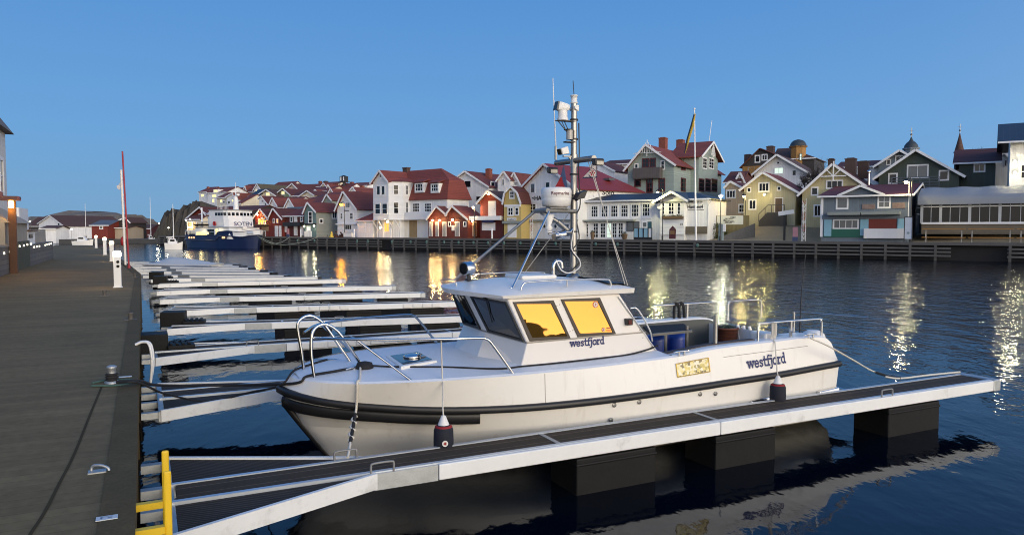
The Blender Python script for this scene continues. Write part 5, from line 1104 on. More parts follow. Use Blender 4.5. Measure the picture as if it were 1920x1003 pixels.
H_ = House(); H_.fr = fr; H_.z = ZB; H_.x1 = xe; H_.t = t; wlamp(H_, 655, 685, COOL, 45, 'lamp under the bay of the tall white house', .5); wlamp(H_, 566, 750, WARM, 30, 'lamp by the lit window under the bay of the tall white house', .3)
# --- red twin sheds
gdoor = lambda *a: tuple(a)+('dg',)
h = house('red shed with three grey doors and wall lamps, left half of the lit pair', ZB, 3.4, [(1080, 650), (1181, 516), (1284, 604)], 850, W_RED2, R_RED, 9, wins=[(1096, 692, 1124, 846, 'dg'), (1166, 692, 1194, 846, 'dg'), (1242, 692, 1278, 846, 'dg')], name='shed', cat='shed', group=VG)
wlamp(h, 1140, 668, WARM, 60, 'left lamp on the red shed with three doors'); wlamp(h, 1215, 668, WARM, 60, 'right lamp on the red shed with three doors')
h = house('red shed with one grey door and two small windows, right half of the lit pair', ZB, 3.4, [(1290, 604), (1352, 512), (1515, 652)], 850, W_RED2, R_RED, (1645, 655), wins=[(1302, 688, 1330, 734, '1x1'), (1380, 690, 1424, 846, 'dg'), (1470, 686, 1500, 734, '1x1'), (1342, 728, 1368, 782, 'sh')], rwins=[(1572, 690, 1612, 842, 'db')], name='shed', cat='shed', group=VG)
wlamp(h, 1360, 665, WARM, 60, 'lamp on the front of the red shed with one door'); wlamp(h, 1548, 672, WARM, 60, 'lamp on the side wall of the red shed with one door', side=True)
# --- white house behind, red shop, yellow gambrel house
h = house('big white boarded house with a red roof between the bay-windowed house and the red shop', ZB, 17, [(1285, 288), (1500, 130), (1745, 292)], 520, W_WHITE, R_RED, 14, wins=[(1356, 270, 1387, 318, '1x1'), (1476, 232, 1555, 305, '1x1'), (1362, 406, 1434, 488, '1x1'), (1606, 402, 1680, 472, '1x1')], rwins=[(1770, 242, 1815, 316, '1x1')], chim=[(1750, 95, .9, .3, brick)], ov=.5, zb=ZQ+1, group=VG)
h = house('small white gable with one narrow window above the yellow gambrel house', ZC, 18, [(175, 310), (240, 222), (298, 300)], 420, W_WHITE, R_RED, 8, wins=[(220, 300, 238, 358, '1x1')], zb=ZQ+2, group=VG)
h = house('small white gable with a lit edge right above the yellow gambrel house', ZC, 19, [(302, 300), (345, 236), (402, 345)], 420, W_WHITE, R_RED, 8, wins=[(338, 322, 368, 360, '2x1')], zb=ZQ+2, group=VG)
h = house('red shop with a floodlit gable, white hatch door and dark ground floor', ZC, 4, [(3, 518), (95, 416), (230, 508)], 880, W_RED, R_BROWN, 9, wins=[(86, 518, 156, 660, 'd')], panels=[('balcony', -75, 664, 233, 700, trim, 0, .9), ('shopfront', 4, 704, 229, 880, W_RED2, .005, .05), ('counter_shutter', 22, 727, 154, 803, white_door, .05, .10), ('awning', 48, 702, 154, 724, mat('navy_awning', (.012, .016, .07), .7), .05, .8)], ov=.6, name='shop', cat='shop', group=VG)
wlamp(h, 103, 448, (1.0, .62, .2), 110, 'gable lamp above the white hatch door of the red shop', .5)
h = house('narrow yellow gambrel-roofed gallery house with a white door', ZC, 3.2, [(237, 528), (252, 436), (312, 372), (376, 432), (407, 524)], 878, W_YELLOW, R_DARK, 9, wins=[(294, 418, 340, 484, '2x2'), (276, 578, 330, 654, '2x2'), (346, 578, 384, 650, '1x2'), (278, 738, 358, 874, 'd')], panels=[('sign', 270, 678, 360, 706, trim, .02, .06), ('ledge', 235, 710, 412, 735, W_GREYG, 0, .5), ('lintel', 244, 550, 405, 568, trim, 0, .12)], group=VG)
wtext(h, 'Galleri', 276, 682, 354, 702, dark_ink, .07)
# --- the big white harbour house
h = house('large white boarded harbour house with a long red sheet roof behind the radar', ZC, 6.5, [(412, 400), (650, 150), (968, 384)], 880, W_WHITE, R_SHEET, (1600, 383), yaw=-16, hip=(0, 5), ov=.55, wins=[(499, 340, 545, 430, '1x1c'), (646, 326, 694, 386, '1x1'), (820, 316, 858, 384, '1x1'), (490, 532, 556, 636, '2x3'), (690, 532, 770, 636, '2x3'), (800, 532, 870, 636, '2x3'), (840, 738, 885, 868, '2x4'), (890, 738, 905, 868, '1x4')],
          panels=[('notice', 452, 452, 473, 482, black_paint, .01, .04), ('notice', 444, 530, 464, 558, black_paint, .01, .04), ('string_course', 412, 520, 968, 528, trim, 0, .06), ('canopy', 412, 700, 968, 710, W_GREYG, 0, .5)], group=VG)
wtext(h, 'HA', 540, 460, 612, 504, dark_ink, .03, .035)
fr = h.fr; m = M(); a, c = fr.Y(*ZC(513, 484), 0), fr.Y(*ZC(532, 474), 0); m.add([(a[0], -.03, a[2]), (c[0], -.03, a[2]-.18), (c[0], -.03, a[2]+.18)], [(0, 1, 2)]); m.build('arrow', dark_ink, h.t)
for px in (640, 750): c = fr.Y(*ZC(px, 762), 0); m = M(); m.lathe([(.32, 0), (.32, .06), (.24, .06)], c, 18, ax=(0, -1, 0)); w_ = m.build('porthole', trim, h.t); m = M(); m.lathe([(.25, .05), (.25, .065)], c, 18, ax=(0, -1, 0)); m.build('pane', pane_d, w_)
p, q = fr.X(*ZC(1120, 452), h.x1), fr.X(*ZC(1350, 396), h.x1); m = M(); m.box(h.x1+.01, h.x1+.06, p[1], q[1], p[2]-.3, q[2]); m.build('signboard', trim, h.t)
wtext(h, 'Solo', 1205, 405, 1325, 450, dark_ink, .08, .02, side=True)
p = fr.X(*ZC(1280, 295), h.x1-2); m = M(); sl = 0; m.box(p[0]-.5, p[0]+.5, p[1]-.6, p[1]+.6, p[2]-.2, p[2]+.12); m.build('skylight', pane_c, h.roof)
# --- Hamnen 4
h = house('long white restaurant building with a black roof and rows of mullioned windows', ZC, 5, [(985, 520), (2255, 516)], 885, W_WHITE, R_BLACK, 8, ridge=(1700, 448), hip=(3.8, 3.6), ov=.5, wins=[(1099, 562, 1170, 672, '3x3'), (1199, 558, 1268, 671, '3x3'), (1294, 556, 1367, 670, '3x3'), (1394, 552, 1468, 669, '3x3'), (1498, 546, 1573, 667, '3x3'), (1606, 540, 1683, 664, '3x3'), (1036, 736, 1076, 870, '2x4'), (1119, 730, 1174, 876, '2x4'), (1190, 730, 1246, 876, '2x4'), (1254, 728, 1305, 876, '2x4p'), (1308, 728, 1358, 876, '2x4'), (1367, 726, 1420, 874, '2x4'), (1606, 720, 1656, 774, '1x1c')],
          panels=[('canopy', 960, 700, 1540, 712, W_GREYG, 0, .8), ('notice_case', 1452, 712, 1518, 812, mat('case_grey', (.09, .095, .10), .5), 0, .12), ('notice_case', 1522, 712, 1578, 806, mat('case_grey', (.09, .095, .10), .5), 0, .12), ('notice', 1660, 716, 1700, 778, mat('teal_notice', (.03, .09, .12), .4), 0, .08), ('notice', 1465, 725, 1506, 760, pane_c, .12, .13), ('notice', 1465, 772, 1506, 798, pane_c, .12, .13), ('notice', 1530, 722, 1570, 796, pane_c, .12, .13), ('fascia', 1095, 676, 1700, 690, trim, 0, .08)], name='restaurant', cat='restaurant', group=VG)
hr = h; wz = lambda x, y: h.fr.Y(*ZDD(x, y), 0)
# lit gable wing in front of it
g = house('lit white gabled wing with flower boxes and a clock at the end of the restaurant', ZDD, 4.0, [(470, 590), (582, 526), (668, 576)], 868, W_WHITEH, R_BLACK, 4.5, wins=[(485, 612, 506, 706, '1x3'), (536, 612, 586, 708, '2x3'), (612, 612, 636, 706, '1x3'), (630, 776, 660, 800, '2x2')], ov=.9, panels=[('flower_box', 492, 722, 662, 742, brown_door, .02, .35), ('lintel', 478, 602, 650, 610, W_GREYG, 0, .15), ('skirting', 470, 858, 668, 872, trim, 0, .1)], name='restaurant_wing', cat='restaurant', group=VG)
m = M()
for i in range(70):
    a = g.fr.Y(*ZDD(496+i*2.35, 720), 0); x, y, z_ = a[0]+random.uniform(-.1, .1), -.2+random.uniform(-.12, .12), a[2]+random.uniform(-.1, .14); s_ = random.uniform(.05, .12); d = Vector((random.uniform(-1, 1), random.uniform(-1, 1), random.uniform(-.3, 1))).normalized(); u = d.orthogonal().normalized()*s_; v = d.cross(u)
    m.add([(x-u.x, y-u.y, z_-u.z), (x+v.x, y+v.y, z_+v.z), (x+u.x, y+u.y, z_+u.z), (x-v.x, y-v.y, z_-v.z)], [(0, 1, 2, 3)])
m.build('box_plants', mat('box_plant', (.05, .06, .03), .8, var=.3, vs=9), g.t)
m = M(); c = g.fr.Y(*ZDD(467, 640), 0); m.lathe([(.42, 0), (.42, .1), (.36, .1)], c, 20, ax=(0, -1, 0)); ck = m.build('clock', trim, g.t); m = M(); m.bar((c[0], c[1]-.11, c[2]), (c[0]+.05, c[1]-.11, c[2]+.28), .04); m.bar((c[0], c[1]-.115, c[2]), (c[0]+.18, c[1]-.115, c[2]-.05), .04); m.build('clock_hands', dark_ink, ck)
wtext(hr, 'Hamnen4', *[k for q in ((694, 626), (822, 658)) for k in (ZC.__call__ and ((ZDD(*q)[0]-900)*5.278, (ZDD(*q)[1]-280)*5.278))], dark_ink, .04, .022)
m = M(); a, c = wz(696, 673), wz(828, 668); m.box(a[0], c[0], -.03, -.02, a[2]-.03, a[2]+.06); m.build('sign_line', mat('case_grey', (.09, .095, .10), .5), hr.t)
m = M()
for k in (720, 740, 762, 790, 812): a = wz(k, 606); m.box(a[0]-.03, a[0]+.03, -.5, 0, a[2]-.03, a[2]+.03); m.box(a[0]-.08, a[0]+.08, -.55, -.42, a[2]-.06, a[2]+.02)
m.build('sign_lamp', black_paint, hr.t)
a, c = wz(692, 806), wz(866, 866); m = M(); m.box(a[0], c[0], -.6, -.5, c[2], a[2]); m.build('plinth', mat('plinth_wood', (.13, .11, .08), .8, var=.2, lines=('z', .2, .1)), hr.t)
m = M(); a = wz(868, 600); m.tube([(a[0]+.4, -.45, a[2]+.02), (a[0]+.1, -.2, a[2]-.3), (a[0]-.05, -.06, a[2]-.6), (a[0]-.05, -.06, a[2]-3.2)], .06, 6); m.build('downpipe', trim, hr.t)
# --- large sage green villa
h = house('large sage green villa with red roof, ornate white gables and a balcony', ZDD, 20, [(206, 330), (362, 142), (582, 292)], 600, W_SAGE, R_BRT, (1003, 320), wins=[(262, 296, 290, 330, '1x1'), (326, 256, 378, 320, '2x2', maroon), (388, 252, 432, 320, '2x2', maroon), (476, 272, 506, 338, '1x2'), (262, 428, 310, 476, '1x1', maroon), (360, 420, 408, 526, '2x3', maroon), (460, 416, 508, 516, '2x3', maroon)], rwins=[(640, 306, 675, 346, '2x1', maroon), (640, 412, 675, 518, '1x3', maroon), (724, 416, 756, 518, '1x3', maroon)], chim=[(495, 78, 1.15, .35), (637, 95, 1.15, .6)], ov=.7, zb=ZQ+1.2, group=VG, down=2)
fr = h.fr; a, c = fr.Y(*ZDD(246, 330), -1.2), fr.Y(*ZDD(466, 404), -1.2); bw_ = mat('balcony_boards', (.09, .08, .08), .8, var=.2, lines=('q', .16, .08))
m = M(); m.box(a[0], c[0], -1.26, -1.2, c[2], a[2]); m.box(a[0], a[0]+.06, -1.2, 0, c[2], a[2]); m.box(c[0]-.06, c[0], -1.2, 0, c[2], a[2]); m.box(a[0], c[0], -1.2, 0, c[2]-.12, c[2]); m.build('balcony', bw_, h.t)
m = M(); c = fr.Y(*ZDD(362, 205), -.6); w_ = 2.3
for k in range(-5, 6): m.bar((c[0]+k*.42, -.6, c[2]), (c[0]+k*.42*.6, -.6, c[2]+(1.9-abs(k)*.32)), .10, .05)
m.bar((c[0]-w_, -.6, c[2]), (c[0]+w_, -.6, c[2]), .12, .06); m.bar((c[0], -.6, c[2]-.5), (c[0], -.6, c[2]+2), .14, .06); m.build('gable_fretwork', trim, h.t)
m = M()
for v in (368, 384): a = fr.Y(*ZDD(400, v), 0); m.box(h.x0-.03, h.x1+.03, -.05, h.d+.03, a[2]-.05, a[2]+.05)
m.build('string_course', mat('sage_light', (.33, .40, .38), .6), h.t)
# its cross gable towards the right
f2 = fr.sub(h.x1+1.3, 0, 90); G = lambda x, y: f2.Y(*ZDD(x, y), 0); p0, p1, pa = G(785, 222), G(942, 216), G(893, 128); xm = (p0[0]+p1[0])/2
cg = House(); m = M(); m.prism([(p1[0], h.zb-3), (p1[0], p0[2]), (xm, pa[2]), (p0[0], p0[2]), (p0[0], h.zb-3)], 0, 5); cw = m
def into(m_, f_a, f_b):
    o = M()
    for v in m_.v: W_ = f_a.w(v[0], v[1], v[2]); q = f_b.l(W_.x, W_.y, v[2]); o.v.append(q)
    o.f, o.k, o.sm = m_.f, m_.k, m_.sm; return o
into(cw, f2, fr).build('cross_wing', W_SAGE, h.t); zc_ = p0[2]; oo = .9
m = M()
for sg in (-1, 1):
    xe_ = p0[0]-oo if sg < 0 else p1[0]+oo; sl = (pa[2]-zc_)/(xm-p0[0]); zz_ = zc_-oo*sl
    q = [(xm, -.8, pa[2]), (xe_, -.8, zz_), (xe_, 5, zz_), (xm, 5, pa[2])]; q = q if sg < 0 else q[::-1]
    m.hexa([(x, y, z_+.02) for x, y, z_ in q], [(x, y, z_+.2) for x, y, z_ in q])
into(m, f2, fr).build('cross_roof', R_BRT, h.t)
m = M()
for sg in (-1, 1): m.bar((xm, -.85, pa[2]+.05), (xm+sg*((p1[0]-p0[0])/2+oo), -.85, zc_-oo*sl+.05), .07, .34)
for k in (-3, -2, -1, 1, 2, 3): m.bar((xm+k*.35, -.8, zc_+.2), (xm+k*.2, -.8, pa[2]-abs(k)*.3-.2), .09, .05)
m.bar((xm, -.8, zc_), (xm, -.8, pa[2]), .12, .06); into(m, f2, fr).build('cross_bargeboard', trim, h.t)
W2 = lambda u, v, o: (h.x1+1.3+o, u, v)
for a in ((818, 244, 850, 336, '2x3'), (868, 244, 906, 336, '2x3'), (786, 416, 828, 518, '1x3', maroon), (840, 416, 880, 518, '1x3', maroon), (890, 418, 934, 520, '1x3', maroon)): p, q = G(a[0], a[1]), G(a[2], a[3]); opening(h.t, W2, p[0], q[0], q[2], p[2], a[4], a[5] if len(a) > 5 else trim)
m = M(); m.tube([(xm, 0, pa[2]), f2.Y(*ZDD(893, -60), 0)], .05, 6); into(m, f2, fr).build('roof_pole', trim, h.t)
# --- right of the villa
h = house('dark red roofed house with a white gable left behind the sage green villa', ZC, 34, [(1092, 178), (1150, 120), (1330, 215)], 330, W_WHITE, R_DARK, 14, zb=6, down=3, group=VG)
h = house('long dark red roof glimpsed between the white harbour house and the green villa', ZC, 44, [(1200, 160), (1470, 150)], 330, W_WHITE, R_DARK, 9, ridge=(1330, 118), zb=6, down=3, group=VG)
h = house('small beige house with a three-pane window right of the restaurant', ZDD, 17, [(1008, 482), (1047, 440), (1150, 496)], 712, W_BEIGE, R_RED, 9, wins=[(1012, 512, 1086, 570, '3x1'), (1112, 627, 1164, 690, '2x2')], zb=ZQ+1.3, group=VG)
house('small house with a dark red roof and white gable right behind the beige house', ZDD, 27, [(1105, 405), (1127, 366), (1166, 450)], 470, W_WHITE, R_DARK, 8, zb=ZQ+2.5, down=2, group=VG)
house('dark red roof of a house just right of the sage green villa', ZDD, 26, [(1000, 448), (1120, 444)], 520, W_BEIGE, R_DARK, 8, ridge=(1060, 366), zb=ZQ+2, down=2, group=VG)
h = house('cream boarded house with a wall lamp, brown door and outside stairs', ZE, 15, [(64, 494), (226, 368), (488, 516)], 770, W_KHAKI, R_BRT, 9, wins=[(186, 452, 271, 518, '3x1'), (91, 491, 122, 524, '1x1'), (337, 481, 367, 510, '1x1'), (106, 590, 164, 664, '2x1'), (320, 574, 380, 690, 'db')], ov=.6, group=VG)
wlamp(h, 238, 546, (1.0, .78, .25), 45, 'wall lamp on the cream boarded house with stairs', .4)
fr = h.fr; m = M(); a, c = fr.Y(*ZE(260, 692), -1.4), fr.Y(*ZE(396, 692), -1.4); m.box(a[0], c[0], -1.5, 0, h.zb-1, a[2]); k = fr.Y(*ZE(186, 765), -1.4); n_ = 8
for i in range(n_): m.box(k[0]+(a[0]-k[0])*i/n_, k[0]+(a[0]-k[0])*(i+1)/n_, -1.5, -.1, h.zb-1, k[2]+(a[2]-k[2])*(i+1)/n_)
m.build('stair', mat('stair_wood', (.06, .055, .05), .8, var=.2), h.t)
m = M(); m.bar((k[0], -1.45, k[2]+1), (a[0], -1.45, a[2]+1), .08); m.bar((a[0], -1.45, a[2]+1), (c[0], -1.45, a[2]+1), .08)
for i in range(5): x = k[0]+(c[0]-k[0])*i/4; zz_ = k[2]+(a[2]-k[2])*min(1, (x-k[0])/(a[0]-k[0])); m.bar((x, -1.45, zz_), (x, -1.45, zz_+1), .07)
m.build('stair_rail', mat('stair_wood', (.06, .055, .05), .8), h.t)
h = house('white gabled house with a brown roof rising behind the cream house', ZE, 33, [(150, 380), (342, 224), (585, 362)], 470, W_WHITE, R_BROWN, 13, wins=[(312, 326, 388, 374, '2x1p'), (334, 276, 358, 296, '1x1'), (458, 346, 494, 390, '1x1')], ov=.9, zb=6, down=3, group=VG)
h = house('pale yellow gabled house with white gable ornament and brick chimneys', ZE, 14, [(542, 530), (797, 300), (1040, 462)], 782, W_YG, R_DARK, 15, wins=[(740, 434, 872, 490, '3x1'), (616, 488, 670, 547, '1x1'), (638, 632, 694, 720, '2x1')], chim=[(940, 246, 1.3, .4, brick_d), (1044, 270, 1.3, .55, brick_d), (780, 250, .8, .7, brick_d)], ov=.7, group=VG)
fr = h.fr; c = fr.Y(*ZE(797, 330), -.7); m = M(); m.bar((c[0]-1.5, -.7, c[2]-1), (c[0]+1.5, -.7, c[2]-1), .12); m.bar((c[0], -.7, c[2]-1.6), (c[0], -.7, c[2]+.9), .14)
for s_ in (-1, 1): m.bar((c[0], -.7, c[2]-1), (c[0]+s_*.8, -.7, c[2]-.2), .1)
m.build('gable_ornament', trim, h.t)
x, y, zt = fr.Y(*ZE(1088, 345), 3); m = M(); m.tube([(x, y, zt-4.2), (x, y, zt-.35)], .16, 10); m.lathe([(.16, 0), (.26, .08), (.26, .3), (.12, .4)], (x, y, zt-.4), 12); m.build('flue', steel, h.roof)
house('wide red roofed house behind the brick chimneys of the pale yellow house', ZE, 34, [(830, 330), (1170, 360)], 420, W_WHITE, R_DARK, 10, ridge=(1000, 280), zb=6, down=3, group=VG)
# kiosk building on the quay
poster = mat('food_poster', (.19, .14, .12), .5, var=.75, vs=2.6, dirt=('#7a1f16', 2.2, .8))
pale_blue = mat('pale_blue_board', (.22, .42, .52), .5, var=.1); green_b = mat('green_board', (.012, .10, .065), .5, var=.1); rust = mat('rust_shutter', (.17, .03, .018), .6, var=.15, lines=('z', .12, .1))
h = house('slate blue kiosk building with a wine red roof on the quay, green and red counters', ZE, 2.6, [(706, 566), (1411, 552)], 897, W_SLATE, R_WINE, (1545, 560), ridge=(1300, 470), ov=.5, wins=[(822, 572, 914, 658, '1x1c'), (1162, 556, 1260, 650, '2x2c'), (796, 752, 1000, 822, '4x1c')],
          panels=[('poster', 1032, 624, 1136, 662, poster, .02, .08), ('poster', 1278, 612, 1382, 656, poster, .02, .08), ('canopy', 762, 690, 1026, 712, W_GREYG, 0, 1.2), ('canopy', 1034, 688, 1346, 708, W_GREYG, 0, 1.2), ('signboard', 706, 714, 1400, 742, W_SLATE, 0, .15), ('counter', 718, 826, 1046, 893, green_b, .02, .12), ('side_board', 722, 750, 780, 884, pale_blue, .02, .14), ('side_board', 1018, 746, 1082, 880, pale_blue, .02, .14), ('roller_shutter', 1086, 740, 1312, 820, rust, .02, .1), ('counter', 1050, 823, 1390, 903, white_door, .02, .5), ('side_board', 1322, 738, 1392, 890, pale_blue, .02, .14), ('corner_board', 694, 566, 708, 890, trim, 0, .06)], name='kiosk', cat='kiosk', group=VG)
fr = h.fr; A3 = [fr.Y(*ZE(*q), -.1) for q in ((865, 548), (1022, 474), (1186, 540))]; m = M(); m.prism([(A3[2][0], A3[2][2]), (A3[1][0], A3[1][2]), (A3[0][0], A3[0][2])], -.1, h.d/2); m.build('front_gable', W_SLATE, h.t)
m = M(); za_, ze_ = A3[1][2], (A3[0][2]+A3[2][2])/2
for sg in (0, 2):
    d = .6; e_ = A3[sg]; q = [(A3[1][0], -.5, za_), (e_[0]+(-.4 if sg == 0 else .4), -.5, ze_-.12), (e_[0]+(-.4 if sg == 0 else .4), h.d/2, ze_-.12), (A3[1][0], h.d/2, za_)]; q = q if sg == 0 else q[::-1]
    m.hexa([(x, y, z_+.02) for x, y, z_ in q], [(x, y, z_+.15) for x, y, z_ in q])
m.build('gable_roof', R_WINE, h.t)
for sg in (0, 2): e_ = A3[sg]; m = M(); m.bar((A3[1][0], -.53, za_), (e_[0]+(-.4 if sg == 0 else .4), -.53, ze_-.12), .05, .26); m.build('bargeboard', trim, h.t)
p, q = [fr.X(*ZG(*a), h.x1) for a in ((348, 560), (384, 655))]; opening(h.t, lambda u, v, o: (h.x1+o, u, v), p[1], q[1], q[2], p[2], '1x2c')
kiosk = h
for sg in (0, 1):
    m = M(); y0, y1 = (-.5, h.d/2) if sg == 0 else (h.d+.5, h.d/2); sl = (h.rz-fr.Y(*ZE(706, 566), 0)[2])/(h.d/2); m.bar((h.x1+.53, y0, h.rz-sl*(h.d/2+.5)+.1), (h.x1+.53, y1, h.rz+.12), .06, .28); m.build('bargeboard', trim, h.t)
m = M(); m.box(h.x1-.02, h.x1+.05, -.03, .14, h.zb, h.zb+6.2); m.build('corner_board', trim, h.t)
# dark green house and neighbours
h = house('dark green gabled house with white trim and an upstairs balcony', ZG, 18, [(100, 396), (350, 224), (640, 382)], 480, W_DKG, R_DARK, 14, wins=[(292, 326, 430, 402, '2x1c'), (166, 382, 222, 442, '1x1'), (506, 362, 568, 420, '1x1')], ov=.8, zb=ZQ+.5, down=2, group=VG)
fr = h.fr; a, c = fr.Y(*ZG(186, 408), -1.0), fr.Y(*ZG(504, 468), -1.0); m = M()
for i in range(5): zz_ = c[2]+(a[2]-c[2])*i/4; m.bar((a[0], -1, zz_), (c[0], -1, zz_), .06, .09)
for i in range(6): x = a[0]+(c[0]-a[0])*i/5; m.bar((x, -1, c[2]-.2), (x, -1, a[2]), .08)
m.box(a[0], c[0], -1.05, 0, c[2]-.25, c[2]-.1); m.build('balcony', mat('balcony_grey', (.10, .12, .14), .7), h.t)
house('dark green wing with one wide window, right of the dark green gable', ZG, 21, [(640, 304), (884, 292)], 470, W_DKG, R_DARK, 9, ridge=(760, 222), wins=[(740, 316, 812, 364, '2x1')], ov=.7, zb=ZQ+.5, down=2, group=VG)
house('grey gabled house peeking out behind the left slope of the dark green house', ZG, 33, [(98, 318), (242, 226), (360, 290)], 420, W_GREY, R_DARK, 10, wins=[(152, 286, 178, 318, '1x1'), (212, 262, 272, 300, '2x1')], ov=.8, zb=5, down=3, group=VG)
def dome_tower(z, n, label, cx, top, base, rad_px, spike, mts, prof, hgt_below, seg=8, wins=None, name='tower'):
    c = Q.Y(*z(cx, base), n); r = abs(Q.Y(*z(cx+rad_px, base), n)[0]-c[0]); zt = Q.Y(*z(cx, top), n)[2]; H_ = zt-c[2]
    t = thing(name, label, 'tower', Q, (c[0], n, c[2]-hgt_below))
    m = M(); m.lathe([(r*.92, -hgt_below), (r*.92, 0)], c, seg, sm=False); m.lathe([(r*1.08, -.15), (r*1.12, .1)], c, seg, sm=False); w_ = m.build('tower_wall', mts[0], t)
    m = M(); m.lathe([(r*a, H_*b) for a, b in prof], c, max(seg, 16), k=0); m.build('dome', mts[1], t)
    if spike: zs = Q.Y(*z(cx, spike), n)[2]; m = M(); m.tube([(c[0], c[1], zt-.2), (c[0], c[1], zs)], .06, 6); m.ball((c[0], c[1], zt+(zs-zt)*.25), .18); m.bar((c[0]-.3, c[1], zs-.5), (c[0]+.3, c[1], zs-.5), .06); m.build('finial', steel_d, t)
    if wins:
        for a in wins: p, q = Q.Y(*z(a[0], a[1]), n-r*.93), Q.Y(*z(a[2], a[3]), n-r*.93); opening(t, lambda u, v, o: (u, n-r*.93-o, v), p[0], q[0], q[2], p[2], a[4], a[5] if len(a) > 5 else trim)
    TERR.append((c[0], n, min(c[2]-hgt_below+1, 7))); return t
dark_cu = mat('dark_copper', (.035, .045, .05), .5, var=.2)
dome_tower(ZG, 46, 'dark onion-domed roof turret behind the dark green house', 316, 132, 212, 54, 72, [W_GREY, dark_cu], [(1.0, 0), (.92, .12), (.86, .28), (.6, .5), (.28, .66), (.14, .85), (.05, 1)], 7)
dome_tower(ZG, 70, 'slim brown church spire with a cross on top', 640, 104, 236, 36, 46, [W_BROWN, R_BROWN], [(1.0, 0), (.75, .25), (.5, .5), (.25, .76), (.05, 1)], 10, name='church_spire')
h = house('dark brown house with ochre lower storey behind the cream house', ZE, 50, [(52, 316), (200, 172), (420, 260)], 450, W_BROWN, R_DARK, 14, wins=[(156, 228, 196, 280, '1x1'), (212, 220, 256, 262, '2x1'), (100, 326, 150, 380, '1x1')], chim=[(284, 148, 1.3, .5, brick_d), (100, 216, 1.2, .3, brick_d)], ov=.5, zb=8, down=4, panels=[('lower_storey', 54, 316, 250, 440, W_OCHRE, .01, .06)], barge=False, group=VG)
dome_tower(ZE, 58, 'brick and timber turret with a dark dome above the brown roofs', 508, 95, 155, 70, 0, [W_OCHRE, dark_cu], [(1.12, 0), (1.0, .08), (.95, .3), (.82, .58), (.55, .85), (.1, 1)], 9, wins=[(519, 212, 538, 264, '1x2p', maroon)])
house('brown roof sloping down from the domed turret', ZE, 57, [(300, 262), (640, 304)], 380, W_BROWN, R_BROWN, 10, ridge=(430, 172), zb=8, down=4, hip=(0, 6), group=VG)
# white house far right, the house behind it, glass pavilion
h = house('tall white house with a dark roof at the right edge, wall lights on its corner', ZG, 12, [(985, 150), (1420, 150)], 470, W_WHITE, R_BLACK, 11, ridge=(1150, 42), ov=1.2, wins=[(1052, 320, 1110, 410, '1x2'), (1150, 320, 1210, 410, '1x2')], group=VG)
for py, lb in ((300, 'upper of the two bright wall lights on the white corner house at the right edge'), (375, 'lower of the two bright wall lights on the white corner house at the right edge')): wlamp(h, 1014, py, COOL, 75, lb, .4, 45)
house('white house wall with steep roof behind the pavilion, left of the bright corner house', ZG, 26, [(886, 300), (940, 232), (1000, 300)], 440, W_WHITE, R_DARK, 9, zb=ZQ+1, down=2, wins=[(945, 290, 958, 330, '1x1')], group=VG)
pv = Q.sub(Q.Y(*ZG(390, 580), 6)[0], 6, 0); p0 = pv.Y(*ZG(390, 582), 0); p1 = pv.Y(*ZG(1420, 575), 0); b0 = pv.Y(*ZG(600, 712), 0)[2]; zr_ = pv.Y(*ZG(700, 468), 4)[2]
t = thing('glass_pavilion', 'long glazed restaurant pavilion with a grey canvas roof on the quay', 'pavilion', pv, ((p0[0]+p1[0])/2, 3, ZQ), VG); L_ = p1[0]; ze_ = p0[2]
canv = mat('canvas_roof', (.22, .24, .265), .7, var=.16, vs=.5, fine=.05); m = M(); rows = []
for y, zz_ in ((-.5, ze_-.12), (-.46, ze_+.35), (-.2, ze_+.8), (.6, ze_+.8+(zr_-ze_-.8)*.22), (2.2, ze_+.8+(zr_-ze_-.8)*.62), (4, zr_), (7, zr_+.1)): rows.append([(x, y, zz_+.05*math.sin(x*2.1)*(1 if y > 0 else 0)) for x in [p0[0]-.4+(L_-p0[0]+.4)*i/40 for i in range(41)]])
m.loft(rows); m.add([r[0] for r in rows]+[(p0[0]-.4, 7, ze_-.1)], [tuple(range(len(rows)+1))]); m.build('roof', canv, t)
m = M(); m.box(p0[0], L_, .05, 7, b0-1.2, b0); m.build('base', mat('plinth_wood', (.13, .11, .08), .8), t)
n_ = 15; mull = mat('mullion_grey', (.40, .42, .44), .5)
for i in range(n_+1):
    x = p0[0]+(L_-p0[0])*i/n_; m = M(); w_ = .28 if i in (0, 2, 5, 8, 11, 14) else .06; m.box(x-w_/2, x+w_/2, -.06, .06, b0, ze_+.3); m.build('mullion', mull, t)
m = M(); m.box(p0[0], L_, -.09, .1, b0-.1, b0+.12); m.box(p0[0], L_, -.05, .05, ze_-.4, ze_-.3); m.build('rail', trim, t)
m = M(); m.add([(p0[0], 0, b0), (L_, 0, b0), (L_, 0, ze_+.4), (p0[0], 0, ze_+.4)], [(0, 1, 2, 3)]); m.add([(p0[0], 0, b0), (p0[0], 7, b0), (p0[0], 7, ze_+.4), (p0[0], 0, ze_+.4)], [(0, 1, 2, 3)]); m.build('glazing', glass('pavilion_glass', (.012, .012, .013), .08, spec=.25), t)
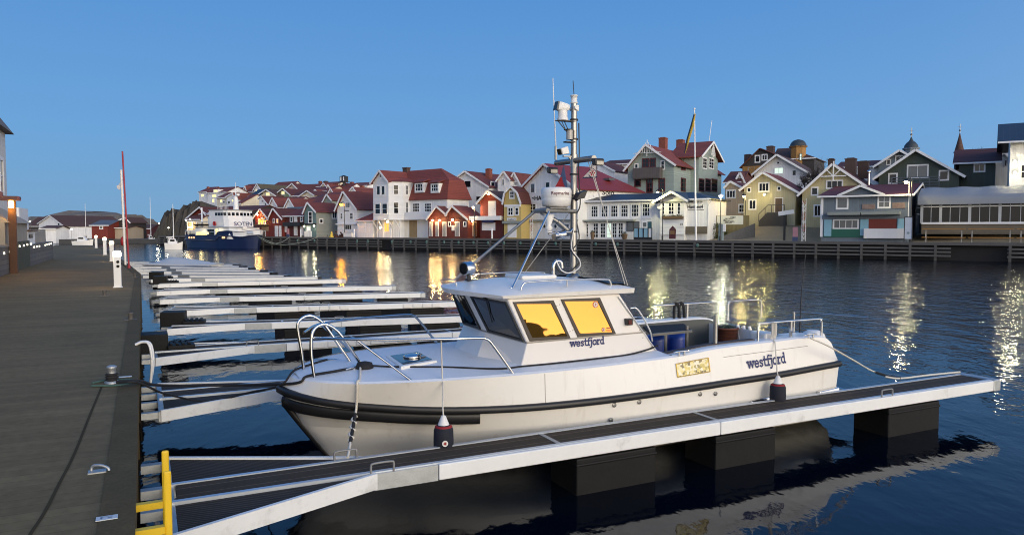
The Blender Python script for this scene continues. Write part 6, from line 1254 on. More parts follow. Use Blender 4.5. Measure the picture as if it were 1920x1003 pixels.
# --- the houses up the hill (left)
HH = lambda *a, **k: house(*a, group=HG, **k)
HH('white hilltop house at the far left with two lit windows', ZH, 55, [(136, 276), (300, 272)], 470, W_WHITE, R_RED, 8, ridge=(215, 188), wins=[(180, 312, 240, 364, '1x1y')])
h = HH('white hilltop house with a lit dormer, second from the left', ZH, 54, [(306, 288), (690, 284)], 460, W_WHITE, R_RED, 8, ridge=(500, 190), wins=[(406, 322, 488, 374, '1x1y'), (405, 405, 450, 480, '1x1y')], chim=[(325, 162, .7), (540, 172, .7)])
fr = h.fr; a, c = fr.Y(*ZH(428, 218), -.2), fr.Y(*ZH(520, 288), -.2); m = M(); m.box(a[0], c[0], -.2, 3, c[2], a[2]); m.build('dormer', W_WHITE, h.t); opening(h.t, lambda u, v, o: (u, -.2-o, v), a[0]+.1, c[0]-.1, c[2]+.1, a[2]-.1, '1x1y')
HH('white house with a low red roof below the lit dormer house', ZH, 44, [(495, 392), (690, 388)], 530, W_CRM2, R_RED, 8, ridge=(640, 290), wins=[(565, 420, 612, 480, '1x1y'), (620, 448, 662, 492, '2x1')])
HH('white gable with a dim lit window just left of the ferry mast', ZH, 43, [(690, 372), (830, 290), (850, 400)], 530, W_WHITE, R_RED, 8, wins=[(715, 450, 775, 505, '2x1'), (795, 415, 840, 465, '1x1y')])
HH('small white hilltop house behind the ferry mast', ZH, 66, [(730, 248), (880, 244)], 330, W_WHITE, R_RED, 8, ridge=(800, 196))
HH('red roofed hilltop house left of two steep white gables', ZH, 66, [(920, 290), (1050, 286)], 330, W_WHITE, R_RED, 9, ridge=(1010, 130), zb=10)
HH('red roofed hilltop house with a steep narrow gable and pink chimney', ZH, 65, [(1040, 270), (1068, 148), (1112, 275)], 330, W_WHITE, R_RED, 12, chim=[(1110, 128, .7), (1232, 120, 1.0)])
HH('hilltop house with a wide red roof right of the narrow steep gable', ZH, 64, [(1085, 272), (1235, 268)], 320, W_CRM2, R_RED, 8, ridge=(1180, 132))
HH('red roofed cottage with white gable end right of the ferry mast', ZH, 36, [(900, 500), (985, 498)], 580, W_CRM2, R_RED, 10, ridge=(1040, 335))
HH('white hilltop gable house with an olive-brown roof', ZH, 56, [(1240, 230), (1310, 110), (1378, 215)], 330, W_WHITE, R_OLIVE, 13, wins=[(1272, 222, 1300, 254, '1x1y')])
HH('highest house on the hill with a wide red roof', ZH, 70, [(1520, 220), (1890, 214)], 300, W_WHITE, R_RED, 9, ridge=(1700, 84))
HH('cream gable with a lit window and a brown roof, centre of the hill', ZH, 44, [(1345, 330), (1512, 224), (1690, 340)], 480, W_CRM2, R_BROWN, 9, wins=[(1482, 282, 1558, 344, '1x1y')], ov=.6)
HH('white house with a black roof joined to the cream gable', ZH, 43, [(1150, 354), (1345, 346)], 545, W_WHITE, R_BLACK, 7, ridge=(1330, 226), wins=[(1178, 416, 1224, 506, '2x2'), (1250, 424, 1310, 498, '3x1')], down=1)
HH('pale blue-white gable with a dark red roof below the cream gable', ZH, 32, [(1340, 402), (1392, 352), (1538, 530)], 590, W_WHITE, R_DARK, 12, wins=[(1392, 430, 1420, 480, '1x1'), (1460, 478, 1490, 540, '1x1')])
HH('white gabled boathouse roof above the two red boathouses', ZH, 25, [(1556, 540), (1622, 390), (1716, 545)], 640, W_WHITE, R_RED, 11)
HH('small green gable with a lit window on the hill', ZI, 46, [(8, 284), (96, 216), (188, 294)], 330, W_GREEN, R_DARK, 8, wins=[(58, 252, 104, 296, '1x1y')], ov=.6)
HH('pinkish gable with a lit window near the top of the hill', ZI, 58, [(138, 218), (221, 147), (324, 250)], 290, W_PINK, R_DARK, 10, wins=[(196, 236, 256, 276, '2x1y')], ov=.5)
HH('red roofed house right of the pinkish gable', ZI, 64, [(255, 240), (412, 240)], 290, W_WHITE, R_RED, 9, ridge=(340, 166), chim=[(316, 150, .8)])
HH('cream gable with a low red roof in the middle of the hill', ZI, 42, [(312, 330), (430, 247), (518, 302)], 358, W_CRM2, R_DARK, 9, wins=[(374, 322, 410, 354, '1x1')], ov=.5)
HH('white house with a dark roof left of the low cream gable', ZI, 46, [(190, 320), (315, 318)], 352, W_CRM2, R_DARK, 8, ridge=(280, 254))
HH('white gable half hidden behind the low cream gable', ZI, 50, [(470, 290), (540, 232), (590, 300)], 330, W_WHITE, R_RED, 12, wins=[(530, 262, 552, 300, '1x1')])
HH('white house with three chimneys and a white dormer gable on the skyline', ZI, 66, [(500, 192), (755, 188)], 290, W_CRM2, R_RED, 9, ridge=(600, 136), chim=[(598, 108, .8), (675, 108, 1.1, .5, brick_d)], wins=[(628, 218, 656, 250, '1x1')])
HH('small white skyline gable under the chimneys', ZI, 64, [(615, 188), (652, 140), (692, 190)], 200, W_CRM2, R_RED, 5, zb=12)
HH('house with a steep red roof and skylights left of the watchtower', ZI, 55, [(692, 245), (712, 160), (795, 275)], 300, W_WHITE, R_RED, 14, wins=[(704, 220, 724, 250, '1x1')], chim=[(818, 140, .9)])
HH('wide red roof with skylights just below the watchtower', ZI, 56, [(760, 270), (940, 268)], 320, W_WHITE, R_RED, 9, ridge=(840, 158))
HH('small white gable with a dark window below the skylight roof', ZI, 47, [(715, 285), (752, 215), (792, 282)], 320, W_WHITE, R_RED, 12, wins=[(736, 252, 760, 282, '1x1')])
HH('white skyline house right of the watchtower with a brick chimney', ZI, 62, [(958, 186), (1250, 186)], 270, W_WHITE, R_RED, 9, ridge=(1120, 140), chim=[(1040, 120, .9)])
HH('small white gable with pink chimney beside the tall bay-windowed house', ZI, 50, [(1015, 250), (1058, 194), (1104, 262)], 290, W_WHITE, R_RED, 12, chim=[(1180, 170, .9)])
HH('brownish red roof with a grey dormer gable left of the orange lamp', ZI, 22, [(470, 420), (880, 412)], 520, W_WHITE, R_RED, 12, ridge=(760, 276), down=1)
HH('grey gable set against the brownish red roof left of the orange lamp', ZI, 20, [(640, 410), (700, 297), (760, 372)], 470, W_GREYG, R_RED, 9, zb=ZQ+2.5)
HH('pale blue gable with red roof above the dark red awning house', ZI, 23, [(112, 468), (170, 352), (240, 468)], 510, W_WHITE, R_RED, 12)
HH('long red roof behind the teal house', ZI, 30, [(180, 440), (520, 436)], 500, W_WHITE, R_RED, 10, ridge=(400, 352))
HH('red roofed house left of the pale blue gable', ZI, 28, [(0, 452), (165, 450)], 500, W_WHITE, R_RED, 10, ridge=(80, 345), zb=5)
HH('red roof in the middle of the hill below the skyline house with chimneys', ZI, 52, [(430, 262), (690, 262)], 330, W_CRM2, R_RED, 9, ridge=(540, 200))
HH('wide red roof right of the low cream gable', ZI, 36, [(470, 352), (690, 350)], 420, W_WHITE, R_DARK, 9, ridge=(590, 308))
HH('red boathouse with white barge boards behind the stern of the ferry', ZA, 8, [(205, 585), (345, 466), (418, 560)], 700, W_RED, R_DARK, 9, ov=.6, zb=ZQ)
HH('low white cottage with a red roof behind the stern of the ferry', ZA, 6, [(180, 600), (330, 592)], 690, W_CRM2, R_DARK, 7, ridge=(270, 520), zb=ZQ)
HH('long dark roofed warehouse behind the ferry bridge', ZA, 16, [(420, 520), (900, 512)], 700, W_BROWN, R_DARK, 9, ridge=(600, 462), zb=ZQ)
# ------------------------------------------------------------------ quay, hill, quay furniture
gravel = mat('gravel', (.24, .195, .125), .95, var=.25, vs=.5, fine=.3, bump=.01, bs=8, dirt=('#4a4638', .25, .5))
quay_wood = mat('quay_timber', (.095, .092, .088), .85, var=.35, vs=.9, fine=.3)
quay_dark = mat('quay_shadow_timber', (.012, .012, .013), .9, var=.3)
def terr(x, y):
    sw = sz = 0
    for a, b, c in TERR+[(x_, 130, 3) for x_ in range(-80, 160, 12)]+[(-60, y_, 1) for y_ in (10, 30, 50, 80)]+[(-30, y_, .5) for y_ in (14, 24, 34, 44, 54, 66)]:
        d = ((x-a)**2+((y-b)*1.0)**2+4)**1.7; sw += 1/d; sz += c/d
    z_ = sz/sw; k = min(1, max(0, (y-6)/7)); return ZQ*(1-k)+max(z_-.25, ZQ-.0 if y < 20 else -9)*k
rock = mat('granite', (.052, .047, .04), .95, var=.45, vs=.25, fine=.45, bump=.25, bs=.7, dirt=('#4a4a30', .4, .5))
m = M(); nx, ny = 90, 50; xs = [-34+178*i/nx for i in range(nx+1)]; ys = [0]+[4+110*((j/ny)**1.3) for j in range(ny)]
vs = [(x, y, terr(x, y)-(.012 if y > 0 else 0)+(random.uniform(-.15, .15) if y > 24 else 0)) for y in ys for x in xs]; w_ = nx+1
m.add(vs, [(j*w_+i, j*w_+i+1, (j+1)*w_+i+1, (j+1)*w_+i) for j in range(len(ys)-1) for i in range(nx)], 0, True)
for f_, p_ in zip(range(len(m.f)), m.f):
    if vs[p_[0]][1] > 22: m.k[f_] = 1
m.build('quay_ground', [gravel, rock], None, Q, (0, 0, ZQ), kind='structure')
XQ0, XQ1 = -34, 144
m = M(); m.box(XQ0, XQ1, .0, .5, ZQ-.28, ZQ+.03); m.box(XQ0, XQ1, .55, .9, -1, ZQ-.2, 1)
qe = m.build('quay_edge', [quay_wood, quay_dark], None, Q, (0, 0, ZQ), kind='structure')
gaps = [(Q.Y(717, 455, 0)[0], Q.Y(735, 455, 0)[0]), (Q.Y(1783, 470, 0)[0], Q.Y(1889, 470, 0)[0])]
cuts = [XQ0, gaps[0][0], gaps[0][1], gaps[1][0], gaps[1][1], XQ1]
for i in (0, 2, 4):
    a, c = cuts[i], cuts[i+1]
    t = thing('timber_fender', ('long dark timber fender along the quay on the left, under the ferry and boathouses', 'long dark timber fender along the middle of the far quay', 'short timber fender at the right end of the quay past the dark opening')[i//2], 'fender', Q, ((a+c)/2, 0, 0), 'timber fenders of the far quay')
    for z_ in (.34, .74, 1.12):
        m = M(); m.box(a, c, -.22, -.08, z_-.09, z_+.09); m.build('fender_board', quay_wood, t)
    x = a+.1; j = 0
    while x < c-.05 and j < 95:
        m = M(); m.box(x, x+.24, -.08, .06, -.6, ZQ-.28); m.box(x+.02, x+.22, -.27, -.22, .25, 1.22) if j % 2 else m.box(x+.02, x+.22, -.27, -.22, .62, 1.22); m.build('fender_post', quay_wood, t); x += 2.35; j += 1
gr_box = mat('mooring_green', (.10, .19, .17), .6)
for k, px in enumerate((558, 590, 670, 690, 735, 770, 800, 833, 860, 888, 915, 945, 976, 1010, 1042, 1117, 1158, 1308)):
    p = Q.Y(px, 452, -.3); m = M(); m.box(p[0]-.12, p[0]+.12, -.36, -.275, .95, 1.35); m.lathe([(.16, 0), (.16, .05), (.1, .06)], (p[0], -.36, 1.15), 10, ax=(0, -1, 0))
    m.build('mooring_ring', gr_box, None, Q, None, 'small green mooring ring box on the dark timber quay fender', 'mooring ring', 'mooring rings along the quay')
def post(px, top, r, mt, label, n=.8, name='mooring_post', cat='post'):
    p = Q.Y(px, 447, n); zt = Q.Y(px, top, n)[2]; m = M(); m.lathe([(r, 0), (r, zt-ZQ-.05), (r*.6, zt-ZQ)], (p[0], n, ZQ), 10); return m.build(name, mt, None, Q, (p[0], n, ZQ), label, cat, 'white posts along the far quay' if mt is trim else None)
for px, tp, lb in ((564, 430, 'white post on the quay in front of the teal house'), (664, 429, 'white post on the quay in front of the white annex'), (733, 428, 'white post under the bay of the tall white house'), (922.5, 428, 'white post on the quay in front of the red shop')): post(px, tp, .11, trim, lb)
post(834.5+4, 458, .1, trim, 'short white post in the water at the quay edge below the red sheds', -.6) if False else None
pinkm = mat('pink_notice', (.45, .22, .24), .5)
for px, y0, y1, lb in ((540, 438, 429, 'small pink notice board on the quay by the dark red house'), (1491, 451, 426, 'narrow pink and blue notice pillar on the open gravel')):
    p = Q.Y(px, 447, 1.2); a, c = Q.Y(px, y1, 1.2)[2], ZQ; t = thing('notice_pillar', lb, 'notice board', Q, (p[0], 1.2, ZQ)); m = M(); m.box(p[0]-.28, p[0]+.28, 1.14, 1.26, c+.5, a); m.build('panel', pinkm, t); m = M(); m.box(p[0]-.3, p[0]+.3, 1.1, 1.3, c, c+.5); m.build('foot', mat('pillar_blue', (.05, .07, .14), .5), t)
def street_lamp(px, top, n, col, pw, label, style, glow=10, basey=None, head=.16):
    """style g: globe on a post; b: bracket arm; d: flat bowl"""
    p = Q.Y(px[0], top, n); lp = Q.Y(px[1], top, n); zb = ZQ if n < 8 else terr(p[0], n); zt = p[2]
    t = thing('street_lamp', label, 'street lamp', Q, (p[0], n, zb), 'street lamps on the far side')
    m = M(); m.lathe([(.12, 0), (.12, .5), (.06, .6), (.05, zt-zb-.1 if style != 'b' else zt-zb+.2)], (p[0], n, zb), 8)
    if style == 'b': m.tube(cr([(p[0], n, zt+.15), (p[0]*.6+lp[0]*.4, n, zt+.45), (lp[0], n, zt+.28)], 4), .04, 6)
    m.build('pole', black_paint, t); c = (lp[0], n, zt)
    m = M(); m.lathe([(.05, .28), (head*1.6, .12), (head*1.7, .06)], c, 12); m.build('shade', black_paint if style != 'd' else trim, t)
    if glow > 200: m = M(); m.lathe([(head*.3, -head*1.25), (head*1.25, -head*.3), (head*1.25, head*.05), (head*1.15, head*.05), (head*1.1, -head*.3), (head*.4, -head*1.1)], c, 14, ax=(.2, -1, -.25)); m.build('reflector', black_paint, t)
    m = M(); m.ball(c, head, 10); m.build('globe', emit('globe_'+str(col)+str(glow), col, glow), t)
    lamp(Q, (c[0], c[1]-.1, c[2]-.28), col, pw, .12)
street_lamp((645.5, 640), 383, 2.6, ORANGE, 45, 'tall black street lamp glowing deep orange in front of the white gabled house', 'b', 650, head=.24)
street_lamp((889.5, 887), 389, 2.8, (1.0, .74, .38), 300, 'white street lamp rising behind the red twin sheds', 'd', 60)
street_lamp((1243, 1233), 360, 2.2, (1.0, .88, .42), 450, 'tall street lamp lighting the white restaurant gable', 'b', 32)
street_lamp((1351.5, 1351.5), 368, 2.0, (1.0, .93, .62), 600, 'street lamp with a wide white head by the poster fence', 'd', 32, head=.2)
street_lamp((1398, 1395), 368, 11, (1.0, .75, .25), 300, 'yellow lamp on a post left of the cream house', 'b', 50)
street_lamp((1710, 1699), 341, 1.2, (1.0, .80, .42), 330, 'street lamp with a wide head at the right end of the kiosk', 'b', 40, head=.2)
# flagpole with furled flag
p = Q.Y(1305, 440, 1.4); zt = Q.Y(1302, 206, 1.4); t = thing('flagpole', 'tall white flagpole in front of the restaurant with a furled blue and yellow pennant', 'flagpole', Q, (p[0], 1.4, ZQ))
m = M(); m.tube([(p[0], 1.4, ZQ), (zt[0], 1.4, zt[2])], [.13, .07], 10); m.ball((zt[0], 1.4, zt[2]+.1), .14); m.build('pole', trim, t)
g = [Q.Y(x, y, 1.4) for x, y in ((1301.5, 214), (1297, 236), (1289, 262), (1283, 288))]
for k, (mt, o) in enumerate(((mat('pennant_blue', (.02, .03, .08), .8), 0), (mat('pennant_yellow', (.45, .30, .04), .8), .16))): m = M(); m.tube([(a[0]+o, a[1]-k*.05, a[2]) for a in g], [.07, .16, .14, .03], 6); m.build('pennant', mt, t)
# lattice masts
lat_m = mat('lattice_red_white', (.5, .42, .4), .5, var=.1)
for px, top, base, n, lb in ((1506, 372, 452, .8, 'slim red and white lattice mast by the open gravel'), (995.5, 402, 448, .9, 'slim red and white lattice mast in front of the harbour house')):
    p = Q.Y(px, base, n); zt = Q.Y(px, top, n)[2]; t = thing('lattice_mast', lb, 'mast', Q, (p[0], n, ZQ), 'lattice masts'); w_ = .24
    for i in range(3):
        a = R(120*i+30); m = M(); m.bar((p[0]+w_*math.cos(a), n+w_*math.sin(a), ZQ), (p[0]+w_*math.cos(a), n+w_*math.sin(a), zt-(i*.25)), .05); m.build('upright', trim, t)
    m = M(); z_ = ZQ+.2; i = 0
    while z_ < zt-.6:
        for q in range(3): a, c = R(120*q+30), R(120*q+150); m.bar((p[0]+w_*math.cos(a), n+w_*math.sin(a), z_), (p[0]+w_*math.cos(c), n+w_*math.sin(c), z_+.45), .03, k=(int(z_*1.2) % 2))
        z_ += .45
    m.build('lattice', [trim, mat('mast_red', (.30, .03, .03), .5)], t)
# sandwich board, recycling row, pots, planters
def at(z, x, y, n): return Q.Y(*z(x, y), n)
a, c = at(ZDD, 544, 902, 1.6), at(ZDD, 598, 800, 1.6); t = thing('sign_board', 'maroon pointed sandwich board in front of the restaurant gable', 'sign', Q, ((a[0]+c[0])/2, 1.6, ZQ)); xm = (a[0]+c[0])/2
m = M(); m.hexa([(a[0], 1.5, ZQ+.15), (c[0], 1.5, ZQ+.15), (c[0], 1.6, ZQ+.15), (a[0], 1.6, ZQ+.15)], [(a[0], 1.6, c[2]-.45), (c[0], 1.6, c[2]-.45), (c[0], 1.7, c[2]-.45), (a[0], 1.7, c[2]-.45)]); m.prism([(c[0], c[2]-.44), (xm, c[2]), (a[0], c[2]-.44)], 1.6, 1.7); m.build('panel', maroon, t)
m = M(); m.box(a[0]+.12, c[0]-.12, 1.47, 1.49, ZQ+.75, ZQ+1.2); m.build('text_field', mat('board_text', (.22, .12, .05), .6, var=.5, vs=8), t)
m = M(); m.bar((a[0]+.1, 1.5, ZQ), (a[0]+.1, 1.55, ZQ+.2), .06); m.bar((c[0]-.1, 1.5, ZQ), (c[0]-.1, 1.55, ZQ+.2), .06); m.build('foot', trim, t)
glz = mat('pale_blue_panel', (.24, .42, .52), .4, var=.15, vs=1)
for i, (x0, x1) in enumerate(((257, 293), (297, 332), (336, 372), (375, 402))):
    a, c = at(ZDD, x0, 905, 2.0), at(ZDD, x1, 822, 2.0); t = thing('wind_screen', ('pale blue panel screen on the quay, leftmost of the restaurant row', 'pale blue panel screen on the quay, second of the restaurant row', 'pale blue panel screen on the quay, third of the restaurant row', 'whiter narrow panel closing the screen row beside the restaurant gable')[i], 'screen', Q, ((a[0]+c[0])/2, 2, ZQ), 'panel screens in front of the restaurant')
    m = M(); m.box(a[0], c[0], 1.97, 2.03, ZQ+.35, c[2]); m.build('panel', glz if i < 3 else trim, t); m = M(); m.box(a[0]-.04, a[0]+.02, 1.9, 2.1, ZQ, c[2]+.08); m.box(c[0]-.02, c[0]+.04, 1.9, 2.1, ZQ, c[2]+.08); m.box(a[0], c[0], 1.95, 2.05, ZQ, ZQ+.35); m.box(a[0], c[0], 1.95, 2.05, c[2], c[2]+.06); m.build('frame', black_paint, t)
for x, tp, lb, rr in ((1113, 812, 'tall brown flower pot between the white french doors', .32), (1430, 830, 'low round flower pot with plants at the end of the french doors', .45)):
    p = at(ZC, x, 885, 4.0); H_ = at(ZC, x, tp, 4.0)[2]-ZQ; t = thing('flower_pot', lb, 'flower pot', Q, (p[0], 4.0, ZQ)); m = M(); m.lathe([(rr*.6, 0), (rr, H_*.85), (rr*1.05, H_*.9), (rr*.8, H_*.9)], (p[0], 4.0, ZQ), 14); m.build('pot', mat('pot_brown', (.15, .10, .06), .7), t)
    m = M()
    for i in range(60): d = Vector((random.uniform(-1, 1), random.uniform(-1, 1), random.uniform(.1, 1.2))); c = Vector((p[0], 4.0, ZQ+H_*.88))+d*rr*.6; u = d.orthogonal().normalized()*.07; v = d.cross(u).normalized()*.05; m.add([c-u, c+v, c+u, c-v], [(0, 1, 2, 3)])
    m.build('plant', mat('box_plant', (.05, .06, .03), .8), t)
# poster fence, hedge, power cabinet, wooden wall
a, c = at(ZDD, 932, 790, 8.5), at(ZDD, 1148, 714, 8.5); t = thing('poster_fence', 'wooden fence with a long white poster beside the gravel slope', 'fence', Q, ((a[0]+c[0])/2, 8.6, ZQ)); wf = mat('fence_wood', (.20, .16, .07), .8, lines=('x', .18, .08), var=.2)
m = M(); m.box(a[0]-.2, at(ZDD, 1196, 714, 8.5)[0], 8.6, 8.7, ZQ-.3, c[2]); m.build('fence_boards', wf, t); m = M(); m.box(a[0], c[0], 8.56, 8.59, a[2], c[2]-.03); ps = m.build('poster', mat('poster_white', (.72, .72, .60), .5), t)
a2, c2 = at(ZDD, 985, 782, 8.5), at(ZDD, 1072, 726, 8.5); m = M()
for i in range(26): x, z_ = random.uniform(a2[0], c2[0]), random.uniform(a2[2], c2[2]); d = random.uniform(.1, .5); m.box(x-d*.3, x+d, 8.535-i*.0007, 8.555, z_-.04, z_+.04)
m.build('poster_drawing', mat('poster_ink', (.20, .21, .17), .6), ps)
def leafy(m, cx, cy, cz, rx, ry, rz, n, s):
    for i in range(n):
        d = Vector((random.gauss(0, 1), random.gauss(0, 1), random.gauss(0, 1))).normalized()*random.uniform(.45, 1)**.5; c = Vector((cx+d.x*rx, cy+d.y*ry, cz+d.z*rz)); q = Vector((random.gauss(0, 1), random.gauss(0, 1), random.gauss(0, 1))).normalized(); u = q.orthogonal().normalized()*s*random.uniform(.6, 1.3); v = q.cross(u)*.7
        m.add([c-u, c+v, c+u, c-v], [(0, 1, 2, 3)])
leafm = mat('hedge_leaf', (.055, .075, .02), .7, var=.5, vs=2.5)
p = at(ZDD, 905, 800, 8); t = thing('shrub', 'green shrub between the restaurant and the poster fence', 'shrub', Q, (p[0], 8, ZQ)); m = M(); leafy(m, p[0], 8, ZQ+1.1, 1.9, .9, 1.2, 900, .11); m.build('foliage', leafm, t)
m = M()
for i in range(7): m.tube([(p[0]+random.uniform(-1, 1), 8, ZQ-.1), (p[0]+random.uniform(-1.5, 1.5), 8, ZQ+1.6)], .03, 5)
m.build('stem', brown_door, t)
a, c = at(ZDD, 938, 868, 1.8), at(ZDD, 972, 786, 1.8); t = thing('power_cabinet', 'grey-blue cabinet with a white box at the foot of the wide-headed street lamp', 'cabinet', Q, ((a[0]+c[0])/2, 2.4, ZQ)); m = M(); m.box(a[0], c[0], 2.2, 2.8, ZQ, c[2]); m.build('cabinet', mat('cabinet_grey', (.22, .28, .30), .5), t); m = M(); k = at(ZDD, 998, 800, 1.8); m.box(c[0]+.05, k[0], 2.1, 2.3, ZQ+1.1, c[2]); m.build('box', trim, t)
m = M(); a, c = at(ZDD, 972, 870, 5), at(ZDD, 1200, 780, 8); m.hexa([(a[0], 5, ZQ-.3), (c[0]+.6, 8.2, ZQ-.3), (c[0]+.6, 8.5, ZQ-.3), (a[0], 5.3, ZQ-.3)], [(a[0], 5, ZQ+.45), (c[0]+.6, 8.2, c[2]), (c[0]+.6, 8.5, c[2]), (a[0], 5.3, ZQ+.45)]); m.build('retaining_wall', mat('granite_wall', (.10, .10, .10), .9, var=.35, vs=2, fine=.3), None, Q, None, 'low dark stone wall rising along the gravel slope', 'wall')
a, c = at(ZE, 346, 712, 6), at(ZE, 474, 670, 6); xm = at(ZE, 396, 700, 6)[0]; t = thing('signpost', 'white slanted sign panel on a dark post in front of the stairs', 'sign', Q, (xm, 6, ZQ)); m = M(); m.bar((a[0], 6, a[2]+.15), (c[0], 6, c[2]-.2), .12, .5); m.build('panel', trim, t); m = M(); m.box(xm-.12, xm+.12, 6.05, 6.25, ZQ-.2, a[2]+.1); m.build('post', black_paint, t)
a, c = at(ZG, 266, 832, .7), at(ZG, 330, 668, .7); t = thing('notice_board', 'tall notice board with a pale sheet in a dark frame by the kiosk', 'notice board', Q, ((a[0]+c[0])/2, .7, ZQ)); m = M(); m.box(a[0]+.08, c[0]-.08, .68, .72, ZQ+.35, c[2]-.08); m.build('sheet', mat('sheet_pale', (.50, .55, .62), .4), t)
m = M(); m.box(a[0], a[0]+.08, .64, .76, ZQ, c[2]); m.box(c[0]-.08, c[0], .64, .76, ZQ, c[2]); m.box(a[0]+.08, c[0]-.08, .65, .75, c[2]-.08, c[2]); m.build('frame', black_paint, t); m = M(); k = at(ZG, 297, 777, .66); m.lathe([(.13, 0), (.13, .01)], (k[0], .675, k[2]), 12, ax=(0, -1, 0)); m.build('badge', mat('cabinet_grey', (.22, .28, .30), .5), t)
bench_w = mat('bench_wood', (.33, .155, .03), .6, var=.2, lines=('y', .14, .1))
xx = at(ZG, 392, 760, 2.2)[0]; k = 0; labs = ['first orange wooden picnic table from the kiosk', 'second orange wooden picnic table from the kiosk', 'third orange wooden picnic table from the kiosk', 'fourth orange wooden picnic table from the kiosk', 'fifth orange wooden picnic table from the kiosk', 'sixth orange wooden picnic table from the kiosk']
zt = at(ZG, 500, 747, 2.2)[2]
while k < 6:
    t = thing('picnic_table', labs[k]+' in front of the glass pavilion', 'table', Q, (xx+2, 2.4, ZQ), 'picnic tables in front of the pavilion'); L_ = 4.1
    m = M(); m.box(xx, xx+L_-.1, 2.0, 3.0, zt-.08, zt); m.build('table_top', bench_w, t)
    for y in (1.45, 3.4): m = M(); m.box(xx, xx+L_-.1, y, y+.3, ZQ+.48, ZQ+.55); m.build('seat', bench_w, t)
    for x in (xx+.35, xx+L_-.45): m = M(); m.bar((x, 1.5, ZQ), (x, 2.3, zt-.08), .09); m.bar((x, 3.5, ZQ), (x, 2.7, zt-.08), .09); m.bar((x, 1.5, ZQ+.45), (x, 3.6, ZQ+.45), .08); m.build('leg_frame', mat('leg_grey', (.30, .28, .24), .7), t)
    xx += L_+.12; k += 1
p = Q.Y(621.5, 446, 1.5); m = M(); zt = Q.Y(621.5, 434, 1.5)[2]-ZQ; m.lathe([(.45, 0), (.4, .05), (.22, zt*.45), (.1, zt)], (p[0], 1.5, ZQ), 10); m.build('covered_parasol', mat('parasol_yellow', (.42, .37, .06), .7, var=.2), None, Q, None, 'small yellow covered cone standing on the quay beside the grey-green wall', 'cover')
p = Q.Y(635, 442, 4.2); m = M()
for i in range(90): m.ball((p[0]+random.gauss(.4, 1.0), 4.1+random.gauss(0, .35), ZQ+abs(random.gauss(.15, .25))), random.uniform(.08, .2), 6)
m.build('net_heap', mat('net_brown', (.07, .035, .022), .9, var=.4, vs=5), None, Q, None, 'brown heap of fishing nets by the grey-green wall', 'nets')
a = Q.Y(644, 446, 2.2); c = Q.Y(659, 436, 2.2); t = thing('crate', 'white fish crate on the quay below the orange lamp', 'crate', Q, ((a[0]+c[0])/2, 2.4, ZQ)); m = M(); m.box(a[0], c[0], 2.2, 2.9, ZQ+.1, c[2]-.05); m.build('box', white_plas, t); m = M(); m.box(a[0]-.04, c[0]+.04, 2.15, 2.95, c[2]-.05, c[2]); m.box(a[0], c[0], 2.25, 2.8, ZQ, ZQ+.1); m.build('lid', grey_door, t)
# watchtower on the hill
p = Q.Y(645, 352, 60); zt = Q.Y(645, 329.5, 60)[2]; x = p[0]; zb = p[2]-3; t = thing('watchtower', 'dark lookout tower on legs with white shutters on the skyline', 'tower', Q, (x, 60, zb)); m = M(); H_ = zt-zb
for sx_ in (-1, 1):
    for sy in (-1, 1): m.bar((x+sx_*1.5, 60+sy*1.5, zb), (x+sx_*.7, 60+sy*.7, zt-1.7), .2)
m.bar((x+1.7, 60, zb+1), (x+.5, 59.3, zt-1.7), .6); m.build('leg_frame', black_paint, t)
m = M(); m.box(x-.85, x+.85, 59.2, 60.8, zt-1.7, zt-.2); m.box(x-1.2, x+1.2, 58.8, 61.2, zt-1.8, zt-1.7); m.lathe([(1.0, 0), (.2, .35)], (x, 60, zt-.25), 8); m.build('cabin', black_paint, t)
m = M(); m.box(x-.55, x-.15, 59.1, 59.18, zt-1.5, zt-.4); m.build('shutter', trim, t); m = M(); m.box(x+.55, x+.87, 59.1, 59.18, zt-1.5, zt-.4); m.build('shutter', trim, t)
# bare trees behind the houses
def bare_tree(px, py, n, hgt, label, sd):
    random.seed(sd); p = Q.Y(px, py, n); zt = p[2]; zb = zt-hgt; t = thing('bare_tree', label, 'tree', Q, (p[0], n, zb)); tr, tw = M(), M()
    tr.tube([(p[0], n, zb), (p[0]+.1, n, zb+hgt*.45)], [.2, .13], 7)
    def br(m, a, d, L_, r, k):
        b = a+d*L_; m.tube([a, a.lerp(b, .5)+Vector((random.gauss(0, .05), random.gauss(0, .05), .03)), b], [r, r*.8, r*.55], 4)
        if k: 
            for i in range(3): br(m if k > 2 else tw, a.lerp(b, random.uniform(.4, 1)), (d+Vector((random.gauss(0, .55), random.gauss(0, .55), random.gauss(.1, .4)))).normalized(), L_*random.uniform(.6, .8), r*.55, k-1)
    for i in range(7): br(tr, Vector((p[0]+.1, n, zb+hgt*random.uniform(.2, .45))), Vector((random.gauss(0, .7), random.gauss(0, .5), 1)).normalized(), hgt*.26, .07, 4)
    bark = mat('bark', (.06, .05, .04), .9); tr.build('trunk', bark, t); tw.build('crown', mat('twig', (.07, .05, .035), .9), t)
bare_tree(*ZE(700, 245), 26, 6.5, 'bare brown tree between the white house and the pale yellow house', 3); bare_tree(*ZE(650, 290), 25, 5.5, 'lower bare tree left of the pale yellow roof', 5); bare_tree(*ZG(760, 188), 42, 6, 'bare tree on the skyline right of the church spire', 8); bare_tree(*ZE(560, 375), 22, 3.2, 'low bare bush over the white house roof edge', 9)
random.seed(11)
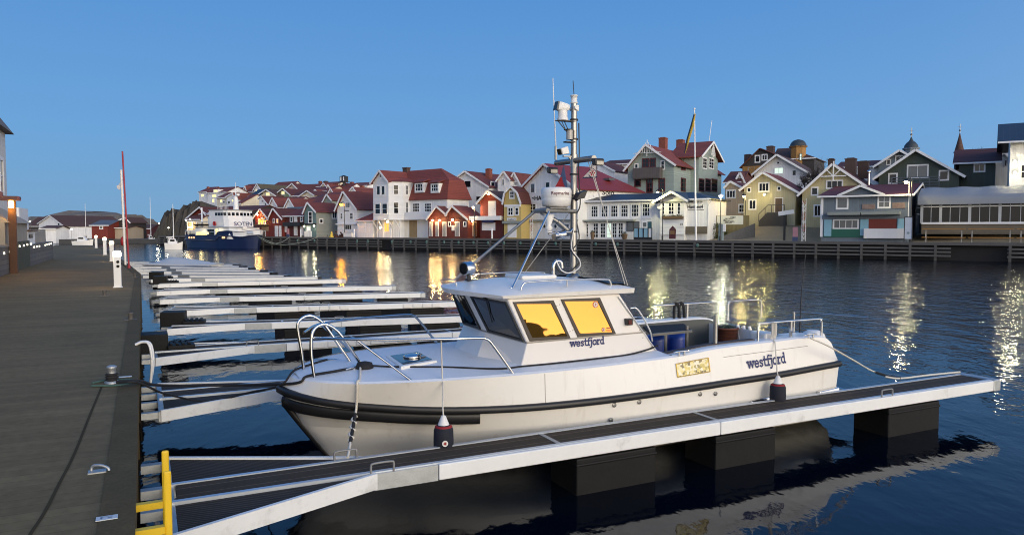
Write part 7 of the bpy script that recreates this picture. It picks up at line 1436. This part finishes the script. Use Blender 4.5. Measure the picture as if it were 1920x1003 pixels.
# ------------------------------------------------------------------ the ferry
def ferry():
    yc = -5.7; xb = Q.Y(*ZA(985, 712), yc)[0]; xs = Q.Y(*ZA(168, 800), -8.2)[0]; hb = 3.5
    t = thing('ferry', 'dark blue passenger ferry with a white superstructure moored along the far quay', 'ship', Q, ((xb+xs)/2, yc, 0))
    blue = mat('hull_blue', (.007, .018, .070), .35, var=.1, vs=.5); wht = mat('ship_white', (.70, .72, .74), .4, var=.06, vs=.7, dirt=('#8a7c68', .9, .15)); L_ = xb-xs
    zs = lambda px, py, y=-8.2: Q.Y(*ZA(px, py), y)[2]
    zbow, zmid, zst = Q.Y(*ZA(985, 712), yc)[2], zs(620, 770), zs(200, 772)
    u = [0, .05, .18, .40, .58, .62, .75, .88, .95, 1]
    sh = [(xs+L_*a, w_*hb, z_) for a, w_, z_ in zip(u, (.75, .9, 1, 1, 1, 1, .93, .68, .38, 0), (zst+.2, zst+.1, zst, zmid, zmid, zmid+.55, zmid+.75, zbow-.35, zbow-.12, zbow))]
    wl = [(xs+L_*a+(0 if a < .9 else -.6*(a-.9)*10*1.3), w_*hb, -.5) for a, w_ in zip(u, (.6, .8, .95, .97, .92, .90, .75, .42, .18, 0))]
    S1, W1 = cr(sh, 5), cr(wl, 5); md = [a.lerp(b, .5)+Vector((0, .0, 0)) for a, b in zip(S1, W1)]; m = M()
    side = lambda q, s: [(p.x, yc+s*p.y, p.z) for p in q]
    for s in (1, -1): m.loft([side(q, s) for q in (W1, md, S1)], flip=s > 0); m.loft([side(S1, s), [(p.x, yc+s*max(p.y-.2, 0), p.z-.9) for p in S1]], k=1, flip=s > 0)
    e = [(xs, yc-S1[0].y, S1[0].z), (xs, yc+S1[0].y, S1[0].z), (wl[0][0], yc+W1[0].y, -.5), (wl[0][0], yc-W1[0].y, -.5)]; m.add(e, [(0, 1, 2, 3)])
    m.loft([side([p+Vector((0, 0, -.8)) for p in S1], 1), side([p+Vector((0, 0, -.8)) for p in S1], -1)], k=1, flip=False); hl = m.build('hull', [blue, wht], t)
    m = M(); q = [p+Vector((0, .06, -.9)) for p in S1]; m.tube(side(q, -1), .08, 6); m.tube([(p[0], p[1], p[2]+.85) for p in side(q, -1)], .05, 6); m.build('rubbing_strake', mat('strake_blue', (.02, .03, .08), .5), hl)
    m = M()
    for px in (205, 232, 258, 575, 590): a = Q.Y(*ZA(px, 800), yc-hb-.02); m.lathe([(.18, -.1), (.18, .06)], a, 10, ax=(0, -1, 0))
    m.build('porthole', emit('porthole_glow', (1, .6, .3), .8), hl)
    a = Q.Y(*ZA(905, 745), yc-1.5); m = M(); m.box(a[0]-.9, a[0]+.9, a[1]-.5, a[1]-.3, a[2]-.25, a[2]+.25); m.build('anchor_pocket', wht, hl, bevel=.1)
    # main deck house
    ys0, yn = yc+3.1, yc-3.1; z0, z1 = zmid-.7, Q.Y(*ZA(560, 690), yn)[2]; xf = Q.X if False else None
    xfr = Q.Y(*ZA(590, 560), yn+.2)[0]; xaft = Q.Y(*ZA(272, 720), yn)[0]; zt = Q.Y(*ZA(590, 498), yn+.2)[2]; xm = Q.Y(*ZA(500, 520), yn)[0]
    xw = xfr+1.6
    m = M(); m.slab([(xaft, yn), (xw, yn), (xw+1.2, yn+.9), (xw+1.6, yc), (xw+1.2, ys0-.9), (xw, ys0), (xaft, ys0)], z0, z1); d1 = m.build('deck_house', wht, t)
    m = M(); m.slab([(xaft-.2, yn-.12), (xw, yn-.12), (xw+1.4, yn+.8), (xw+1.8, yc), (xw+1.4, ys0-.8), (xw, ys0+.12), (xaft-.2, ys0+.12)], z1, z1+.12); m.build('deck_edge', blue, t)
    # bridge block leaning back
    b0 = [(xm-2.2, yn+.2), (xfr, yn+.2), (xfr+.8, yn+.6), (xfr+1.1, yc), (xfr+.8, ys0-.6), (xfr, ys0-.2), (xm-2.2, ys0-.2)]; b1 = [(x-(.35 if i in (1, 2, 3, 4, 5) else 0), y) for i, (x, y) in enumerate(b0)]
    m = M(); m.hexa([(x, y, z1+.12) for x, y in b0], [(x, y, zt) for x, y in b1]); br = m.build('bridge', wht, t)
    m = M(); m.slab([(x+(.15 if x > xfr-1 else -.1), yc+(y-yc)*1.04) for x, y in b1], zt, zt+.14); m.build('bridge_roof', mat('roof_grey', (.20, .22, .24), .6), t)
    dk = pane_d
    def fw(k, v):      # along the front face, k 0..1 from near to far
        P = [Vector((*b0[i], 0)) for i in (1, 2, 3, 4, 5)]; ln = [(b-a).length for a, b in zip(P, P[1:])]; T_ = sum(ln)*k
        for i, l in enumerate(ln):
            if T_ <= l or i == 3: p = P[i].lerp(P[i+1], min(T_/l, 1)); d = (P[i+1]-P[i]).normalized(); break
            T_ -= l
        hh_ = (v-z1)/(zt-z1); return p-Vector((.35*hh_, 0, 0))+Vector((0, 0, v)), d, Vector((d.y, -d.x, 0))
    zw0, zw1 = Q.Y(*ZA(600, 556), yn)[2], Q.Y(*ZA(600, 522), yn)[2]
    for i in range(9):
        k = .05+.90*i/8; p, d, nn = fw(k, zw0); p2, _, _ = fw(k, zw1); q = M(); h_ = .26
        q.add([p-d*h_+nn*.03, p+d*h_+nn*.03, p2+d*h_+nn*.03, p2-d*h_+nn*.03], [(0, 1, 2, 3)]); f_ = q.build('bridge_window', dk, br)
    for px in (505, 535, 565): a = Q.Y(*ZA(px, 556), yn+.2); q = M(); q.add([(a[0]-.32, yn+.17, zw0), (a[0]+.32, yn+.17, zw0), (a[0]+.32, yn+.17, zw1), (a[0]-.32, yn+.17, zw1)], [(0, 1, 2, 3)]); q.build('bridge_window', dk, br)
    m = M(); zt0 = Q.Y(*ZA(600, 668), yn)[2]; hgt = Q.Y(*ZA(600, 624), yn)[2]-zt0
    def onf(u, v):
        p, d, nn = fw(min(max(u, 0), 1), zt0+v); return p+nn*.03
    text_mesh(m, 'SOTEN', (0, 0, 0), (1, 0, 0), (0, 1, 0), hgt/.72, .02); x0 = min(v[0] for v in m.v); x1 = max(v[0] for v in m.v); bars = []
    m.v = [tuple(onf(.27+.55*(v[0]-x0)/(x1-x0), v[1])) for v in m.v]; m.build('name_lettering', navy_ink, br)
    # side windows of the deck house, lit
    for i, px in enumerate((292, 312, 332, 352, 372, 392, 512)):
        a = Q.Y(*ZA(px, 770), yn); c = Q.Y(*ZA(px, 738 if px < 500 else 705), yn); q = M(); w_ = .26 if px < 500 else .34; q.add([(a[0]-w_, yn-.02, a[2]), (a[0]+w_, yn-.02, a[2]), (a[0]+w_, yn-.02, c[2]), (a[0]-w_, yn-.02, c[2])], [(0, 1, 2, 3)]); q.build('saloon_window', pane_y, d1)
    for px in (420, 445, 470): a = Q.Y(*ZA(px, 765), yn); q = M(); q.box(a[0]-.3, a[0]+.3, yn-.03, yn-.01, a[2]-.2, a[2]+.9); q.build('saloon_window', dk, d1)
    # after part: upper deck, awning, life raft, funnels
    xa2 = Q.Y(*ZA(185, 690), yn)[0]; zb2 = Q.Y(*ZA(250, 640), yn)[2]
    m = M(); m.box(xs+.6, xaft, yn+.2, ys0-.2, z1-.55, z1-.4); m.box(xs+.7, xaft, yn+.4, ys0-.4, zb2+.2, zb2+.3); m.build('after_deck', wht, t)
    for x in (xs+.8, xs+2.4, xaft-.2): m = M(); m.bar((x, yn+.4, z1-.5), (x, yn+.4, zb2+.2), .09); m.build('awning_post', wht, t)
    m = M(); m.box(xs+.9, xaft, yn+.5, yn+.56, z1-.4, zb2+.2); m.build('lit_saloon', mat('saloon_wall', (.45, .36, .22), .6), t)
    for i in range(4): a = Q.Y(*ZA(192+i*16, 690), yn+.3); q = M(); q.ball((a[0], yn+.3, a[2]), .14, 8); q.build('deck_lamp', emit('deck_lamp', (1, .72, .35), 7), t)
    lamp(Q, (xs+2, yn-.2, z1+.6), (1, .7, .35), 120, .2); a = Q.Y(*ZA(340, 752), yn-.6); lamp(Q, (a[0], yn-.7, a[2]), (1, .75, .3), 60, .2); a = Q.Y(*ZA(512, 722), yn-.6); lamp(Q, (a[0], yn-.7, a[2]), (1, .8, .4), 25, .2)
    a, c = Q.Y(*ZA(300, 690), yn+.4), Q.Y(*ZA(410, 650), yn+.4); m = M(); m.hexa([(a[0], yn-.1, a[2]+.3), (c[0], yn-.1, a[2]+.3), (c[0], yn+.9, a[2]+.3), (a[0], yn+.9, a[2]+.3)], [(a[0]-.3, yn-.3, c[2]), (c[0]+.3, yn-.3, c[2]), (c[0]+.3, yn+1.1, c[2]), (a[0]-.3, yn+1.1, c[2])]); m.build('tender_boat', float_dark, t)
    a, c = Q.Y(*ZA(415, 690), yn+.5), Q.Y(*ZA(500, 565), yn+.5); m = M(); m.box(a[0], c[0], yn+.5, ys0-.5, z1, c[2]); m.build('funnel_casing', wht, t)
    m = M()
    for px, py in ((455, 525), (440, 540), (470, 530)): p = Q.Y(*ZA(px, py), yn+1); m.tube([(p[0]-.5, yn+1, p[2]), (p[0]+.5, yn+1, p[2])], .3, 10)
    m.build('life_raft', white_plas, t)
    a = Q.Y(*ZA(486, 645), yn-.02); m = M(); m.lathe([(.40, 0), (.40, .12), (.22, .12), (.22, 0)], a, 14, ax=(0, -1, 0)); m.build('lifebuoy', mat('case_red', (.35, .02, .03), .5), t)
    # masts
    p = Q.Y(*ZA(722, 486), yc); zz_ = Q.Y(*ZA(716, 375), yc)[2]; ztop = Q.Y(*ZA(715, 190), yc)[2]; x = p[0]
    m = M(); m.lathe([(.5, 0), (.42, zz_-zt), (.2, zz_-zt+.6)], (x, yc, zt), 10); m.tube([(x, yc, zz_), (x, yc, ztop)], [.12, .03], 6); m.bar((x, yc-1.1, zz_+1.2), (x, yc+1.1, zz_+1.2), .1); m.bar((x-.8, yc, zz_+.6), (x+.8, yc, zz_+.6), .14); m.tube([(x+.4, yc+.8, zz_+1.2), (x+.4, yc+.8, ztop-1.5)], .03, 5); m.lathe([(.35, 0), (.35, .3)], (x+.6, yc, zz_+.6), 10); m.build('main_mast', wht, t)
    m = M()
    for i in range(9): m.bar((xfr-2.5+i*.35, yn+.8, zt+.1), (xfr-2.5+i*.35, yn+.8, zt+.9), .04)
    m.tube([(xfr-2.6, yn+.8, zt+.9), (xfr+.5, yn+.8, zt+.9)], .03, 5); m.build('bridge_railing', wht, t)
    p = Q.Y(*ZA(348, 690), yc); zz_ = Q.Y(*ZA(345, 470), yc)[2]; m = M(); m.tube([(p[0], yc, z1), (p[0], yc, zz_)], .14, 8); m.bar((p[0]-1, yc, zz_-1.2), (p[0]+1, yc, zz_-1), .1); m.bar((p[0], yc, zz_-.6), (p[0]+1.8, yc, z1+2.4), .08); m.build('after_mast', wht, t)
    m = M(); rl = [(p_.x, yc-p_.y+.05, p_.z+.55) for p_ in S1 if p_.x < xfr-1]; m.tube(rl, .025, 5)
    for q in rl[::4]: m.bar((q[0], q[1], q[2]-.6), q, .03)
    m.build('side_rail', wht, t)
    a = Q.Y(*ZA(800, 692), yc-1.2); m = M(); m.box(a[0]-.9, a[0]+.6, a[1]-.4, a[1]+.4, a[2]-.3, a[2]+.2); m.build('foredeck_locker', white_plas, t, bevel=.05)
    return xb, yc, zbow
fx, fy, fz = ferry()
for k, (px, lb) in enumerate(((545, 'slack pale bow line from the ferry to the quay, nearer one'), (598, 'slack pale bow line from the ferry to the quay, longer one'))):
    e = Q.Y(px, 447, .2); m = M(); m.tube(cr([(fx-1.0, fy-.6, fz-.7), (fx+(e[0]-fx)*.3, -4.0, .75-k*.2), (fx+(e[0]-fx)*.7, -1.8, .8), (e[0], .1, ZQ+.05)], 6), .05, 5); solo(m, 'mooring_rope', mat('hawser', (.20, .24, .22), .9), Q, lb, 'rope')
# ------------------------------------------------------------------ far left: rocks, far shore, boathouses, moored boats
G0 = Fr(0, 0, 0)
def rock_mass(name, pts, d0, d1, mt, kind='structure', seed=1, **k):
    """silhouette points in the picture at depth d0, real thickness towards d1"""
    random.seed(seed); top = [G0.Y(*p, d0) for p in pts]; n = len(top)*4; m = M(); rows = []
    fine = cr(top, 4)
    for j in range(8):
        v = j/7; r = []
        for p in fine:
            f = math.sin(math.pi*min(1, .12+v*.88)) if j else 0
            prof = (0 if j == 0 else (.45, .78, .93, 1.0, .96, .8, .4)[j-1]); z_ = -1+(p.z+1)*prof
            r.append((p.x+random.uniform(-.4, .4)*(d1-d0)/20, d0-(d1-d0)*.45+(d1-d0)*v+random.uniform(-.3, .3)*(d1-d0)/10, z_+random.uniform(-.12, .12)*p.z*(0 if j in (0, 4) else 1)))
        rows.append(r)
    m.loft(rows, sm=False, flip=False); return m.build(name, mt, None, G0, None, kind=kind, **k)
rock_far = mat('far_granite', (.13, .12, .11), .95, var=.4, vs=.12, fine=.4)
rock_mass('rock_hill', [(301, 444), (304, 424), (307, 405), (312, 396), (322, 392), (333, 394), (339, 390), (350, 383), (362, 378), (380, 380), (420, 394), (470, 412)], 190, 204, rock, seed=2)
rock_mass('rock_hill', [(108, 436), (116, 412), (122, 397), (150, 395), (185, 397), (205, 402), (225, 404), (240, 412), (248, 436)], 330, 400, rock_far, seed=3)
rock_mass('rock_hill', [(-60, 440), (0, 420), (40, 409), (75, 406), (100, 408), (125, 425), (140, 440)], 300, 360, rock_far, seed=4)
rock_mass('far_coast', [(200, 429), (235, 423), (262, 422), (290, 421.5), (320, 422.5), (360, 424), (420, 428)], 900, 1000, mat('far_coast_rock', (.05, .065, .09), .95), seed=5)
az_pts = ((100, .8), (110, 1.0), (117, 1.5), (121, 2.0), (123.3, 2.4), (125, 3.5), (127, 4.4), (130, 5.0), (136, 4.6), (145, 3.2), (155, 2.0), (168, 1.4), (180, 1))
m = M(); rows = [[], [], []]                             # the rocky rise behind the boardwalk, seen mirrored in the boat's windows
for i, p in enumerate(cr([(a, e, 0) for a, e in az_pts], 4)):
    for d, k, r in ((240, 0, rows[0]), (285, 1, rows[1]), (340, .2, rows[2])): r.append((d*math.sin(R(p.x))+random.uniform(-2, 2), d*math.cos(R(p.x))+random.uniform(-2, 2), -1 if k == 0 else 3.1*k+285*math.tan(R(p.y))*k*(1+random.uniform(-.03, .03))))
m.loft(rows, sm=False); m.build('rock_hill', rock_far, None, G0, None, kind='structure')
def lhouse(label, z, d, path, b, wall, roof, depth, yaw=0, wins=(), ridge=None, name='house', cat='house'):
    """like house(), on the far left shore: plane at depth d"""
    global Q
    q0 = Q; Q = Fr(0, d, yaw)
    try: return house(label, z, 0, path, b, wall, roof, depth, wins=wins, ridge=ridge, name=name, cat=cat, group='buildings of the far left shore', ov=.4)
    finally: Q = q0
nT = len(TERR)
ZM = zoom(0, 360, 5.9)
h = lhouse('white gabled boathouse with a brown tiled roof across the water at the far left', ZL, 170, [(228, 625), (298, 578), (382, 640)], 700, W_WHITE, R_BROWN, 22, -28, wins=[(338, 622, 352, 636, '1x1'), (340, 652, 352, 672, '1x1')], name='boathouse', cat='boathouse')
lhouse('low white lean-to in front of the far white boathouse', ZL, 166, [(244, 655), (327, 650)], 702, W_WHITE, R_BROWN, 5, ridge=(290, 640))
lhouse('dark roofed building behind the white boathouse at the far left', ZL, 262, [(160, 640), (262, 640)], 700, W_BROWN, R_BROWN, 14, ridge=(210, 588))
lhouse('red boathouse with a grey roof on the far left shore', ZL, 175, [(538, 636), (634, 632)], 700, W_RED, mat('slate_roof', (.10, .11, .13), .7, var=.2), 9, ridge=(585, 608), wins=[(585, 640, 605, 656, '1x1c')], name='boathouse', cat='boathouse')
lhouse('tan low building beside the far red boathouse', ZL, 178, [(636, 652), (745, 650)], 705, W_BEIGE, R_BROWN, 8, ridge=(690, 640), name='shed', cat='shed')
lhouse('dark brown shed behind the red and white poles on the far shore', ZL, 180, [(690, 612), (738, 590), (764, 616)], 690, W_BROWN, R_BROWN, 8, name='shed', cat='shed')
lhouse('dark red sheds across the water between the poles and the rock', ZL, 220, [(765, 655), (880, 655)], 700, W_RED2, R_BROWN, 9, ridge=(820, 632), name='shed', cat='shed')
lhouse('small white house with a dark roof below the right-hand rock', ZL, 190, [(975, 655), (1020, 653)], 700, W_CRM2, R_DARK, 7, ridge=(995, 640))
del TERR[nT:]
m = M(); a, c = G0.Y(*ZL(312, 712), 160), G0.Y(*ZL(440, 702), 160); m.box(a[0], c[0], 162, 175, -.5, .9); a, c = G0.Y(*ZL(500, 700), 172), G0.Y(*ZL(940, 694), 172); m.box(a[0], c[0]+30, 172, 200, -.5, .8); m.build('far_quay', mat('far_quay_stone', (.06, .06, .06), .9, var=.3), None, G0, None, kind='structure')
def small_boat(px0, px1, wy, d, label, mast=None, cabin=True, ang=0, z=ZL):
    a, c = G0.Y(*z(px0, wy), d), G0.Y(*z(px1, wy), d); L_ = abs(c[0]-a[0]); xm = (a[0]+c[0])/2; fr = Fr(xm, d, ang); t = thing('small_boat', label, 'boat', fr, (0, 0, 0)); w_ = L_*.16
    sh = [(-L_/2, w_*.8, .75), (-L_*.2, w_, .7), (L_*.15, w_*.95, .8), (L_*.38, w_*.5, .98), (L_/2, 0, 1.12)]; wl = [(x*.93, y*.85, -.35) for x, y, z_ in sh]; A, B_ = cr(sh, 4), cr(wl, 4); m = M()
    for s in (1, -1): m.loft([[(p.x, s*p.y, p.z) for p in q] for q in (B_, A)], flip=s > 0)
    m.loft([[(p.x, p.y, p.z-.06) for p in A], [(p.x, -p.y, p.z-.06) for p in A]]); m.build('hull', white_plas, t)
    if cabin: m = M(); m.hexa([(-L_*.25, -w_*.6, .7), (L_*.2, -w_*.5, .75), (L_*.2, w_*.5, .75), (-L_*.25, w_*.6, .7)], [(-L_*.22, -w_*.5, 1.6), (L_*.08, -w_*.45, 1.6), (L_*.08, w_*.45, 1.6), (-L_*.22, w_*.5, 1.6)]); m.build('cabin', trim, t); m = M(); m.box(-L_*.18, L_*.06, -w_*.62, w_*.62, 1.15, 1.45); m.build('cabin_window', pane_d, t)
    if mast: zt = fr.Y(*z((px0+px1)/2, mast), 0)[2]; m = M(); m.tube([(0, 0, .7), (0, 0, zt)], [.09, .04], 6); m.bar((0, 0, 1.9), (-L_*.4, 0, 1.8), .14); m.build('mast', trim, t)
small_boat(428, 548, 714, 150, 'white motorboat moored below the far white boathouse'); small_boat(862, 912, 700, 175, 'white sailing boat with a tall mast in the middle of the inlet', 468, ang=60); small_boat(970, 1040, 722, 128, 'white boat near the stern of the ferry', ang=10)
small_boat(488, 522, 690, 178, 'sailing boat with a bare mast beside the far red boathouse', 508, ang=50)
small_boat(-60, 125, 800, 120, 'white fishing boat with a wheelhouse at the ferry stern', ang=15, z=ZA, mast=430)
for i, (px, py, d, lb) in enumerate(((56.5, 415, 140, 'small far lamp left of the white boathouse'), (134, 430, 165, 'small far lamp in front of the white boathouse'), (208, 408, 300, 'small far lamp on the rock at the inlet'), (217, 418, 300, 'small far lamp just under the one on the rock'), (258, 408.5, 400, 'small far lamp over the open inlet'), (298, 419, 180, 'small far lamp at the foot of the right-hand rock'), (349, 414, 140, 'floodlight at the stern of the ferry'), (356, 411, 140, 'second floodlight at the stern of the ferry'), (316, 427, 180, 'small far lamp on the shore by the right-hand rock'))):
    p = G0.Y(px, py, d); t = thing('far_lamp', lb, 'street lamp', G0, (p[0], p[1], .5), 'distant lamps'); r = d/1387*1.3; m = M(); m.ball(p, r, 8); m.build('globe', emit('far_globe', (1, .93, .72), 9), t); m = M(); m.tube([(p[0], p[1]+.05, .3), (p[0], p[1]+.05, p[2]-r*.8)], r*.25, 5); m.build('pole', black_paint, t); lamp(G0, (p[0], p[1]-.6, p[2]-.2), (1, .9, .65), d*.9, .2)
# ------------------------------------------------------------------ left edge of the boardwalk
xw = DK.Z(0, 520, ZD)[0]-.05; WX = lambda x, y, dx=0: DK.X(*ZM(x, y), xw+dx)
stone = mat('block_wall', (.10, .10, .10), .9, var=.3, vs=1.6, lines=('z', .2, .08), fine=.3); panel_g = sid('grey_fence_boards', (.27, .27, .24), 'y', .22); shed_b = sid('grey_beige_boards', (.30, .28, .24), 'y', .2)
rust_p = mat('rusty_post', (.07, .028, .012), .7, var=.3, vs=3)
def wbox(name, label, cat, x0, y0, x1, y1, mt, thick, dx=0, zb=None, group=None):
    a, c = WX(x0, y1, dx), WX(x1, y0, dx); a2 = WX(x0, y0, dx); z0 = ZD if zb is None else zb; m = M(); ya, yb = sorted((a[1], c[1])); m.box(xw+dx-thick, xw+dx, ya, yb, z0, max(a2[2], c[2])*.5+.5*min(a2[2], c[2])); return m.build(name, mt, None, DK, None, label, cat, group)
y_a = WX(128, 780)[1]
m = M(); zt = WX(125, 600)[2]; m.box(xw-.5, xw, 4, y_a, ZD-.2, zt); m.box(xw-.53, xw+.03, 4, y_a+.02, zt, zt+.07, 1); m.build('block_wall', [stone, mat('cap_stone', (.2, .2, .2), .8)], None, DK, None, 'dark block wall with a pale cap at the near left of the boardwalk', 'wall')
zf = WX(100, 322)[2]; m = M(); m.box(xw-.4, xw-.34, 4, WX(104, 400)[1], zt+.07, zf); m.build('plank_fence', panel_g, None, DK, None, 'pale plank fence on the near block wall, lit by the post lamps', 'fence')
yp = WX(145, 800, .02)[1]; zp = WX(145, 106, .02)[2]
for k, (x, lb) in enumerate(((145, 'rusty square lamp post at the left edge of the boardwalk'), (40, 'rusty lamp post nearer the camera, at the picture edge'))):
    y = WX(x, 800, .12)[1] if k == 0 else yp-5.2; t = thing('lamp_post', lb, 'lamp post', DK, (xw+.12, y, ZD), 'rusty lamp posts'); m = M(); m.box(xw+.02, xw+.28, y-.13, y+.13, ZD, zp); m.build('post', rust_p, t)
    m = M(); m.box(xw-.25, xw+.42, y-.55, y+.42, zp, zp+.16); m.build('cap', maroon, t)
    for dy in (-.30, .30): m = M(); m.lathe([(.09, 0), (.09, .28), (.06, .3)], (xw+.16, y+dy, zp-.32), 10); m.build('lamp', emit('post_lamp', (1.0, .55, .08), 16), t)
    lamp(DK, (xw+.85, y-.3, zp-.35), (1.0, .55, .14), 40, .1); lamp(DK, (xw+.1, y-.30, zp-.42), (1.0, .50, .10), 8, .05)
# gabled shed, hedge wall and further fences along the path
ys = [WX(x, 620)[1] for x in (176, 335, 418, 575, 592)]
m = M(); zt2 = WX(260, 545)[2]; m.box(xw-.5, xw-.02, y_a+.5, ys[1], ZD-.2, zt2); m.build('hedge_wall', mat('mossy_wall', (.055, .06, .04), .95, var=.4, vs=2, fine=.4), None, DK, None, 'dark mossy wall under the grey shed on the left', 'wall')
za, zb_, zc_ = WX(176, 352)[2], WX(330, 352)[2], DK.Y(*ZM(185, 242), ys[0]+3)[2]
t = thing('shed', 'grey boarded shed with a pale pitched roof on the left of the boardwalk', 'shed', DK, (xw-3, (ys[0]+ys[1])/2, ZD)); m = M(); m.box(xw-6, xw-.1, ys[0]-2, ys[1], ZD, zb_); m.build('wall', shed_b, t)
m = M(); m.hexa([(xw-6, ys[0]-2, zb_), (xw+.1, ys[0]-2, zb_), (xw+.1, ys[1]+.1, zb_), (xw-6, ys[1]+.1, zb_)], [(xw-4, ys[0]-2, zb_+2.2), (xw-3.2, ys[0]-2, zb_+2.2), (xw-3.2, ys[1]-3, zb_+2.2), (xw-4, ys[1]-3, zb_+2.2)]); m.build('roof', mat('pale_roof', (.33, .29, .23), .8, var=.15), t)
m = M(); zt3 = WX(500, 560)[2]; m.box(xw-.5, xw-.02, ys[1]+.02, ys[4], ZD-.2, zt3); m.build('block_wall', stone, None, DK, None, 'far grey block wall along the left of the boardwalk', 'wall')
t = thing('kiosk', 'small white hut with one window beyond the grey shed', 'hut', DK, (xw-1, (ys[1]+ys[2])/2, ZD)); m = M(); m.box(xw-2.5, xw-.1, ys[1]+.1, ys[2]-.05, zt3, WX(380, 432)[2]); m.build('wall', W_WHITE, t); m = M(); a, c = WX(345, 510), WX(382, 465); m.box(xw-.09, xw-.06, a[1], c[1], a[2], c[2]); m.build('window', pane_d, t)
m = M(); m.box(xw-2.6, xw+.05, ys[1], ys[2], WX(380, 432)[2], WX(380, 420)[2]); m.build('roof', R_BROWN, t)
m = M(); m.box(xw-.4, xw-.3, ys[2], ys[3], zt3, WX(490, 414)[2]); m.build('plank_fence', shed_b, None, DK, None, 'far grey plank fence on the block wall', 'fence')
steps = ((212, 600), (260, 592), (298, 582), (338, 576), (374, 610), (403, 604), (432, 600), (497, 588), (519, 580), (540, 576), (562, 572), (40, 678), (103, 662))
for i, (x, y) in enumerate(steps):
    p = WX(x, y, .0); m = M(); m.box(xw+.0, xw+.04, p[1]-.035, p[1]+.035, p[2]-.04, p[2]+.04); m.build('step_light', emit('step_light', (1, .93, .75), 5), None, DK, None, 'tiny white step light set in the wall along the left of the boardwalk', 'step light', 'step lights in the left walls')
# tall white building at the left edge
yb0 = DK.X(11, 300, xw-1.0)[1]; ze = DK.X(11, 250, xw-1.0)[2]; t = thing('white_building', 'tall white boarded building cut by the left picture edge', 'building', DK, (xw-5, yb0-6, ZD)); m = M(); m.box(xw-9, xw-1.0, yb0-14, yb0, ZD-1, ze); m.build('wall', sid('white_boards_v', (.62, .62, .60), 'y', .25), t)
pe = DK.X(24, 250, xw-.2); m = M(); m.hexa([(xw-9, yb0-14, ze-.05), (xw-.66, yb0-14, ze-.05), (xw-.66, yb0+.35, ze-.05), (xw-9, yb0+.35, ze-.05)], [(xw-7, yb0-14, ze+.9), (xw-1.3, yb0-14, ze+.9), (xw-1.3, yb0-.2, ze+.9), (xw-7, yb0-.2, ze+.9)]); m.build('roof', mat('roof_edge_grey', (.13, .12, .11), .8), t)
z2 = DK.X(8, 215, xw-1.4)[2]; z3 = DK.X(4, 140, xw-1.6)[2]; m = M(); m.box(xw-8, xw-1.5, yb0-13, yb0-.6, ze+.9, z2); m.build('upper_storey', W_WHITE, t); m = M(); m.hexa([(xw-8, yb0-13, z2), (xw-1.2, yb0-13, z2), (xw-1.2, yb0-.3, z2), (xw-8, yb0-.3, z2)], [(xw-5, yb0-13, z3), (xw-3.0, yb0-13, z3), (xw-3.0, yb0-2.2, z3), (xw-5, yb0-2.2, z3)]); m.build('upper_roof', R_BROWN, t)
for z_ in (ze-2.2, ze-5.2):
    for y in (yb0-1.6, yb0-4): opening(t, lambda u, v, o: (xw-1.0+o, u, v), y-.5, y+.5, z_-.8, z_+.8, '1x2')
m = M(); y0_, y1_ = WX(180, 240)[1]+20, WX(310, 240)[1]+24; a = DK.X(*ZM(215, 290), xw-6); c = DK.X(*ZM(310, 190), xw-6); m.box(xw-12, xw-6, a[1], c[1], ZD, c[2]+.0); m.build('balcony_block', W_WHITE, None, DK, None, 'white building with a flat balcony front above the grey shed', 'building')
